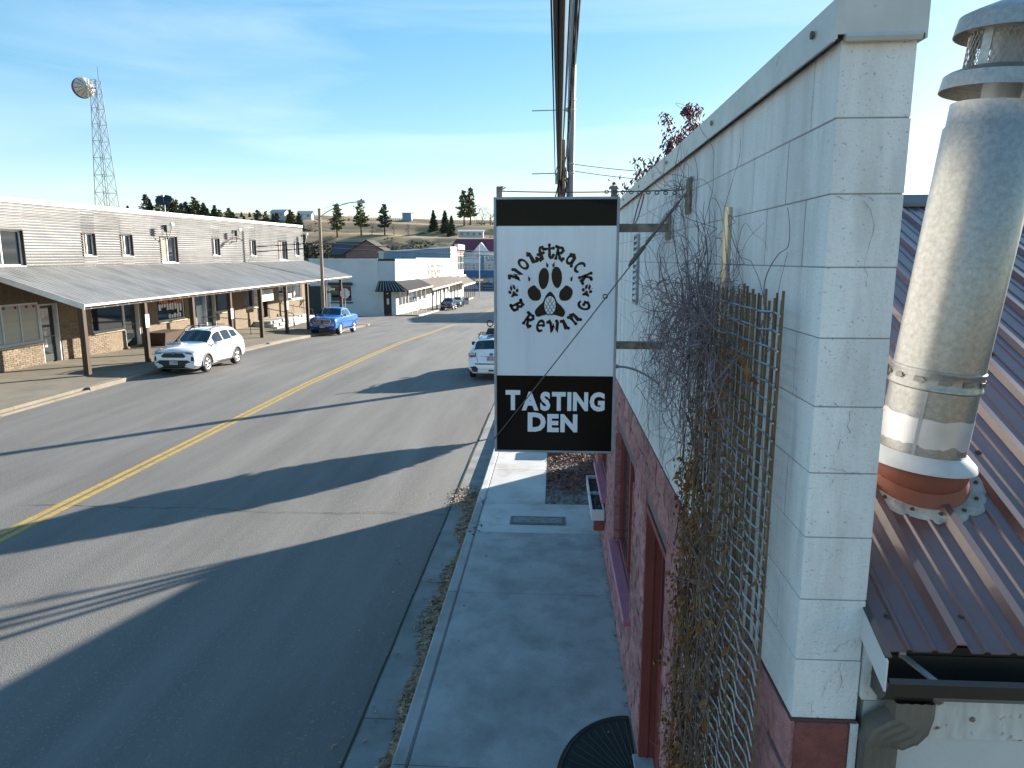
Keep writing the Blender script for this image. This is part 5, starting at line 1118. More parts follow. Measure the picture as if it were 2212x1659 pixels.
for i, (y0, w_) in enumerate(((97.2, 1.6), (100, 2.4), (108, 1.4), (113, 1.2), (118.5, 2.4), (123, 2))):
    mb = MB(); mb.box(WB+.03, WB+.07, y0, y0+w_, -1.3, .3); f = mb.build('window', white_trim, wb); m2 = MB(); m2.box(WB+.071, WB+.08, y0+.12, y0+w_-.12, -1.18, .18); m2.build('pane', dark_glass, f)
def awn(pts_top, pts_eave, name, m, ribs=0, th=.10, rm=None):
    mb = MB(); (a, b), (c, d) = pts_top, pts_eave; a, b, c, d = map(Vector, (a, b, c, d)); t = Vector((0, 0, -th))
    mb.hexa([a+t, c+t, d+t, b+t], [a, c, d, b]); o = mb.build(name, m, wb)
    for k in range(ribs):
        f = (k+.5)/ribs; p = a.lerp(b, f)+Vector((0, 0, .03)); q = c.lerp(d, f)+Vector((0, 0, .03)); MB().tube([p, q], .035, 4).build('awning_rib', rm or m, o)
dark_aw = mat('black_awning_metal', (.028, .025, .025), .7, .0, spec=.15); shingle = mat('brown_shingle', (.10, .073, .058), .85, var=.25, scale=.9, stretch=(3, .6, 1), bump=.3, bscale=3)
awn(((WB-2.0, WY-.05, 1.80), (WB+.1, WY-.05, 1.80)), ((WB-2.0, WY-1.75, .72), (WB+1.5, WY-1.75, .72)), 'corner_awning', dark_aw, 9, .1, mat('pale_rib', (.40, .41, .42), .4, .4))
awn(((WB+.04, WY-.1, 1.80), (WB+.04, 97.5, 1.68)), ((WB+1.85, WY-1.6, .72), (WB+2.0, 97.0, .78)), 'front_awning', dark_aw, 0, .1)
awn(((WB+.05, 96.4, 1.62), (WB+.05, 127.8, 1.42)), ((WB+2.25, 95.2, .40), (WB+2.25, 125.3, .48)), 'shingle_awning', shingle, 0, .16)
mb = MB(); mb.hexa([(WB+2.25, 95.2, .20), (WB+2.31, 95.2, .20), (WB+2.31, 125.3, .28), (WB+2.25, 125.3, .28)], [(WB+2.25, 95.2, .42), (WB+2.31, 95.2, .42), (WB+2.31, 125.3, .50), (WB+2.25, 125.3, .50)]); mb.build('awning_fascia', mat('cream_fascia', (.55, .49, .40), .7), wb)
mb = MB(); mb.hexa([(WB+1.85, WY-1.6, .56), (WB+1.9, WY-1.6, .56), (WB+2.05, 97, .62), (WB+2.0, 97, .62)], [(WB+1.85, WY-1.6, .74), (WB+1.9, WY-1.6, .74), (WB+2.05, 97, .80), (WB+2.0, 97, .80)]); mb.build('awning_fascia', mat('cream_fascia', (.55, .49, .40), .7), wb)
for k in range(9):
    y = 95.8+3.55*k; mb = MB(); mb.box(WB+2.05, WB+2.2, y-.08, y+.08, -3.1, .3); mb.build('post', post_wood, wb)
for k in range(5):
    y = 83.5+3*k; mb = MB(); mb.box(WB+1.75, WB+1.83, y-.04, y+.04, -2.6, .65); mb.build('post', white_trim, wb)
# taller building with blue-grey metal side wall
tb = thing('metal_sided_building', 'taller building with blue-grey metal side wall and cream brick street front', 'building', (-19, 137, -3))
blue_grey = mat('blue_grey_siding', (.14, .22, .31), .45, .3, var=.12, scale=.6, stretch=(3, 3, .3))
mb = MB(); mb.hexa([(-31.6, 128.05, -3.2), (-18.62, 128.05, -3.2), (-18.62, 146, -3.2), (-31.6, 146, -3.2)], [(-31.6, 128.05, 5.65), (-18.62, 128.05, 6.5), (-18.62, 146, 6.9), (-31.6, 146, 5.8)]); mb.build('wall', mat('cream_brick_far', (.58, .52, .45), .85, var=.1, scale=2), tb)
for k in range(24):
    x = -30.7+.5*k; zt_ = 5.66+.0655*(x+31.6); mb = MB(); mb.hexa([(x+.01, 127.98, 3.9), (x+.49, 127.98, 3.9), (x+.49, 128.04, 3.9), (x+.01, 128.04, 3.9)], [(x+.01, 127.98, zt_-.22), (x+.49, 127.98, zt_-.19), (x+.49, 128.04, zt_-.19), (x+.01, 128.04, zt_-.22)]); mb.build('siding_panel', blue_grey, tb)
mb = MB(); mb.hexa([(-31.7, 127.9, 5.5), (-18.6, 127.9, 6.36), (-18.6, 128.2, 6.36), (-31.7, 128.2, 5.5)], [(-31.7, 127.9, 5.72), (-18.6, 127.9, 6.6), (-18.6, 128.2, 6.6), (-31.7, 128.2, 5.72)]); mb.box(-18.66, -18.55, 127.95, 136.0, -3, 6.5); mb.build('white_edge_trim', white_trim, tb)
mb = MB(); mb.box(-19, -18.3, 136.0, 146.05, 6.2, 7.15); mb.box(-18.6, -18.1, 136.0, 146.1, 1.0, 1.25); mb.build('cornice', mat('cream_trim', (.66, .62, .56), .7), tb)
mb = MB(); mb.box(-18.62, -18.50, 136.1, 146, 5.5, 6.15); mb.build('brick_band', mat('dark_red_band', (.22, .06, .05), .8), tb)
for k in range(4):
    y = 136.9+2.35*k; mb = MB(); mb.box(-18.6, -18.5, y, y+1.3, 2.2, 5.1); f = mb.build('window', white_trim, tb); m2 = MB(); m2.box(-18.5, -18.49, y+.12, y+1.18, 2.35, 3.6); m2.box(-18.5, -18.49, y+.12, y+1.18, 3.7, 4.95); m2.build('pane', dark_glass, f)
mb = MB(); mb.box(-18.5, -18.42, 140.9, 141.1, 1.6, 6.2); mb.build('drain_pipe', post_wood, tb)
mb = MB(); mb.hexa([(-18.6, 128.2, 1.1), (-16.2, 127.6, -.3), (-16.2, 146.5, -.4), (-18.6, 146, 1.1)], [(-18.6, 128.2, 1.25), (-16.2, 127.6, -.15), (-16.2, 146.5, -.25), (-18.6, 146, 1.25)]); mb.build('porch_roof', shingle, tb)
mb = MB(); mb.box(-16.24, -16.18, 127.6, 146.5, -.5, -.16); mb.build('porch_fascia', mat('cream_fascia', (.55, .49, .40), .7), tb)
for k in range(6):
    mb = MB(); y = 128.2+3.5*k; mb.box(-16.35, -16.23, y-.06, y+.06, -3.3, -.35); mb.build('post', post_wood, tb)
# city building closing the street
cb = thing('city_building', 'two-storey white and blue building closing the far end of the street, with a CITY sign', 'building', (-10, 192, -3.4))
CYF = 188.0
sky_b = mat('pale_blue_siding', (.42, .50, .58), .7, var=.06); band_b = mat('strong_blue_fascia', (.025, .115, .27), .5, var=.1); mid_b = mat('mid_blue_trim', (.12, .24, .36), .6)
mb = MB(); mb.box(-27, 8, CYF, 200, -3.6, 4.6); mb.build('wall', sky_b, cb)
mb = MB(); mb.box(-27, 8, CYF-.5, CYF-.01, -.3, 1.42); mb.build('blue_fascia', band_b, cb)
for x in (-27, -19.3, -10.4, -2): mb = MB(); mb.box(x, x+.75, CYF-.2, CYF-.01, 1.43, 5.3); mb.build('pilaster', mid_b, cb)
for x0, x1 in ((-26.2, -19.35), (-18.5, -10.45), (-9.6, -2.05)):
    mb = MB(); mb.box(x0, x1, CYF-.25, CYF-.01, 4.62, 4.95); mb.box(x0, x1, CYF-.1, CYF-.01, 3.35, 4.4); mb.build('upper_panel', white_trim, cb)
for i in range(14):
    x = -25.9+2.05*i
    if abs(x+18.9) < 1.0 or abs(x+10) < .9: x += .6
    mb = MB(); mb.box(x, x+1.15, CYF-.12, CYF-.02, 1.65, 3.2); f = mb.build('window', white_trim, cb)
    for z in (1.78, 2.48): m2 = MB(); m2.box(x+.2, x+.95, CYF-.135, CYF-.125, z, z+.6); m2.build('pane', dark_glass, f)
for i in range(6):
    x = -25+4.4*i; mb = MB(); mb.box(x, x+3.2, CYF-.06, CYF-.02, -2.6, -.45); f = mb.build('shop_window', mid_b, cb); m2 = MB(); m2.box(x+.15, x+1.5, CYF-.08, CYF-.065, -2.4, -.6); m2.box(x+1.7, x+3.05, CYF-.08, CYF-.065, -2.4, -.6); m2.build('pane', dark_glass, f)
mb = MB(); mb.box(-18.45, -14.9, CYF-.4, CYF-.27, 3.75, 5.15); s_ = mb.build('sign_board', white_trim, cb)
mb = MB(); text(mb, 'CITY', .72, frame((-16.3, CYF-.4, 4.75), (1, 0, 0), (0, 0, 1), (0, -1, 0)), .004, .02, bold=.02, sx=1.1); s2 = mb.build('lettering', mat('blue_sign_ink', (.03, .08, .25), .6), s_); mb = MB(); text(mb, 'LEATING', .62, frame((-16.65, CYF-.4, 4.1), (1, 0, 0), (0, 0, 1), (0, -1, 0)), .004, .02, bold=.02); mb.build('lettering', mat('blue_sign_ink', (.03, .08, .25), .6), s_)
mb = MB(); mb.flat([(.33*math.cos(k*math.pi/6), .33*math.sin(k*math.pi/6)) for k in range(12)], frame((-17.8, CYF-.4, 4.72), (1, 0, 0), (0, 0, 1), (0, -1, 0)), .004, .02); mb.build('emblem', mat('grey_green_emblem', (.22, .32, .30), .6), s_)
# white house with red roof behind
wh = thing('red_roofed_house', 'white gabled house with a dark red roof behind the city building', 'house', (-22, 208, 2))
mb = MB(); mb.box(-30, -14, 203, 213, -3, 6.3)
def gable(mb, x0, x1, xp, z0, zp, y0, y1): mb.add([(x0, y0, z0), (x1, y0, z0), (xp, y0, zp), (x0, y1, z0), (x1, y1, z0), (xp, y1, zp)], [(0, 1, 2), (5, 4, 3), (0, 2, 5, 3), (1, 4, 5, 2), (0, 3, 4, 1)])
gable(mb, -23.3, -18.2, -20.8, 6.2, 9.0, 202.5, 209); mb.box(-23.2, -18.3, 202.5, 204, -3, 6.25); gable(mb, -28.4, -25.0, -26.7, 6.2, 8.3, 202.6, 207); mb.build('wall', offwhite_wall, wh)
mb = MB(); mb.add([(-30.4, 202.9, 6.3), (-13.6, 202.9, 6.3), (-15.4, 208, 10.1), (-28.6, 208, 10.1), (-30.4, 213.2, 6.3), (-13.6, 213.2, 6.3)], [(0, 1, 2, 3), (3, 2, 5, 4), (0, 3, 4), (1, 5, 2)]); mb.build('roof', mat('dark_red_roof', (.16, .035, .055), .6, var=.15), wh)
for x in (-27.4, -25.9, -22.0, -20.0, -19.2): mb = MB(); mb.box(x, x+.9, 202.42, 202.49, 3.6, 5.3); mb.build('window', dark_glass, wh)
# dwellings and sheds between the street and the hill
def house(name, label, cx, cy, w_, d_, h_, rh, wallm, roofm, base=None, rot=0.0, wins=3, chim=False, cat='house'):
    z0 = base if base is not None else terr(cx, cy); t = thing(name, label, cat, (cx, cy, z0))
    M = Matrix.Translation((cx, cy, z0)) @ Matrix.Rotation(rot, 4, 'Z')
    mb = MB(); mb.box(-w_/2, w_/2, -d_/2, d_/2, -2.5, h_); mb.add([(-w_/2, -d_/2, h_), (-w_/2, d_/2, h_), (-w_/2, 0, h_+rh-.05), (w_/2, -d_/2, h_), (w_/2, d_/2, h_), (w_/2, 0, h_+rh-.05)], [(0, 2, 1), (3, 4, 5)]); mb.xf(M).build('wall', wallm, t)
    mb = MB(); e = .5; k = rh/(d_/2)*e
    for s_ in (-1, 1): mb.hexa([(-w_/2-e, s_*(d_/2+e), h_-k), (w_/2+e, s_*(d_/2+e), h_-k), (w_/2+e, 0, h_+rh), (-w_/2-e, 0, h_+rh)], [(-w_/2-e, s_*(d_/2+e), h_-k+.15), (w_/2+e, s_*(d_/2+e), h_-k+.15), (w_/2+e, 0, h_+rh+.15), (-w_/2-e, 0, h_+rh+.15)])
    r_ = mb.xf(M).build('roof', roofm, t)
    for i in range(wins):
        x = -w_/2+w_*(i+.5)/wins; mb = MB(); mb.box(x-.55, x+.55, -d_/2-.04, -d_/2-.005, h_*.38, h_*.78); mb.xf(M).build('window', dark_glass, t)
    if chim: mb = MB(); mb.box(w_*.1, w_*.1+.8, -.4, .4, h_+rh*.6, h_+rh+1.0); mb.xf(M).build('chimney', brick_dark, r_)
    return t
pinkb = mat('pinkish_brick', (.22, .13, .12), .85, var=.12, scale=2); slate = mat('slate_roof', (.055, .06, .085), .7, var=.2)
house('slate_house', 'dark walled house with a low slate roof below the hill', -46.5, 168, 9, 10, 4.6, 2.6, mat('dark_brown_wall', (.07, .055, .045), .85), slate, 1.0, R(4), 3)
house('brick_house', 'pink brick house with a brown roof beside the slate-roofed house', -39.2, 152, 6.5, 9, 4.6, 2.6, pinkb, mat('brown_grey_roof', (.045, .038, .03), .8, var=.2), 1.0, R(90), 2)
house('mobile_home', 'long pale grey single-storey home on the hill above the city building', -39.8, 343.5, 11.5, 5, 3.0, .7, mat('pale_grey_siding', (.45, .49, .52), .7), white_trim, None, R(3), 4)
house('hill_house', 'white house with pale roof among the conifers on the ridge', -143, 372, 8, 6, 3.0, 1.4, mat('pale_grey_siding', (.45, .49, .52), .7), mat('pale_roof', (.42, .45, .48), .6), None, R(-8), 2)
house('hill_barn', 'second pale roofed house beside the ridge conifers', -131, 376, 7, 6, 2.6, 1.5, offwhite_wall, mat('pale_roof', (.42, .45, .48), .6), None, R(10), 2)
house('blue_tank_shed', 'flat blue-grey box shed alone on the ridge line', -81, 396, 4.9, 4.5, 3.9, .2, mat('blue_shed', (.16, .26, .36), .6), mat('blue_shed', (.16, .26, .36), .6), None, 0, 0, cat='shed')
house('far_shop', 'plain pale building on the brewery side of the street farther down', 8.5, 94, 12, 22, 7.5, .6, offwhite_wall, slate, -2.4, 0, 3, cat='building')
# ridge fence and hill-side poles
fe = thing('ridge_fence', 'line of small fence posts along the top of the hill', 'fence', (-90, 400, terr(-90, 400)))
mb = MB()
for k in range(150):
    x = -190+1.15*k; y = 398+4*math.sin(x*.03); z = terr(x, y); mb.box(x-.09, x+.09, y-.09, y+.09, z-.3, z+1.25)
mb.build('fence_posts', mat('fence_grey', (.22, .19, .16), .9), fe, kind='stuff')
for i, (x, y, h, lab) in enumerate(((-52, 190, 8.5, 'thin service pole beside the pink brick house'), (-40, 160, 7.0, 'thin metal mast beside the brown roofed house'), (-59, 250, 8, 'thin pole standing in the hollow below the hill'), (-24, 230, 14, 'thin pole in front of the big twin-trunked conifer'), (-88, 190, 5, 'short white post behind the white building'))):
    z = terr(x, y); t = thing('service_pole', lab, 'pole', (x, y, z), 'thin poles below the hill'); MB().tube([(x, y, z-.5), (x, y, z+h)], .11, 6).build('pole', wood_pole if i != 4 else white_trim, t)
    mb = MB(); mb.box(x-.7, x+.7, y-.05, y+.05, z+h-.5, z+h-.38); mb.build('crossarm', wood_pole, t)
lmp = thing('end_street_lamp', 'tall thin grey lamp pole at the far corner with a box at mid height', 'street lamp', (-15.4, 146.5, -3.2))
MB().tube([(-15.4, 146.5, -3.3), (-15.4, 146.5, 7.2)], .09, 8).build('pole', galv_dull, lmp); mb = MB(); mb.box(-16.2, -14.7, 146.3, 146.45, -.05, .35); mb.build('sign_box', white_trim, lmp)
# ------------------------------------------------------------------ radio mast with drum dish
rt = thing('radio_mast', 'tall steel lattice radio mast carrying a large drum dish', 'radio mast', (-69.8, 110, -2)); steel = mat('galv_lattice', (.17, .20, .24), .6, .2)
def twr(z): f = (z+2)/33.0; return 1.75*(1-f)**1.1+.52*(1-(1-f)**1.1)
mb = MB(); lv = [-2+33*(1-(1-i/13)**1.12) for i in range(14)]; tx, ty = -69.8, 110
cr_ = lambda z, k: Vector((tx+twr(z)*(1, 1, -1, -1)[k], ty+twr(z)*(1, -1, -1, 1)[k], z))
for k in range(4):
    leg = MB().tube([cr_(z, k) for z in lv], .06, 5); leg.build('leg', steel, rt)
for a, b in zip(lv[:-1], lv[1:]):
    for k in range(4):
        mb.tube([cr_(a, k), cr_(b, (k+1) % 4)], .025, 4); mb.tube([cr_(a, (k+1) % 4), cr_(b, k)], .025, 4); mb.tube([cr_(b, k), cr_(b, (k+1) % 4)], .03, 4)
mb.build('bracing', steel, rt)
mb = MB(); mb.tube([(tx+.2, ty-.3, -2), (tx+.1, ty-.2, 31)], .05, 4); mb.tube([(tx+.5, ty, 31), (tx+.5, ty, 33)], .03, 4); mb.build('ladder', steel, rt)
do = Vector((tx-1.35, ty-.6, 29.9)); dax = Vector((-.80, .58, .04)).normalized()
dsh = MB().lathe([(.25, -.75), (.45, -.6), (.9, -.25), (1.38, .22), (1.5, .24), (1.5, .95), (1.46, .95), (1.46, .3), (0, .05)], 28, do, dax).build('dish_drum', mat('pale_dish', (.52, .50, .46), .6, var=.1), rt, True)
MB().lathe([(1.505, .25), (1.52, .3), (1.52, 1.0), (1.45, 1.0), (0, 1.05)], 28, do, dax).build('shroud', mat('dark_shroud', (.05, .055, .07), .6), dsh, True)
MB().lathe([(.0, -.95), (.3, -.9), (.34, -.6), (.3, -.55)], 14, do, dax).build('hub', galv_dull, dsh)
for k in range(12):
    t = 2*math.pi*k/12; u = dax.orthogonal().normalized(); v = dax.cross(u); p = lambda r_, h: do+dax*h+(u*math.cos(t)+v*math.sin(t))*r_
    MB().tube([p(.4, -.62), p(.95, -.26), p(1.42, .2)], .03, 4).build('rib', mat('dark_shroud', (.05, .055, .07), .6), dsh)
MB().tube([do-dax*.9, Vector((tx-.7, ty, 29.9)), Vector((tx, ty, 29.9))], .09, 6).build('mount', steel, rt)
# ------------------------------------------------------------------ trees
bark = mat('conifer_bark', (.07, .045, .03), .9, var=.3, scale=3); bark_grey = mat('bare_tree_bark', (.14, .115, .10), .9, var=.3, scale=3)
need = [mat('needles_dark', (.065, .090, .050), .85, var=.5, scale=.7), mat('needles_olive', (.14, .14, .058), .85, var=.45, scale=.6), mat('needles_blue', (.065, .085, .068), .85, var=.45, scale=.7)]
def conifer(seed, pine):
    r = random.Random(seed); H = 10.0; tk = MB(); tk.tube([(0, 0, -.6), (r.uniform(-.1, .1), 0, 4), (0, r.uniform(-.1, .1), H*.97)], [.24, .16, .03], 7); cr = MB()
    z = 2.3 if pine else .5
    while z < H*.985:
        f = (z-(.5))/(H-.5); R0 = (3.0*(1-f)**.62*(.62+.38*math.sin(3+z*1.1)**2) if pine else 2.7*(1-f)**.80)+.2
        for b in range(r.randint(4, 6) if pine else r.randint(6, 8)):
            a = r.uniform(0, 6.28); Lb = R0*r.uniform(.6, 1.12); dz = r.uniform(.0, .5) if pine else r.uniform(-.38, -.1)
            if pine and r.random() < .10: continue
            e = Vector((math.cos(a)*Lb, math.sin(a)*Lb, z+dz*Lb)); s0 = Vector((0, 0, z))
            tk.tube([s0, e], [.035, .01], 3, cap=False)
            n = max(3, int(Lb*(4.5 if pine else 7)))
            for k in range(n):
                t = (k+r.random())/n
                if pine: t = .35+.65*t
                c = s0.lerp(e, t)+Vector((r.gauss(0, .10), r.gauss(0, .10), r.gauss(0, .10))); s_ = r.uniform(.28, .55)*(1 if pine else .9)
                for q in range(2):
                    u = Vector((r.gauss(0, 1), r.gauss(0, 1), r.gauss(0, .6))).normalized(); v = u.cross(Vector((r.gauss(0, 1), r.gauss(0, 1), r.gauss(0, 1)))).normalized(); o_ = len(cr.v)
                    cr.v += [tuple(c-u*s_), tuple(c+v*s_*.5+u*s_*.1), tuple(c+u*s_*1.1), tuple(c-v*s_*.5)]; cr.f.append((o_, o_+1, o_+2, o_+3))
        z += r.uniform(.28, .45) if pine else r.uniform(.20, .30)
    return tk.mesh('trunk', bark, True), [cr.mesh('crown', need[i]) for i in range(3)]
def baretree(seed, m=bark_grey, H=8.0, dens=1.0, twig=.012):
    r = random.Random(seed); mb = MB()
    def go(p, d, L_, rad, lev):
        n = 3; pts = [p]; dd = d.copy()
        for i in range(n): dd = (dd+Vector((r.gauss(0, .14), r.gauss(0, .14), r.gauss(.03, .1)))).normalized(); pts.append(pts[-1]+dd*L_/n)
        mb.tube(pts, [rad*(1-.35*i/n) for i in range(n+1)], 4 if lev < 3 else 3, cap=False)
        if lev < 5:
            for k in range(r.randint(2, 3) if lev else 4):
                q = pts[r.randint(2, n)] if lev else pts[r.randint(1, n)]; a = r.uniform(0, 6.28); nd = (dd+Vector((math.cos(a), math.sin(a), r.uniform(-.1, .5)))*r.uniform(.5, .95)).normalized(); go(q, nd, L_*r.uniform(.62, .82), max(twig, rad*.55), lev+1)
    go(Vector((0, 0, -.3)), Vector((0, 0, 1)), H*.30, H*.022, 0); return mb.mesh('branches', m)
CON = [conifer(s, p) for s, p in ((1, True), (2, True), (5, True), (3, False), (4, False), (6, False))]
BARE = [baretree(s) for s in (1, 2)]; REDT = baretree(7, mat('reddish_twigs', (.20, .10, .09), .9), 8)
TREES = [(-226,391,12.7,'p'),(-218,390,11.6,'p'),(-204,379,8.9,'s'),(-190,365,10.2,'p'),(-184,365,10.2,'p'),(-177,362,7.4,'s'),(-170,355,10.6,'s'),(-162,353,9.6,'p'),(-157,351,6.0,'p'),(-166,377,2.6,'s'),(-162,378,2.6,'s'),(-142,350,8.9,'p'),(-136,349,8.2,'p'),(-133,350,9.1,'b'),(-129,348,10.1,'s'),(-124,346,8.8,'s'),(-99,325,14.8,'p'),(-89,329,15.9,'p'),(-79,333,14.0,'p'),(-85,332,7.5,'b'),(-75,334,7.1,'b'),(-69,337,7.2,'b'),(-60,356,10.2,'s'),(-54,354,10.6,'s'),(-50,349,9.6,'s'),(-46,366,17.0,'p'),(-43,368,18.4,'p'),(-39,386,12.5,'b'),(-34,382,12.8,'b'),(-40,371,6.9,'r'),(-102,289,7.0,'s'),(-98,282,5.6,'s'),(-239,395,6.5,'s'),(-247,400,5.5,'s'),(-211,384,7,'p'),(-181,366,9,'s'),(-195,370,8,'p'),(-173,358,6,'p'),(-150,352,5,'p'),(-153,350,6.5,'s'),(-139,352,7.5,'s'),(-222,388,9,'s'),(-207,381,10.5,'p'),(-200,375,8.5,'p'),(-187,368,11.5,'p'),(-179,363,8.5,'p'),(-167,354,8.5,'p'),(-159,351,8,'s'),(-146,350,9.5,'p'),(-127,345,9.2,'p'),(-118,344,5.5,'b')]
rr = random.Random(21)
PL = {'p': 'irregular pine', 's': 'narrow spruce', 'b': 'bare grey leafless tree', 'r': 'red-twigged bare tree'}
def place(x):
    if x < -200: return 'at the mast end of the ridge'
    if x < -145: return 'on the ridge above the arcade'
    if x < -112: return 'by the pale roofed ridge houses'
    if x < -95: return 'on the slope below the ridge'
    if x < -64: return 'on the hillside above the brick house'
    if x < -47.5: return 'beside the mobile home'
    return 'on the hilltop above the blue building'
LAB = {}
sz_ = lambda h: 'tallest' if h > 14 else ('tall' if h > 10 else ('middling' if h > 7 else 'small'))
for x, y, h, k in TREES: LAB.setdefault(sz_(h)+' '+PL[k]+' '+place(x), []).append(x)
for i, (x, y, h, k) in enumerate(TREES):
    z = terr(x, y); s_ = h/10.0
    lb = sz_(h)+' '+PL[k]+' '+place(x); mates = sorted(LAB[lb])
    if len(mates) == 2: lb += ', '+('nearer the mast', 'farther from the mast')[mates.index(x)]
    elif len(mates) > 2: lb += ', '+['first', 'second', 'third', 'fourth', 'fifth', 'sixth', 'seventh', 'eighth', 'ninth'][mates.index(x)]+' from the mast'
    size = 'tallest' if h > 14 else ('tall' if h > 10 else ('middling' if h > 7 else 'small'))
    t = thing({'p': 'pine_tree', 's': 'spruce_tree', 'b': 'bare_tree', 'r': 'bare_tree'}[k], lb, 'tree', (x, y, z), 'trees on the hill')
    if k in 'ps':
        c = CON[(i % 3)+(0 if k == 'p' else 3)]; ws = s_*(rr.uniform(.95, 1.15) if k == 'p' else rr.uniform(.85, 1.0))*(1.3 if x < -112 else 1.0); ro = (0, 0, rr.uniform(0, 6.28))
        inst('trunk', c[0], t, (x, y, z), ro, (ws, ws, s_)); inst('crown', c[1][(1 if k == 'p' and i % 3 else (0 if k == 's' else 2))], t, (x, y, z), ro, (ws, ws, s_))
    else:
        inst('branches', REDT if k == 'r' else BARE[i % 2], t, (x, y, z), (0, 0, rr.uniform(0, 6.28)), (s_*1.3, s_*1.3, s_*1.25))
# brush in the hollow and along the foot of the hill: nobody could count it
br_ = MB(); br2 = MB()
for k in range(2700):
    x = rr.uniform(-190, 30); y = rr.choice((rr.gauss(268, 14), rr.gauss(298, 14), rr.gauss(290, 10), rr.uniform(235, 420)))
    if noise.noise(Vector((x*.02, y*.035, 2))) < (.0 if y < 320 else .22): continue
    z = terr(x, y); s_ = rr.uniform(.7, 1.9)*(1 if y < 320 else .6); tgt = br_ if rr.random() < .62 else br2
    for q in range(11):
        c = Vector((x+rr.gauss(0, s_*.6), y+rr.gauss(0, s_*.6), z+abs(rr.gauss(.2, .5))*s_)); u = Vector((rr.gauss(0, 1), rr.gauss(0, 1), rr.gauss(0, 1))).normalized(); v = u.orthogonal(); w2 = s_*rr.uniform(.2, .5); o_ = len(tgt.v)
        tgt.v += [tuple(c-u*w2), tuple(c+v*w2*.8), tuple(c+u*w2), tuple(c-v*w2*.8)]; tgt.f.append((o_, o_+1, o_+2, o_+3))
one(br_, 'hill_brush', mat('gully_shade_brush', (.06, .058, .034), .9, var=.4, scale=.2), 'scrub in the hollow below the hill, darkened to stand for gully shade', 'brush', (-60, 290, 5), kind='stuff')  # real brush, its dark tone also stands for shade in the gully
one(br2, 'dry_brush', mat('dry_brush', (.15, .10, .06), .9, var=.4, scale=.2), 'rusty dry bushes scattered along the foot of the hill', 'brush', (-60, 290, 5), kind='stuff')
gy_ = MB()
for k in range(260):
    x = rr.uniform(-95, -35); y = rr.uniform(150, 225); 
    if -60 < x < -26 and y < 185: continue
    z = terr(x, y); s_ = rr.uniform(.6, 1.6)
    for q in range(14):
        c = Vector((x+rr.gauss(0, s_*.7), y+rr.gauss(0, s_*.7), z+abs(rr.gauss(.6, .9))*s_)); u = Vector((rr.gauss(0, 1), rr.gauss(0, 1), rr.gauss(0, 1))).normalized(); v = u.orthogonal(); w2 = s_*rr.uniform(.15, .4); o_ = len(gy_.v)
        gy_.v += [tuple(c-u*w2), tuple(c+v*w2*.8), tuple(c+u*w2), tuple(c-v*w2*.8)]; gy_.f.append((o_, o_+1, o_+2, o_+3))
one(gy_, 'garden_bushes', mat('rusty_bush', (.14, .085, .055), .9, var=.5, scale=.3), 'rusty autumn bushes behind the white building roof', 'bushes', (-60, 190, -2), kind='stuff')
# red-leaved tree behind the brewery parapet; unseen shrub shaped to cast the tapering road shadow
def leaftree(name, label, base, H, seed, m, nleaf):
    t = thing(name, label, 'tree', base); r = random.Random(seed); mb = MB(); tips = []; B_ = Vector(base)
    def go(p, d, L_, rad, lev):
        pts = [p]; dd = d.copy()
        for i in range(3): dd = (dd+Vector((r.gauss(0, .09), r.gauss(0, .09), .10))).normalized(); pts.append(pts[-1]+dd*L_/3)
        mb.tube(pts, [rad*(1-.3*i/3) for i in range(4)], 5, cap=False)
        if lev >= 2: tips.extend(pts[1:])
        if lev < 4:
            for k in range(4 if lev == 0 else 3):
                a = r.uniform(0, 6.28); go(pts[r.randint(2, 3)], (dd+Vector((math.cos(a), math.sin(a), .55))*.50).normalized(), L_*(.40 if lev == 0 else .68), max(.006, rad*.5), lev+1)
    go(B_, Vector((0, 0, 1)), H*.50, .08, 0); mb.build('branches', bark_grey, t)
    tips.sort(key=lambda p: -p.z-.35*math.exp(-((p.x-base[0])**2)))
    lf = MB()
    for k in range(nleaf):
        p = tips[int(len(tips)*r.random()**2.2)]+Vector((r.gauss(0, .07), r.gauss(0, .07), r.gauss(0, .07))); s_ = r.uniform(.04, .075); a = Vector((r.gauss(0, .6), r.gauss(0, .6), -1)).normalized(); b = a.orthogonal().normalized(); o_ = len(lf.v)
        n_ = a.cross(b)*s_*.25
        lf.v += [tuple(p), tuple(p+a*s_*.9+b*s_*.5+n_), tuple(p+a*s_*2), tuple(p+a*s_*.9-b*s_*.5+n_)]; lf.f += [(o_, o_+1, o_+2), (o_, o_+2, o_+3)]
    lf.build('leaves', m, t, kind='stuff'); print('leaf top', max(v[2] for v in lf.v), min(v[0] for v in lf.v), max(v[0] for v in lf.v)); return t
pl_leaf = mat('burgundy_leaf', (.10, .020, .035), .6, var=.4, scale=2)
leaftree('red_leaf_tree', 'burgundy-leaved young tree showing above the white parapet, lower one', (1.95, 15.8, 0), 7.5, 3, pl_leaf, 2200)
leaftree('red_leaf_tree', 'burgundy-leaved sparse tree showing above the white parapet, upper one', (3.0, 16.9, 0), 8.0, 9, pl_leaf, 1500)
sb = thing('shadow_shrub', 'unseen columnar shrub behind the sign, added to cast the tapering road shadow', 'shrub', (.35, 19.2, 0))
r = random.Random(2); mb = MB(); MB().tube([(.35, 19.2, -.1), (.35, 19.2, 1.6)], .06, 6).build('trunk', bark, sb)
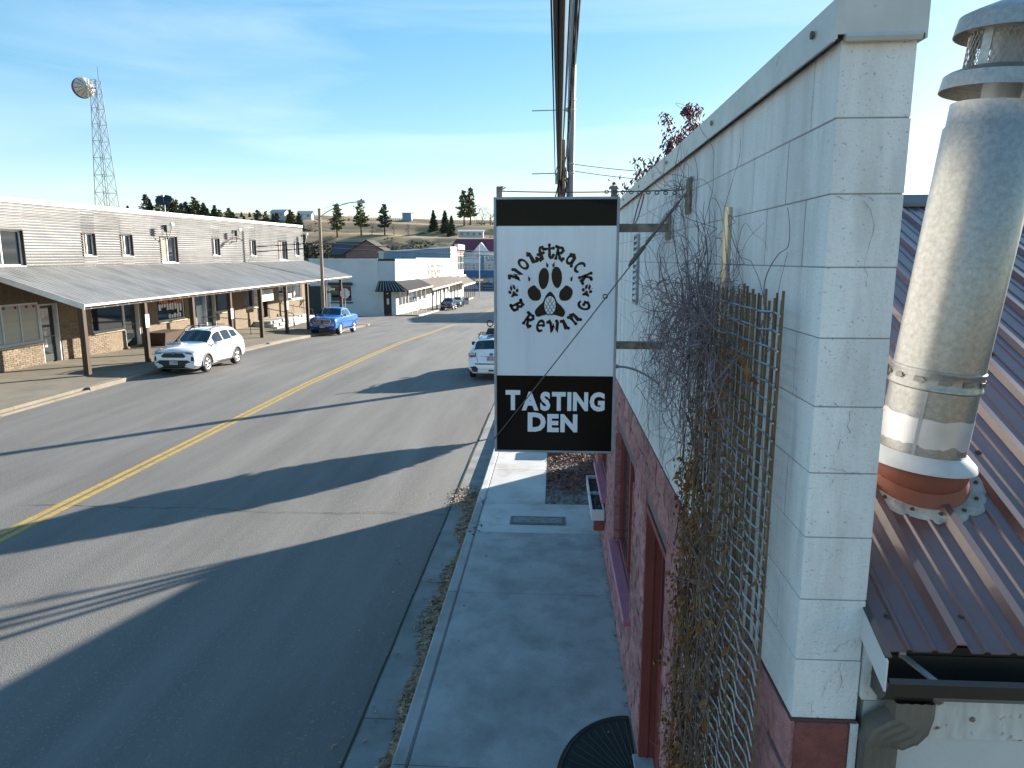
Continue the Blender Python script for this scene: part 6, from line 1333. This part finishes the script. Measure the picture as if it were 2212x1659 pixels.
for k in range(5200):
    h = r.random(); rad = 1.05*math.sin(math.pi*h**.72)**1.35*(.8+.2*r.random()) ; a = r.uniform(0, 6.28); z = .95+h*4.2
    if r.random() < .3: rad *= r.random()
    c = Vector((.35+rad*math.cos(a), 19.2+rad*math.sin(a), z)); s_ = r.uniform(.05, .13); u = Vector((r.gauss(0, .6), r.gauss(0, .6), 1)).normalized(); v = u.orthogonal().normalized(); v = (v*math.cos(a)+u.cross(v)*math.sin(a)); o_ = len(mb.v)
    mb.v += [tuple(c-u*s_), tuple(c+v*s_*.6), tuple(c+u*s_), tuple(c-v*s_*.6)]; mb.f.append((o_, o_+1, o_+2, o_+3))
cr_m = MB(); cr_m.lathe([(.84*math.sin(math.pi*(i/16)**.72)**1.35, .95+i/16*4.2) for i in range(1, 16)], 18, (.35, 19.2, 0)); cr_m.build('crown_core', need[0], sb, True); mb.build('crown', need[0], sb)  # solid core keeps the added shrub's cast shadow free of holes
# ------------------------------------------------------------------ vehicles
from mathutils.bvhtree import BVHTree
tyre_m = mat('tyre_rubber', (.018, .018, .018), .85, var=.2); alloy = mat('alloy_rim', (.55, .55, .56), .35, .7, var=.08); plastic = mat('black_plastic', (.022, .022, .023), .6, var=.15)
cargl = mat('car_glass', (.012, .016, .018), .03, var=.1, spec=.9); chrome = mat('chrome', (.62, .62, .63), .18, .9, var=.05); lampgl = mat('headlamp_glass', (.10, .12, .15), .08, var=.3, scale=9, spec=.9)
redl = mat('tail_lamp', (.30, .012, .012), .15, spec=.8, var=.1); white_l = mat('lamp_white', (.55, .55, .56), .2, var=.1); plate_m = mat('number_plate', (.50, .50, .52), .4, var=.1); plate_r = mat('plate_red_band', (.40, .10, .08), .4); plate_ink = mat('plate_ink', (.04, .05, .15), .5); seam_m = mat('panel_gap', (.03, .03, .033), .7)
def wheelmesh(r_, w_, n=28):
    t = MB(); t.lathe([(r_*.66, -w_/2), (r_*.93, -w_/2), (r_, -w_*.34), (r_, w_*.34), (r_*.93, w_/2), (r_*.66, w_/2), (r_*.62, w_*.30), (r_*.62, -w_*.4)], n, (0, 0, 0), (1, 0, 0))
    rm_ = MB(); rm_.lathe([(r_*.66, w_*.48), (r_*.60, w_*.47), (r_*.57, w_*.30), (r_*.57, -w_*.3)], n, (0, 0, 0), (1, 0, 0)); rm_.lathe([(0, w_*.43), (r_*.13, w_*.42), (r_*.15, w_*.30)], 10, (0, 0, 0), (1, 0, 0))
    for k in range(5):
        a = 2*math.pi*k/5
        for da in (-.13, .13):
            c0 = Vector((w_*.36, math.cos(a+da*.6)*r_*.10, math.sin(a+da*.6)*r_*.10)); c1 = Vector((w_*.42, math.cos(a+da)*r_*.61, math.sin(a+da)*r_*.61)); rm_.tube([c0, c1], [r_*.075, r_*.055], 4)
    bk = MB(); bk.lathe([(0, w_*.16), (r_*.62, w_*.16)], 20, (0, 0, 0), (1, 0, 0))
    return t, rm_, bk
def car(name, label, cat, loc, rot, sp, paint, extra=None, group=None):
    root = thing(name, label, cat, (0, 0, 0), group); L_ = sp['L']; stn = sp['st']; offy = L_/2
    def sec(y):
        y = max(stn[0][0], min(stn[-1][0], y))
        for a, b in zip(stn[:-1], stn[1:]):
            if y <= b[0]:
                t = (y-a[0])/(b[0]-a[0]); q = [p+(r-p)*t for p, r in zip(a, b)]; break
        _, top, belt, wd, wt, zb = q
        cw = .025 if top-belt < .25 else .03
        return [(0, zb), (wd*.80, zb), (wd*.965, zb+.13), (wd, (zb+belt)*.5), (wd*.985, belt-.12), (wd*.945, belt), (wt+(.02 if top-belt > .25 else .0), top-.05), (wt*.86, top), (0, top+cw)]
    ysmp = []
    for a, b in zip(stn[:-1], stn[1:]):
        n = max(1, int((b[0]-a[0])/.22)); ysmp += [a[0]+(b[0]-a[0])*i/n for i in range(n)]
    ysmp.append(stn[-1][0])
    vs = []; m = 16
    for y in ysmp:
        s_ = sec(y); ring = s_+[(-x, z) for x, z in s_[-2:0:-1]]; vs += [(x, y-offy, z) for x, z in ring]
    n = len(ysmp); fs = [(i*m+k, i*m+(k+1) % m, (i+1)*m+(k+1) % m, (i+1)*m+k) for i in range(n-1) for k in range(m)]+[tuple(range(m-1, -1, -1)), tuple((n-1)*m+k for k in range(m))]
    mb = MB(); mb.add(vs, [f[::-1] for f in fs]); body = mb.build('body', paint, root, True, 30)
    bvh = BVHTree.FromPolygons([Vector(v) for v in mb.v], mb.f)
    wy = [sp['wf']-offy, sp['wr']-offy]; wr_ = sp['wheel']; tw = sp['W']/2
    cut = MB()
    for y in wy:
        for s_ in (-1, 1): cut.lathe([(0, 0), (wr_*1.17, 0), (wr_*1.17, .9), (0, .9)], 26, (s_*(tw-.27), y, wr_*1.02), (s_, 0, 0))
    co_ = bpy.data.objects.new('cut', cut.mesh('cut', plastic)); COL.objects.link(co_)
    bm = bmesh.new(); bm.from_mesh(co_.data); bmesh.ops.remove_doubles(bm, verts=bm.verts, dist=1e-5); bmesh.ops.recalc_face_normals(bm, faces=bm.faces); bm.to_mesh(co_.data); bm.free()
    bm = bmesh.new(); bm.from_mesh(body.data); bmesh.ops.remove_doubles(bm, verts=bm.verts, dist=1e-5); bmesh.ops.recalc_face_normals(bm, faces=bm.faces); bm.to_mesh(body.data); bm.free()
    md = body.modifiers.new('b', 'BOOLEAN'); md.operation = 'DIFFERENCE'; md.object = co_; md.solver = 'EXACT'
    try: md.material_mode = 'TRANSFER'
    except Exception: pass
    dg = bpy.context.evaluated_depsgraph_get(); nm = bpy.data.meshes.new_from_object(body.evaluated_get(dg)); body.modifiers.clear(); body.data = nm; bpy.data.objects.remove(co_)
    try: nm.set_sharp_from_angle(angle=R(30))
    except Exception: pass
    def hit(v, a, b):
        if v == 'f': o_, d_ = Vector((a, -9, b)), Vector((0, 1, 0))
        elif v == 'r': o_, d_ = Vector((a, 9, b)), Vector((0, -1, 0))
        elif v == 't': o_, d_ = Vector((a, b-offy, 9)), Vector((0, 0, -1))
        elif v == 's+': o_, d_ = Vector((9, a-offy, b)), Vector((-1, 0, 0))
        else: o_, d_ = Vector((-9, a-offy, b)), Vector((1, 0, 0))
        h = bvh.ray_cast(o_, d_)
        return (h[0], d_) if h[0] is not None else (None, d_)
    def decal(nm_, v, poly, m_, d=.010, par=None, back=.02, step=.10):
        pts = []
        for i in range(len(poly)):
            a = Vector(poly[i]); b = Vector(poly[(i+1) % len(poly)]); k = max(1, int((b-a).length/step))
            pts += [a.lerp(b, j/k) for j in range(k)]
        c = sum(pts, Vector((0, 0)))/len(pts); rings = [pts, [c.lerp(p, .55) for p in pts]]; V = []; ok = True; last = None
        for rg in rings+[[c]]:
            for p in rg:
                h, d_ = hit(v, p.x, p.y)
                if h is None:
                    q = c.lerp(p, .8); h, d_ = hit(v, q.x, q.y)
                    if h is None: ok = False; break
                    h = Vector(h)
                    if v in 'fr': h.x, h.z = p.x, p.y
                V.append(h-d_*d)
            if not ok: break
        if not ok: return None
        k = len(pts); B0 = len(V); V += [p+d_*(d+back) for p in V[:k]]
        F = []
        for i in range(k):
            j = (i+1) % k; F += [(i, j, k+j, k+i), (k+i, k+j, 2*k), (i, B0+i, B0+j, j)]
        q = MB(); q.add(V, F); return q.build(nm_, m_, par or root)
    both = lambda nm_, poly, m_, d=.010, **kw: [decal(nm_, s_, poly, m_, d, **kw) for s_ in ('s+', 's-')]
    mirror = lambda nm_, v, poly, m_, d=.010, **kw: [decal(nm_, v, poly, m_, d, **kw), decal(nm_, v, [(-x, z) for x, z in poly], m_, d, **kw)]
    # side glass between belt and roof
    for y0, y1, f0, f1 in sp['side']:
        for s_ in (-1, 1):
            V = []; k = max(3, int((y1-y0)/.12))
            for i in range(k+1):
                y = y0+(y1-y0)*i/k; q = sec(y); a, b = Vector(q[5]), Vector(q[6])
                for f in (f0, f1): p = a.lerp(b, f); V.append((s_*(p.x+.009), y-offy, p.y))
            for i in range(k+1):
                y = y0+(y1-y0)*i/k; q = sec(y); a, b = Vector(q[5]), Vector(q[6])
                for f in (f0, f1): p = a.lerp(b, f); V.append((s_*(p.x-.01), y-offy, p.y))
            e = 2*(k+1); q = MB(); q.add(V, [(2*i, 2*i+1, 2*i+3, 2*i+2) for i in range(k)]+[(0, e, e+1, 1), (2*k, 2*k+1, e+2*k+1, e+2*k)]+[(2*i, 2*i+2, e+2*i+2, e+2*i) for i in range(k)]+[(2*i+1, e+2*i+1, e+2*i+3, 2*i+3) for i in range(k)]); q.build('side_window', cargl, root)
    for nm_, (y0, y1) in (('windscreen', sp['ws']), ('rear_window', sp['rw'])):
        V = []; k = 6
        for d in (.008, -.02):
            for i in range(k+1):
                y = y0+(y1-y0)*i/k; q = sec(y); xs = [q[6][0]*.985, q[7][0], 0, -q[7][0], -q[6][0]*.985]; zs = [q[6][1]-.0, q[7][1], q[8][1], q[7][1], q[6][1]-.0]
                sy = -1 if nm_ == 'windscreen' else 1
                V += [(x, y-offy+sy*d*.6, z+d) for x, z in zip(xs, zs)]
        e = 5*(k+1); q = MB(); q.add(V, [(5*i+j, 5*i+j+1, 5*i+j+6, 5*i+j+5) for i in range(k) for j in range(4)]+[(5*i, 5*i+5, e+5*i+5, e+5*i) for i in range(k)]+[(5*i+4, e+5*i+4, e+5*i+9, 5*i+9) for i in range(k)]+[(j, e+j, e+j+1, j+1) for j in range(4)]+[(5*k+j, 5*k+j+1, e+5*k+j+1, e+5*k+j) for j in range(4)]); q.build(nm_, cargl, root, True)
    t_, r2, b2 = wheelmesh(wr_, .22 if wr_ < .37 else .26); tm, rm2, bm2 = t_.mesh('wheel', tyre_m, True), r2.mesh('rim', alloy, True), b2.mesh('brake_disc', plastic)
    for y in wy:
        for s_ in (-1, 1):
            w_ = inst('wheel', tm, root, (s_*(tw-.125), y, wr_), (RND.uniform(0, 1), 0, 0) if s_ > 0 else (RND.uniform(0, 1), 0, math.pi))
            for nm_, me in (('rim', rm2), ('brake_disc', bm2)):
                c = bpy.data.objects.new(nm_, me); COL.objects.link(c); c.parent = w_
    for s_ in (-1, 1):
        y, z = sp['mir']; x = abs(sec(y)[5][0]); q = MB(); q.lathe([(0, -.10), (.07, -.08), (.085, 0), (.075, .07), (0, .085)], 10, (0, 0, 0), (1, 0, 0)); q.v = [(a+s_*(x+.13), b*.75+y-offy, c*.95+z) for a, b, c in q.v]; mm = q.build('mirror', sp.get('mirm', paint), root, True)
        q = MB(); q.tube([(s_*(x-.02), y-offy+.02, z-.05), (s_*(x+.07), y-offy, z-.02)], .025, 5); q.build('mirror_arm', plastic, mm)
    if extra: extra(locals())
    root.location = loc; root.rotation_euler = rot
    return root
def slope(y): return math.atan((rz(y+1.5)-rz(y-1.5))/3.0)
def circ(cx, cz, r_, n=14, sx=1.0): return [(cx+sx*r_*math.cos(2*math.pi*k/n), cz+r_*math.sin(2*math.pi*k/n)) for k in range(n)]
def archtrim(E, m_, r0, r1):
    sp = E['sp']
    for y in (sp['wf'], sp['wr']):
        for s_ in (-1, 1):
            q = MB(); V = []; n = 18; x = E['tw']
            for i in range(n+1):
                t = R(-8+196*i/n); c, s2 = math.cos(t), math.sin(t)
                for r_, xx in ((r0, x-.02), (r0, x+.012), (r1, x+.008), (r1, x-.03)): V.append((s_*xx, y-E['offy']+r_*c, sp['wheel']*1.02+r_*s2))
            q.add(V, [(4*i+j, 4*i+j+1, 4*i+j+5, 4*i+j+4) for i in range(n) for j in range(3)]); q.build('arch_trim', m_, E['root'])
def doors(E, ys, z0, z1):
    for y in ys: E['both']('door_gap', [(y-.006, z0), (y+.006, z0), (y+.012, z1), (y, z1)], seam_m, .003, back=.004, step=.06)
def plate(E, v, x, z, txt='7 C1093', red=False):
    o = E['decal']('number_plate', v, [(x-.16, z-.08), (x+.16, z-.08), (x+.16, z+.08), (x-.16, z+.08)], plate_m, .030, back=.04)
    if o is None: return
    y = min(v_.co.y for v_ in o.data.vertices) if v == 'f' else max(v_.co.y for v_ in o.data.vertices); s_ = -1 if v == 'f' else 1
    q = MB(); fr = frame((x, y+s_*.002, z-.012), (1 if v == 'f' else -1, 0, 0), (0, 0, 1), (0, s_, 0)); text(q, txt, .085, fr, 0, .002, bold=.002); q.build('lettering', plate_ink, o)
    q = MB(); q.box(x-.155, x+.155, y+s_*.001, y+s_*.003, z+.045, z+.076); q.build('plate_band', plate_r, o)
# ---- white crossover parked facing the camera
suv = dict(L=4.6, W=1.86, wf=.93, wr=3.62, wheel=.355, mir=(1.52, 1.10),
  st=[(0, .76, .68, .70, .60, .34), (.05, .93, .84, .82, .70, .26), (.18, 1.00, .92, .885, .74, .21), (.5, 1.04, .96, .918, .77, .20), (1.0, 1.08, 1.0, .928, .77, .20), (1.22, 1.11, 1.02, .928, .75, .20), (1.34, 1.15, 1.03, .928, .72, .20), (2.02, 1.58, 1.06, .928, .60, .20), (2.4, 1.655, 1.075, .928, .60, .20), (3.1, 1.67, 1.10, .928, .60, .20), (3.85, 1.62, 1.15, .925, .58, .21), (4.06, 1.585, 1.16, .92, .57, .22), (4.42, 1.22, 1.10, .885, .66, .24), (4.55, 1.0, .92, .85, .68, .28), (4.6, .80, .72, .76, .62, .36)],
  ws=(1.38, 2.0), rw=(4.10, 4.40), side=[(1.75, 2.48, .12, .86), (2.56, 3.28, .12, .86), (3.36, 3.92, .18, .80)])
wpaint = mat('white_car_paint', (.74, .75, .76), .25, var=.02, spec=.55, coat=.8)
greypl = mat('grey_cladding', (.11, .112, .115), .6, var=.1)
def suv_x(E):
    d, m2, b = E['decal'], E['mirror'], E['both']
    d('lower_bumper', 'f', [(-.74, .26), (.74, .26), (.84, .40), (.56, .58), (-.56, .58), (-.84, .40)], plastic, .012)
    d('grille', 'f', [(-.42, .68), (.42, .68), (.50, .74), (.36, .86), (-.36, .86), (-.50, .74)], plastic, .014)
    d('badge', 'f', circ(0, .865, .05, 12, 1.35), mat('dark_chrome', (.20, .20, .21), .35, .6), .035); d('grille_bar', 'f', [(-.60, .885), (.60, .885), (.60, .902), (-.60, .902)], plastic, .010)
    m2('headlight', 'f', [(.44, .84), (.76, .80), (.855, .90), (.80, .955), (.56, .90)], lampgl, .014); m2('head_lamp_strip', 'f', [(.50, .875), (.80, .90), (.80, .925), (.56, .893)], white_l, .022)
    m2('fog_recess', 'f', [(.70, .56), (.79, .54), (.80, .66), (.74, .74), (.70, .70)], plastic, .012)
    plate(E, 'f', 0, .49); archtrim(E, greypl, .385, .455); doors(E, (1.42, 2.52, 3.45), .42, 1.04)
    b('sill_cladding', [(1.36, .22), (3.20, .22), (3.20, .36), (1.36, .40)], greypl, .014)
    b('door_handle', [(2.18, .93), (2.40, .935), (2.40, .96), (2.18, .955)], E['paint'], .022); b('door_handle', [(3.10, .96), (3.32, .965), (3.32, .99), (3.10, .985)], E['paint'], .022)
    m2('tail_light', 'r', [(.52, .98), (.86, .98), (.86, 1.12), (.50, 1.08)], redl, .012)
    b('tail_light', [(4.32, 1.02), (4.50, 1.0), (4.46, 1.12), (4.34, 1.13)], redl, .012)
    oy = E['offy']; q = MB()
    for s_ in (-1, 1): q.tube([(s_*.56, 1.98-oy, 1.60), (s_*.565, 2.15-oy, 1.70), (s_*.56, 3.0-oy, 1.74), (s_*.55, 3.75-oy, 1.70), (s_*.54, 3.85-oy, 1.63)], .018, 6)
    for y in (2.35, 3.25): q.box(-.60, .60, y-.03-oy, y+.03-oy, 1.755, 1.78, .008)
    q.build('roof_rack', plastic, E['root'])
    q = MB(); q.box(-.08, .08, 1.95-oy, 2.0-oy, 1.50, 1.56); 
CX_, CY_ = -14.86, 29.0
car('parked_car', 'white crossover with black roof bars parked facing the camera outside the arcade', 'car', (CX_, CY_, rz(CY_)+.01), (slope(CY_), 0, 0), suv, wpaint, suv_x)
# ---- blue pickup
pk = dict(L=5.4, W=1.92, wf=.98, wr=4.30, wheel=.415, mir=(1.78, 1.32),
  st=[(0, 1.02, .94, .80, .70, .46), (.05, 1.12, 1.02, .90, .78, .38), (.2, 1.19, 1.10, .94, .82, .36), (.7, 1.24, 1.15, .955, .84, .36), (1.35, 1.28, 1.19, .96, .84, .36), (1.50, 1.32, 1.20, .96, .80, .36), (2.05, 1.74, 1.22, .96, .68, .36), (2.4, 1.82, 1.22, .96, .67, .36), (3.2, 1.82, 1.23, .96, .66, .36), (3.60, 1.76, 1.23, .96, .66, .36), (3.78, 1.34, 1.25, .96, .84, .36), (3.84, 1.31, 1.26, .958, .88, .38), (5.1, 1.33, 1.28, .955, .89, .42), (5.34, 1.31, 1.25, .94, .87, .48), (5.4, 1.20, 1.10, .88, .82, .52)],
  ws=(1.54, 2.08), rw=(3.58, 3.74), side=[(1.88, 2.62, .12, .86), (2.70, 3.44, .12, .84)])
bpaint = mat('blue_car_paint', (.008, .12, .42), .25, var=.03, spec=.6, coat=.9)
def pk_x(E):
    d, m2, b = E['decal'], E['mirror'], E['both']
    d('grille_surround', 'f', [(-.50, .76), (.50, .76), (.62, .93), (.54, 1.08), (-.54, 1.08), (-.62, .93)], chrome, .014); d('grille', 'f', [(-.46, .79), (.46, .79), (.57, .93), (.50, 1.05), (-.50, 1.05), (-.57, .93)], plastic, .022)
    for z in (.87, .98): d('grille_bar', 'f', [(-.5, z-.014), (.5, z-.014), (.5, z+.014), (-.5, z+.014)], chrome, .03)
    d('badge', 'f', circ(0, .92, .08, 12, 1.25), mat('dark_badge', (.05, .06, .08), .3, .5), .045)
    m2('headlight', 'f', [(.65, .90), (.88, .92), (.89, 1.04), (.63, 1.06)], lampgl, .014); m2('fog_light', 'f', circ(.74, .70, .06, 10), chrome, .014)
    d('lower_bumper', 'f', [(-.72, .40), (.72, .40), (.80, .58), (-.80, .58)], plastic, .012); plate(E, 'f', 0, .60, '1 A472K'); archtrim(E, E['paint'], .43, .50); doors(E, (1.62, 2.66, 3.56), .55, 1.14); b('bed_gap', [(3.80, .5), (3.82, .5), (3.82, 1.15), (3.80, 1.15)], seam_m, .003, back=.004)
    b('door_handle', [(2.32, 1.02), (2.54, 1.02), (2.54, 1.05), (2.32, 1.05)], E['paint'], .022); b('door_handle', [(3.26, 1.03), (3.48, 1.03), (3.48, 1.06), (3.26, 1.06)], E['paint'], .022)
    d('bed_floor', 't', [(-.72, 3.92), (.72, 3.92), (.72, 5.25), (-.72, 5.25)], plastic, .004); m2('tail_light', 'r', [(.78, .85), (.90, .85), (.90, 1.12), (.78, 1.12)], redl, .012)
    oy = E['offy']
    for s_ in (-1, 1):
        q = MB(); q.tube([(s_*.98, 1.55-oy, .37), (s_*.98, 3.75-oy, .37)], .045, 6)
        for y in (1.75, 2.1, 2.75, 3.1): q.box(s_*.98-.06, s_*.98+.07, y-oy, y+.2-oy, .36, .42)
        q.build('side_step', chrome, E['root'])
CX_, CY_ = -15.42, 49.1
car('parked_pickup', 'bright blue crew-cab pickup parked at the end of the arcade', 'pickup', (CX_, CY_, rz(CY_)+.02), (slope(CY_), 0, 0), pk, bpaint, pk_x)
# ---- white hatchback seen from behind
hb = dict(L=4.45, W=1.80, wf=.90, wr=3.53, wheel=.335, mir=(1.50, 1.10),
  st=[(0, .70, .62, .66, .58, .32), (.06, .84, .76, .80, .66, .24), (.3, .94, .86, .88, .72, .20), (1.1, 1.02, .94, .90, .74, .20), (1.25, 1.05, .96, .90, .72, .20), (1.95, 1.48, 1.0, .90, .60, .20), (2.4, 1.555, 1.01, .90, .60, .20), (3.1, 1.555, 1.03, .90, .59, .20), (3.8, 1.50, 1.06, .895, .57, .22), (3.98, 1.46, 1.07, .89, .565, .23), (4.26, 1.12, 1.02, .875, .68, .24), (4.36, .96, .88, .86, .70, .25), (4.41, .74, .66, .85, .72, .26), (4.45, .60, .54, .82, .70, .30)],
  ws=(1.30, 1.93), rw=(4.0, 4.245), side=[(1.65, 2.35, .12, .86), (2.43, 3.1, .12, .86), (3.18, 3.75, .18, .80)], mirm=mat('dark_mirror', (.03, .04, .06), .3))
def hb_x(E):
    d, m2, b = E['decal'], E['mirror'], E['both']; oy = E['offy']
    m2('tail_light', 'r', [(.58, .88), (.84, .84), (.87, 1.0), (.72, 1.08), (.56, 1.02)], redl, .016); m2('reverse_light', 'r', [(.60, .95), (.82, .93), (.82, 1.0), (.62, 1.01)], white_l, .024)
    d('badge', 'r', circ(0, .97, .05, 12, 1.5), mat('blue_badge', (.05, .12, .25), .3), .016); plate(E, 'r', 0, .80, '8T 1212'); d('bumper_step', 'r', [(-.60, .60), (.60, .60), (.60, .64), (-.60, .64)], plastic, .014)
    m2('rear_vent', 'r', [(.50, .32), (.78, .32), (.80, .50), (.60, .54), (.50, .46)], plastic, .014); m2('reflector', 'r', [(.60, .38), (.72, .38), (.72, .43), (.60, .43)], redl, .022); d('tow_cover', 'r', [(-.10, .34), (.10, .34), (.09, .40), (-.09, .40)], plastic, .014)
    m2('hatch_gap', 'r', [(.50, .68), (.515, .68), (.555, .90), (.54, .90)], seam_m, .004, back=.004); d('badge_strip', 'r', [(-.40, .895), (.40, .895), (.40, .905), (-.40, .905)], seam_m, .006)
    archtrim(E, plastic, .365, .43); doors(E, (1.45, 2.39, 3.25), .42, .98); b('sill_cladding', [(1.3, .22), (3.1, .22), (3.1, .34), (1.3, .36)], plastic, .014)
    q = MB()
    for s_ in (-1, 1): q.tube([(s_*.54, 2.0-oy, 1.52), (s_*.55, 2.2-oy, 1.62), (s_*.54, 3.5-oy, 1.60), (s_*.53, 3.75-oy, 1.50)], .018, 6)
    for y in (2.5, 3.3): q.tube([(-.62, y-oy, 1.64), (.62, y-oy, 1.64)], .018, 6)
    q.build('roof_rack', plastic, E['root'])
    q = MB(); q.hexa([(-.45, 2.45-oy, 1.66), (.30, 2.45-oy, 1.66), (.30, 3.4-oy, 1.66), (-.45, 3.4-oy, 1.66)], [(-.40, 2.55-oy, 1.83), (.22, 2.55-oy, 1.83), (.22, 3.3-oy, 1.86), (-.40, 3.3-oy, 1.86)]); q.build('roof_basket', plastic, E['root'])
    q = MB(); q.lathe([(.115+.022*math.cos(t), .022*math.sin(t)) for t in [2*math.pi*k/8 for k in range(9)]], 20, (.17, 2.9-oy, 2.02), (0, 1, 0)); q.tube([(.17, 2.9-oy, 1.86), (.17, 2.9-oy, 1.92)], .02, 5); q.build('rack_wheel', tyre_m, E['root'], True)
CX_, CY_ = -2.33, 28.3
car('parked_hatchback', 'white hatchback with roof rack parked facing away, half hidden by the hanging sign', 'car', (CX_, CY_, rz(CY_)+.01), (-slope(CY_), 0, math.pi), hb, wpaint, hb_x)
# ---- far cars
far_suv = dict(suv, L=4.35, st=[(a*4.35/4.6, *r_) for a, *r_ in suv['st']], wf=.88, wr=3.45)
far_suv['ws'] = (1.31, 1.89); far_suv['rw'] = (3.88, 4.16); far_suv['side'] = [(1.66, 2.34, .12, .86), (2.42, 3.1, .12, .86), (3.18, 3.7, .18, .8)]; far_suv['mir'] = (1.44, 1.10)
def far_x(E):
    d, m2 = E['decal'], E['mirror']
    d('grille', 'f', [(-.45, .66), (.45, .66), (.50, .80), (-.50, .80)], plastic, .014); m2('headlight', 'f', [(.48, .82), (.80, .84), (.80, .94), (.52, .90)], lampgl, .014); d('badge', 'f', circ(0, .84, .06, 10, 1.3), chrome, .03); d('lower_bumper', 'f', [(-.65, .32), (.65, .32), (.7, .5), (-.7, .5)], plastic, .012); plate(E, 'f', 0, .55); doors(E, (1.4, 2.4, 3.2), .42, 1.0)
car('parked_suv', 'dark purple crossover parked under the brown shingle awning', 'car', (-15.05, 100.8, rz(100.8)+.01), (slope(100.8), 0, 0), far_suv, mat('purple_car_paint', (.045, .012, .040), .22, var=.04, spec=.6, coat=.9), far_x)
sd_ = dict(L=4.6, W=1.80, wf=.90, wr=3.60, wheel=.32, mir=(1.60, .98),
  st=[(0, .62, .54, .68, .58, .28), (.06, .74, .66, .80, .66, .2), (.3, .84, .76, .87, .72, .18), (1.2, .94, .86, .90, .74, .18), (1.35, .97, .88, .90, .72, .18), (2.1, 1.38, .91, .90, .56, .18), (2.6, 1.43, .92, .90, .55, .18), (3.2, 1.38, .94, .90, .55, .18), (3.75, 1.04, .95, .88, .66, .2), (4.45, .98, .90, .85, .68, .24), (4.6, .74, .66, .76, .6, .3)],
  ws=(1.40, 2.08), rw=(3.25, 3.73), side=[(1.8, 2.45, .12, .86), (2.53, 3.2, .12, .8)])
def sed_x(E):
    far_x(E); oy = E['offy']; q = MB(); x0 = .90; y = 1.45-oy
    q.hexa([(x0, y-.03, .30), (x0+1.0, y-.12, .30), (x0+1.0, y-.05, .30), (x0, y+.04, .30)], [(x0, y-.03, .92), (x0+1.0, y-.12, .92), (x0+1.0, y-.05, .92), (x0, y+.04, .92)]); o = q.build('open_door', E['paint'], E['root'])
    q = MB(); q.tube([(x0+.02, y, .92), (x0+.30, y-.02, 1.34), (x0+.98, y-.09, 1.34), (x0+.98, y-.09, .92)], .025, 5); q.build('door_window_frame', plastic, o)
    q = MB(); q.add([(x0+.06, y-.005, .925), (x0+.31, y-.025, 1.32), (x0+.96, y-.085, 1.32), (x0+.96, y-.085, .925)], [(0, 1, 2, 3)]); q.build('pane', mat('light_car_glass', (.10, .14, .15), .05, spec=.8), o)
car('parked_sedan', 'silver sedan with its driver door open, parked beyond the purple car', 'car', (-15.1, 110.6, rz(110.6)+.01), (slope(110.6), 0, 0), sd_, mat('silver_car_paint', (.42, .43, .45), .28, .3, var=.03, coat=.7), sed_x)
car('far_pickup', 'dark blue pickup standing across the far end of the street before the city building', 'pickup', (-16.9, 183.4, rz(183.4)+.01), (0, 0, R(90)), pk, mat('dusty_blue_paint', (.03, .09, .16), .4, var=.05, coat=.4), lambda E: doors(E, (1.62, 2.66, 3.56), .55, 1.14))
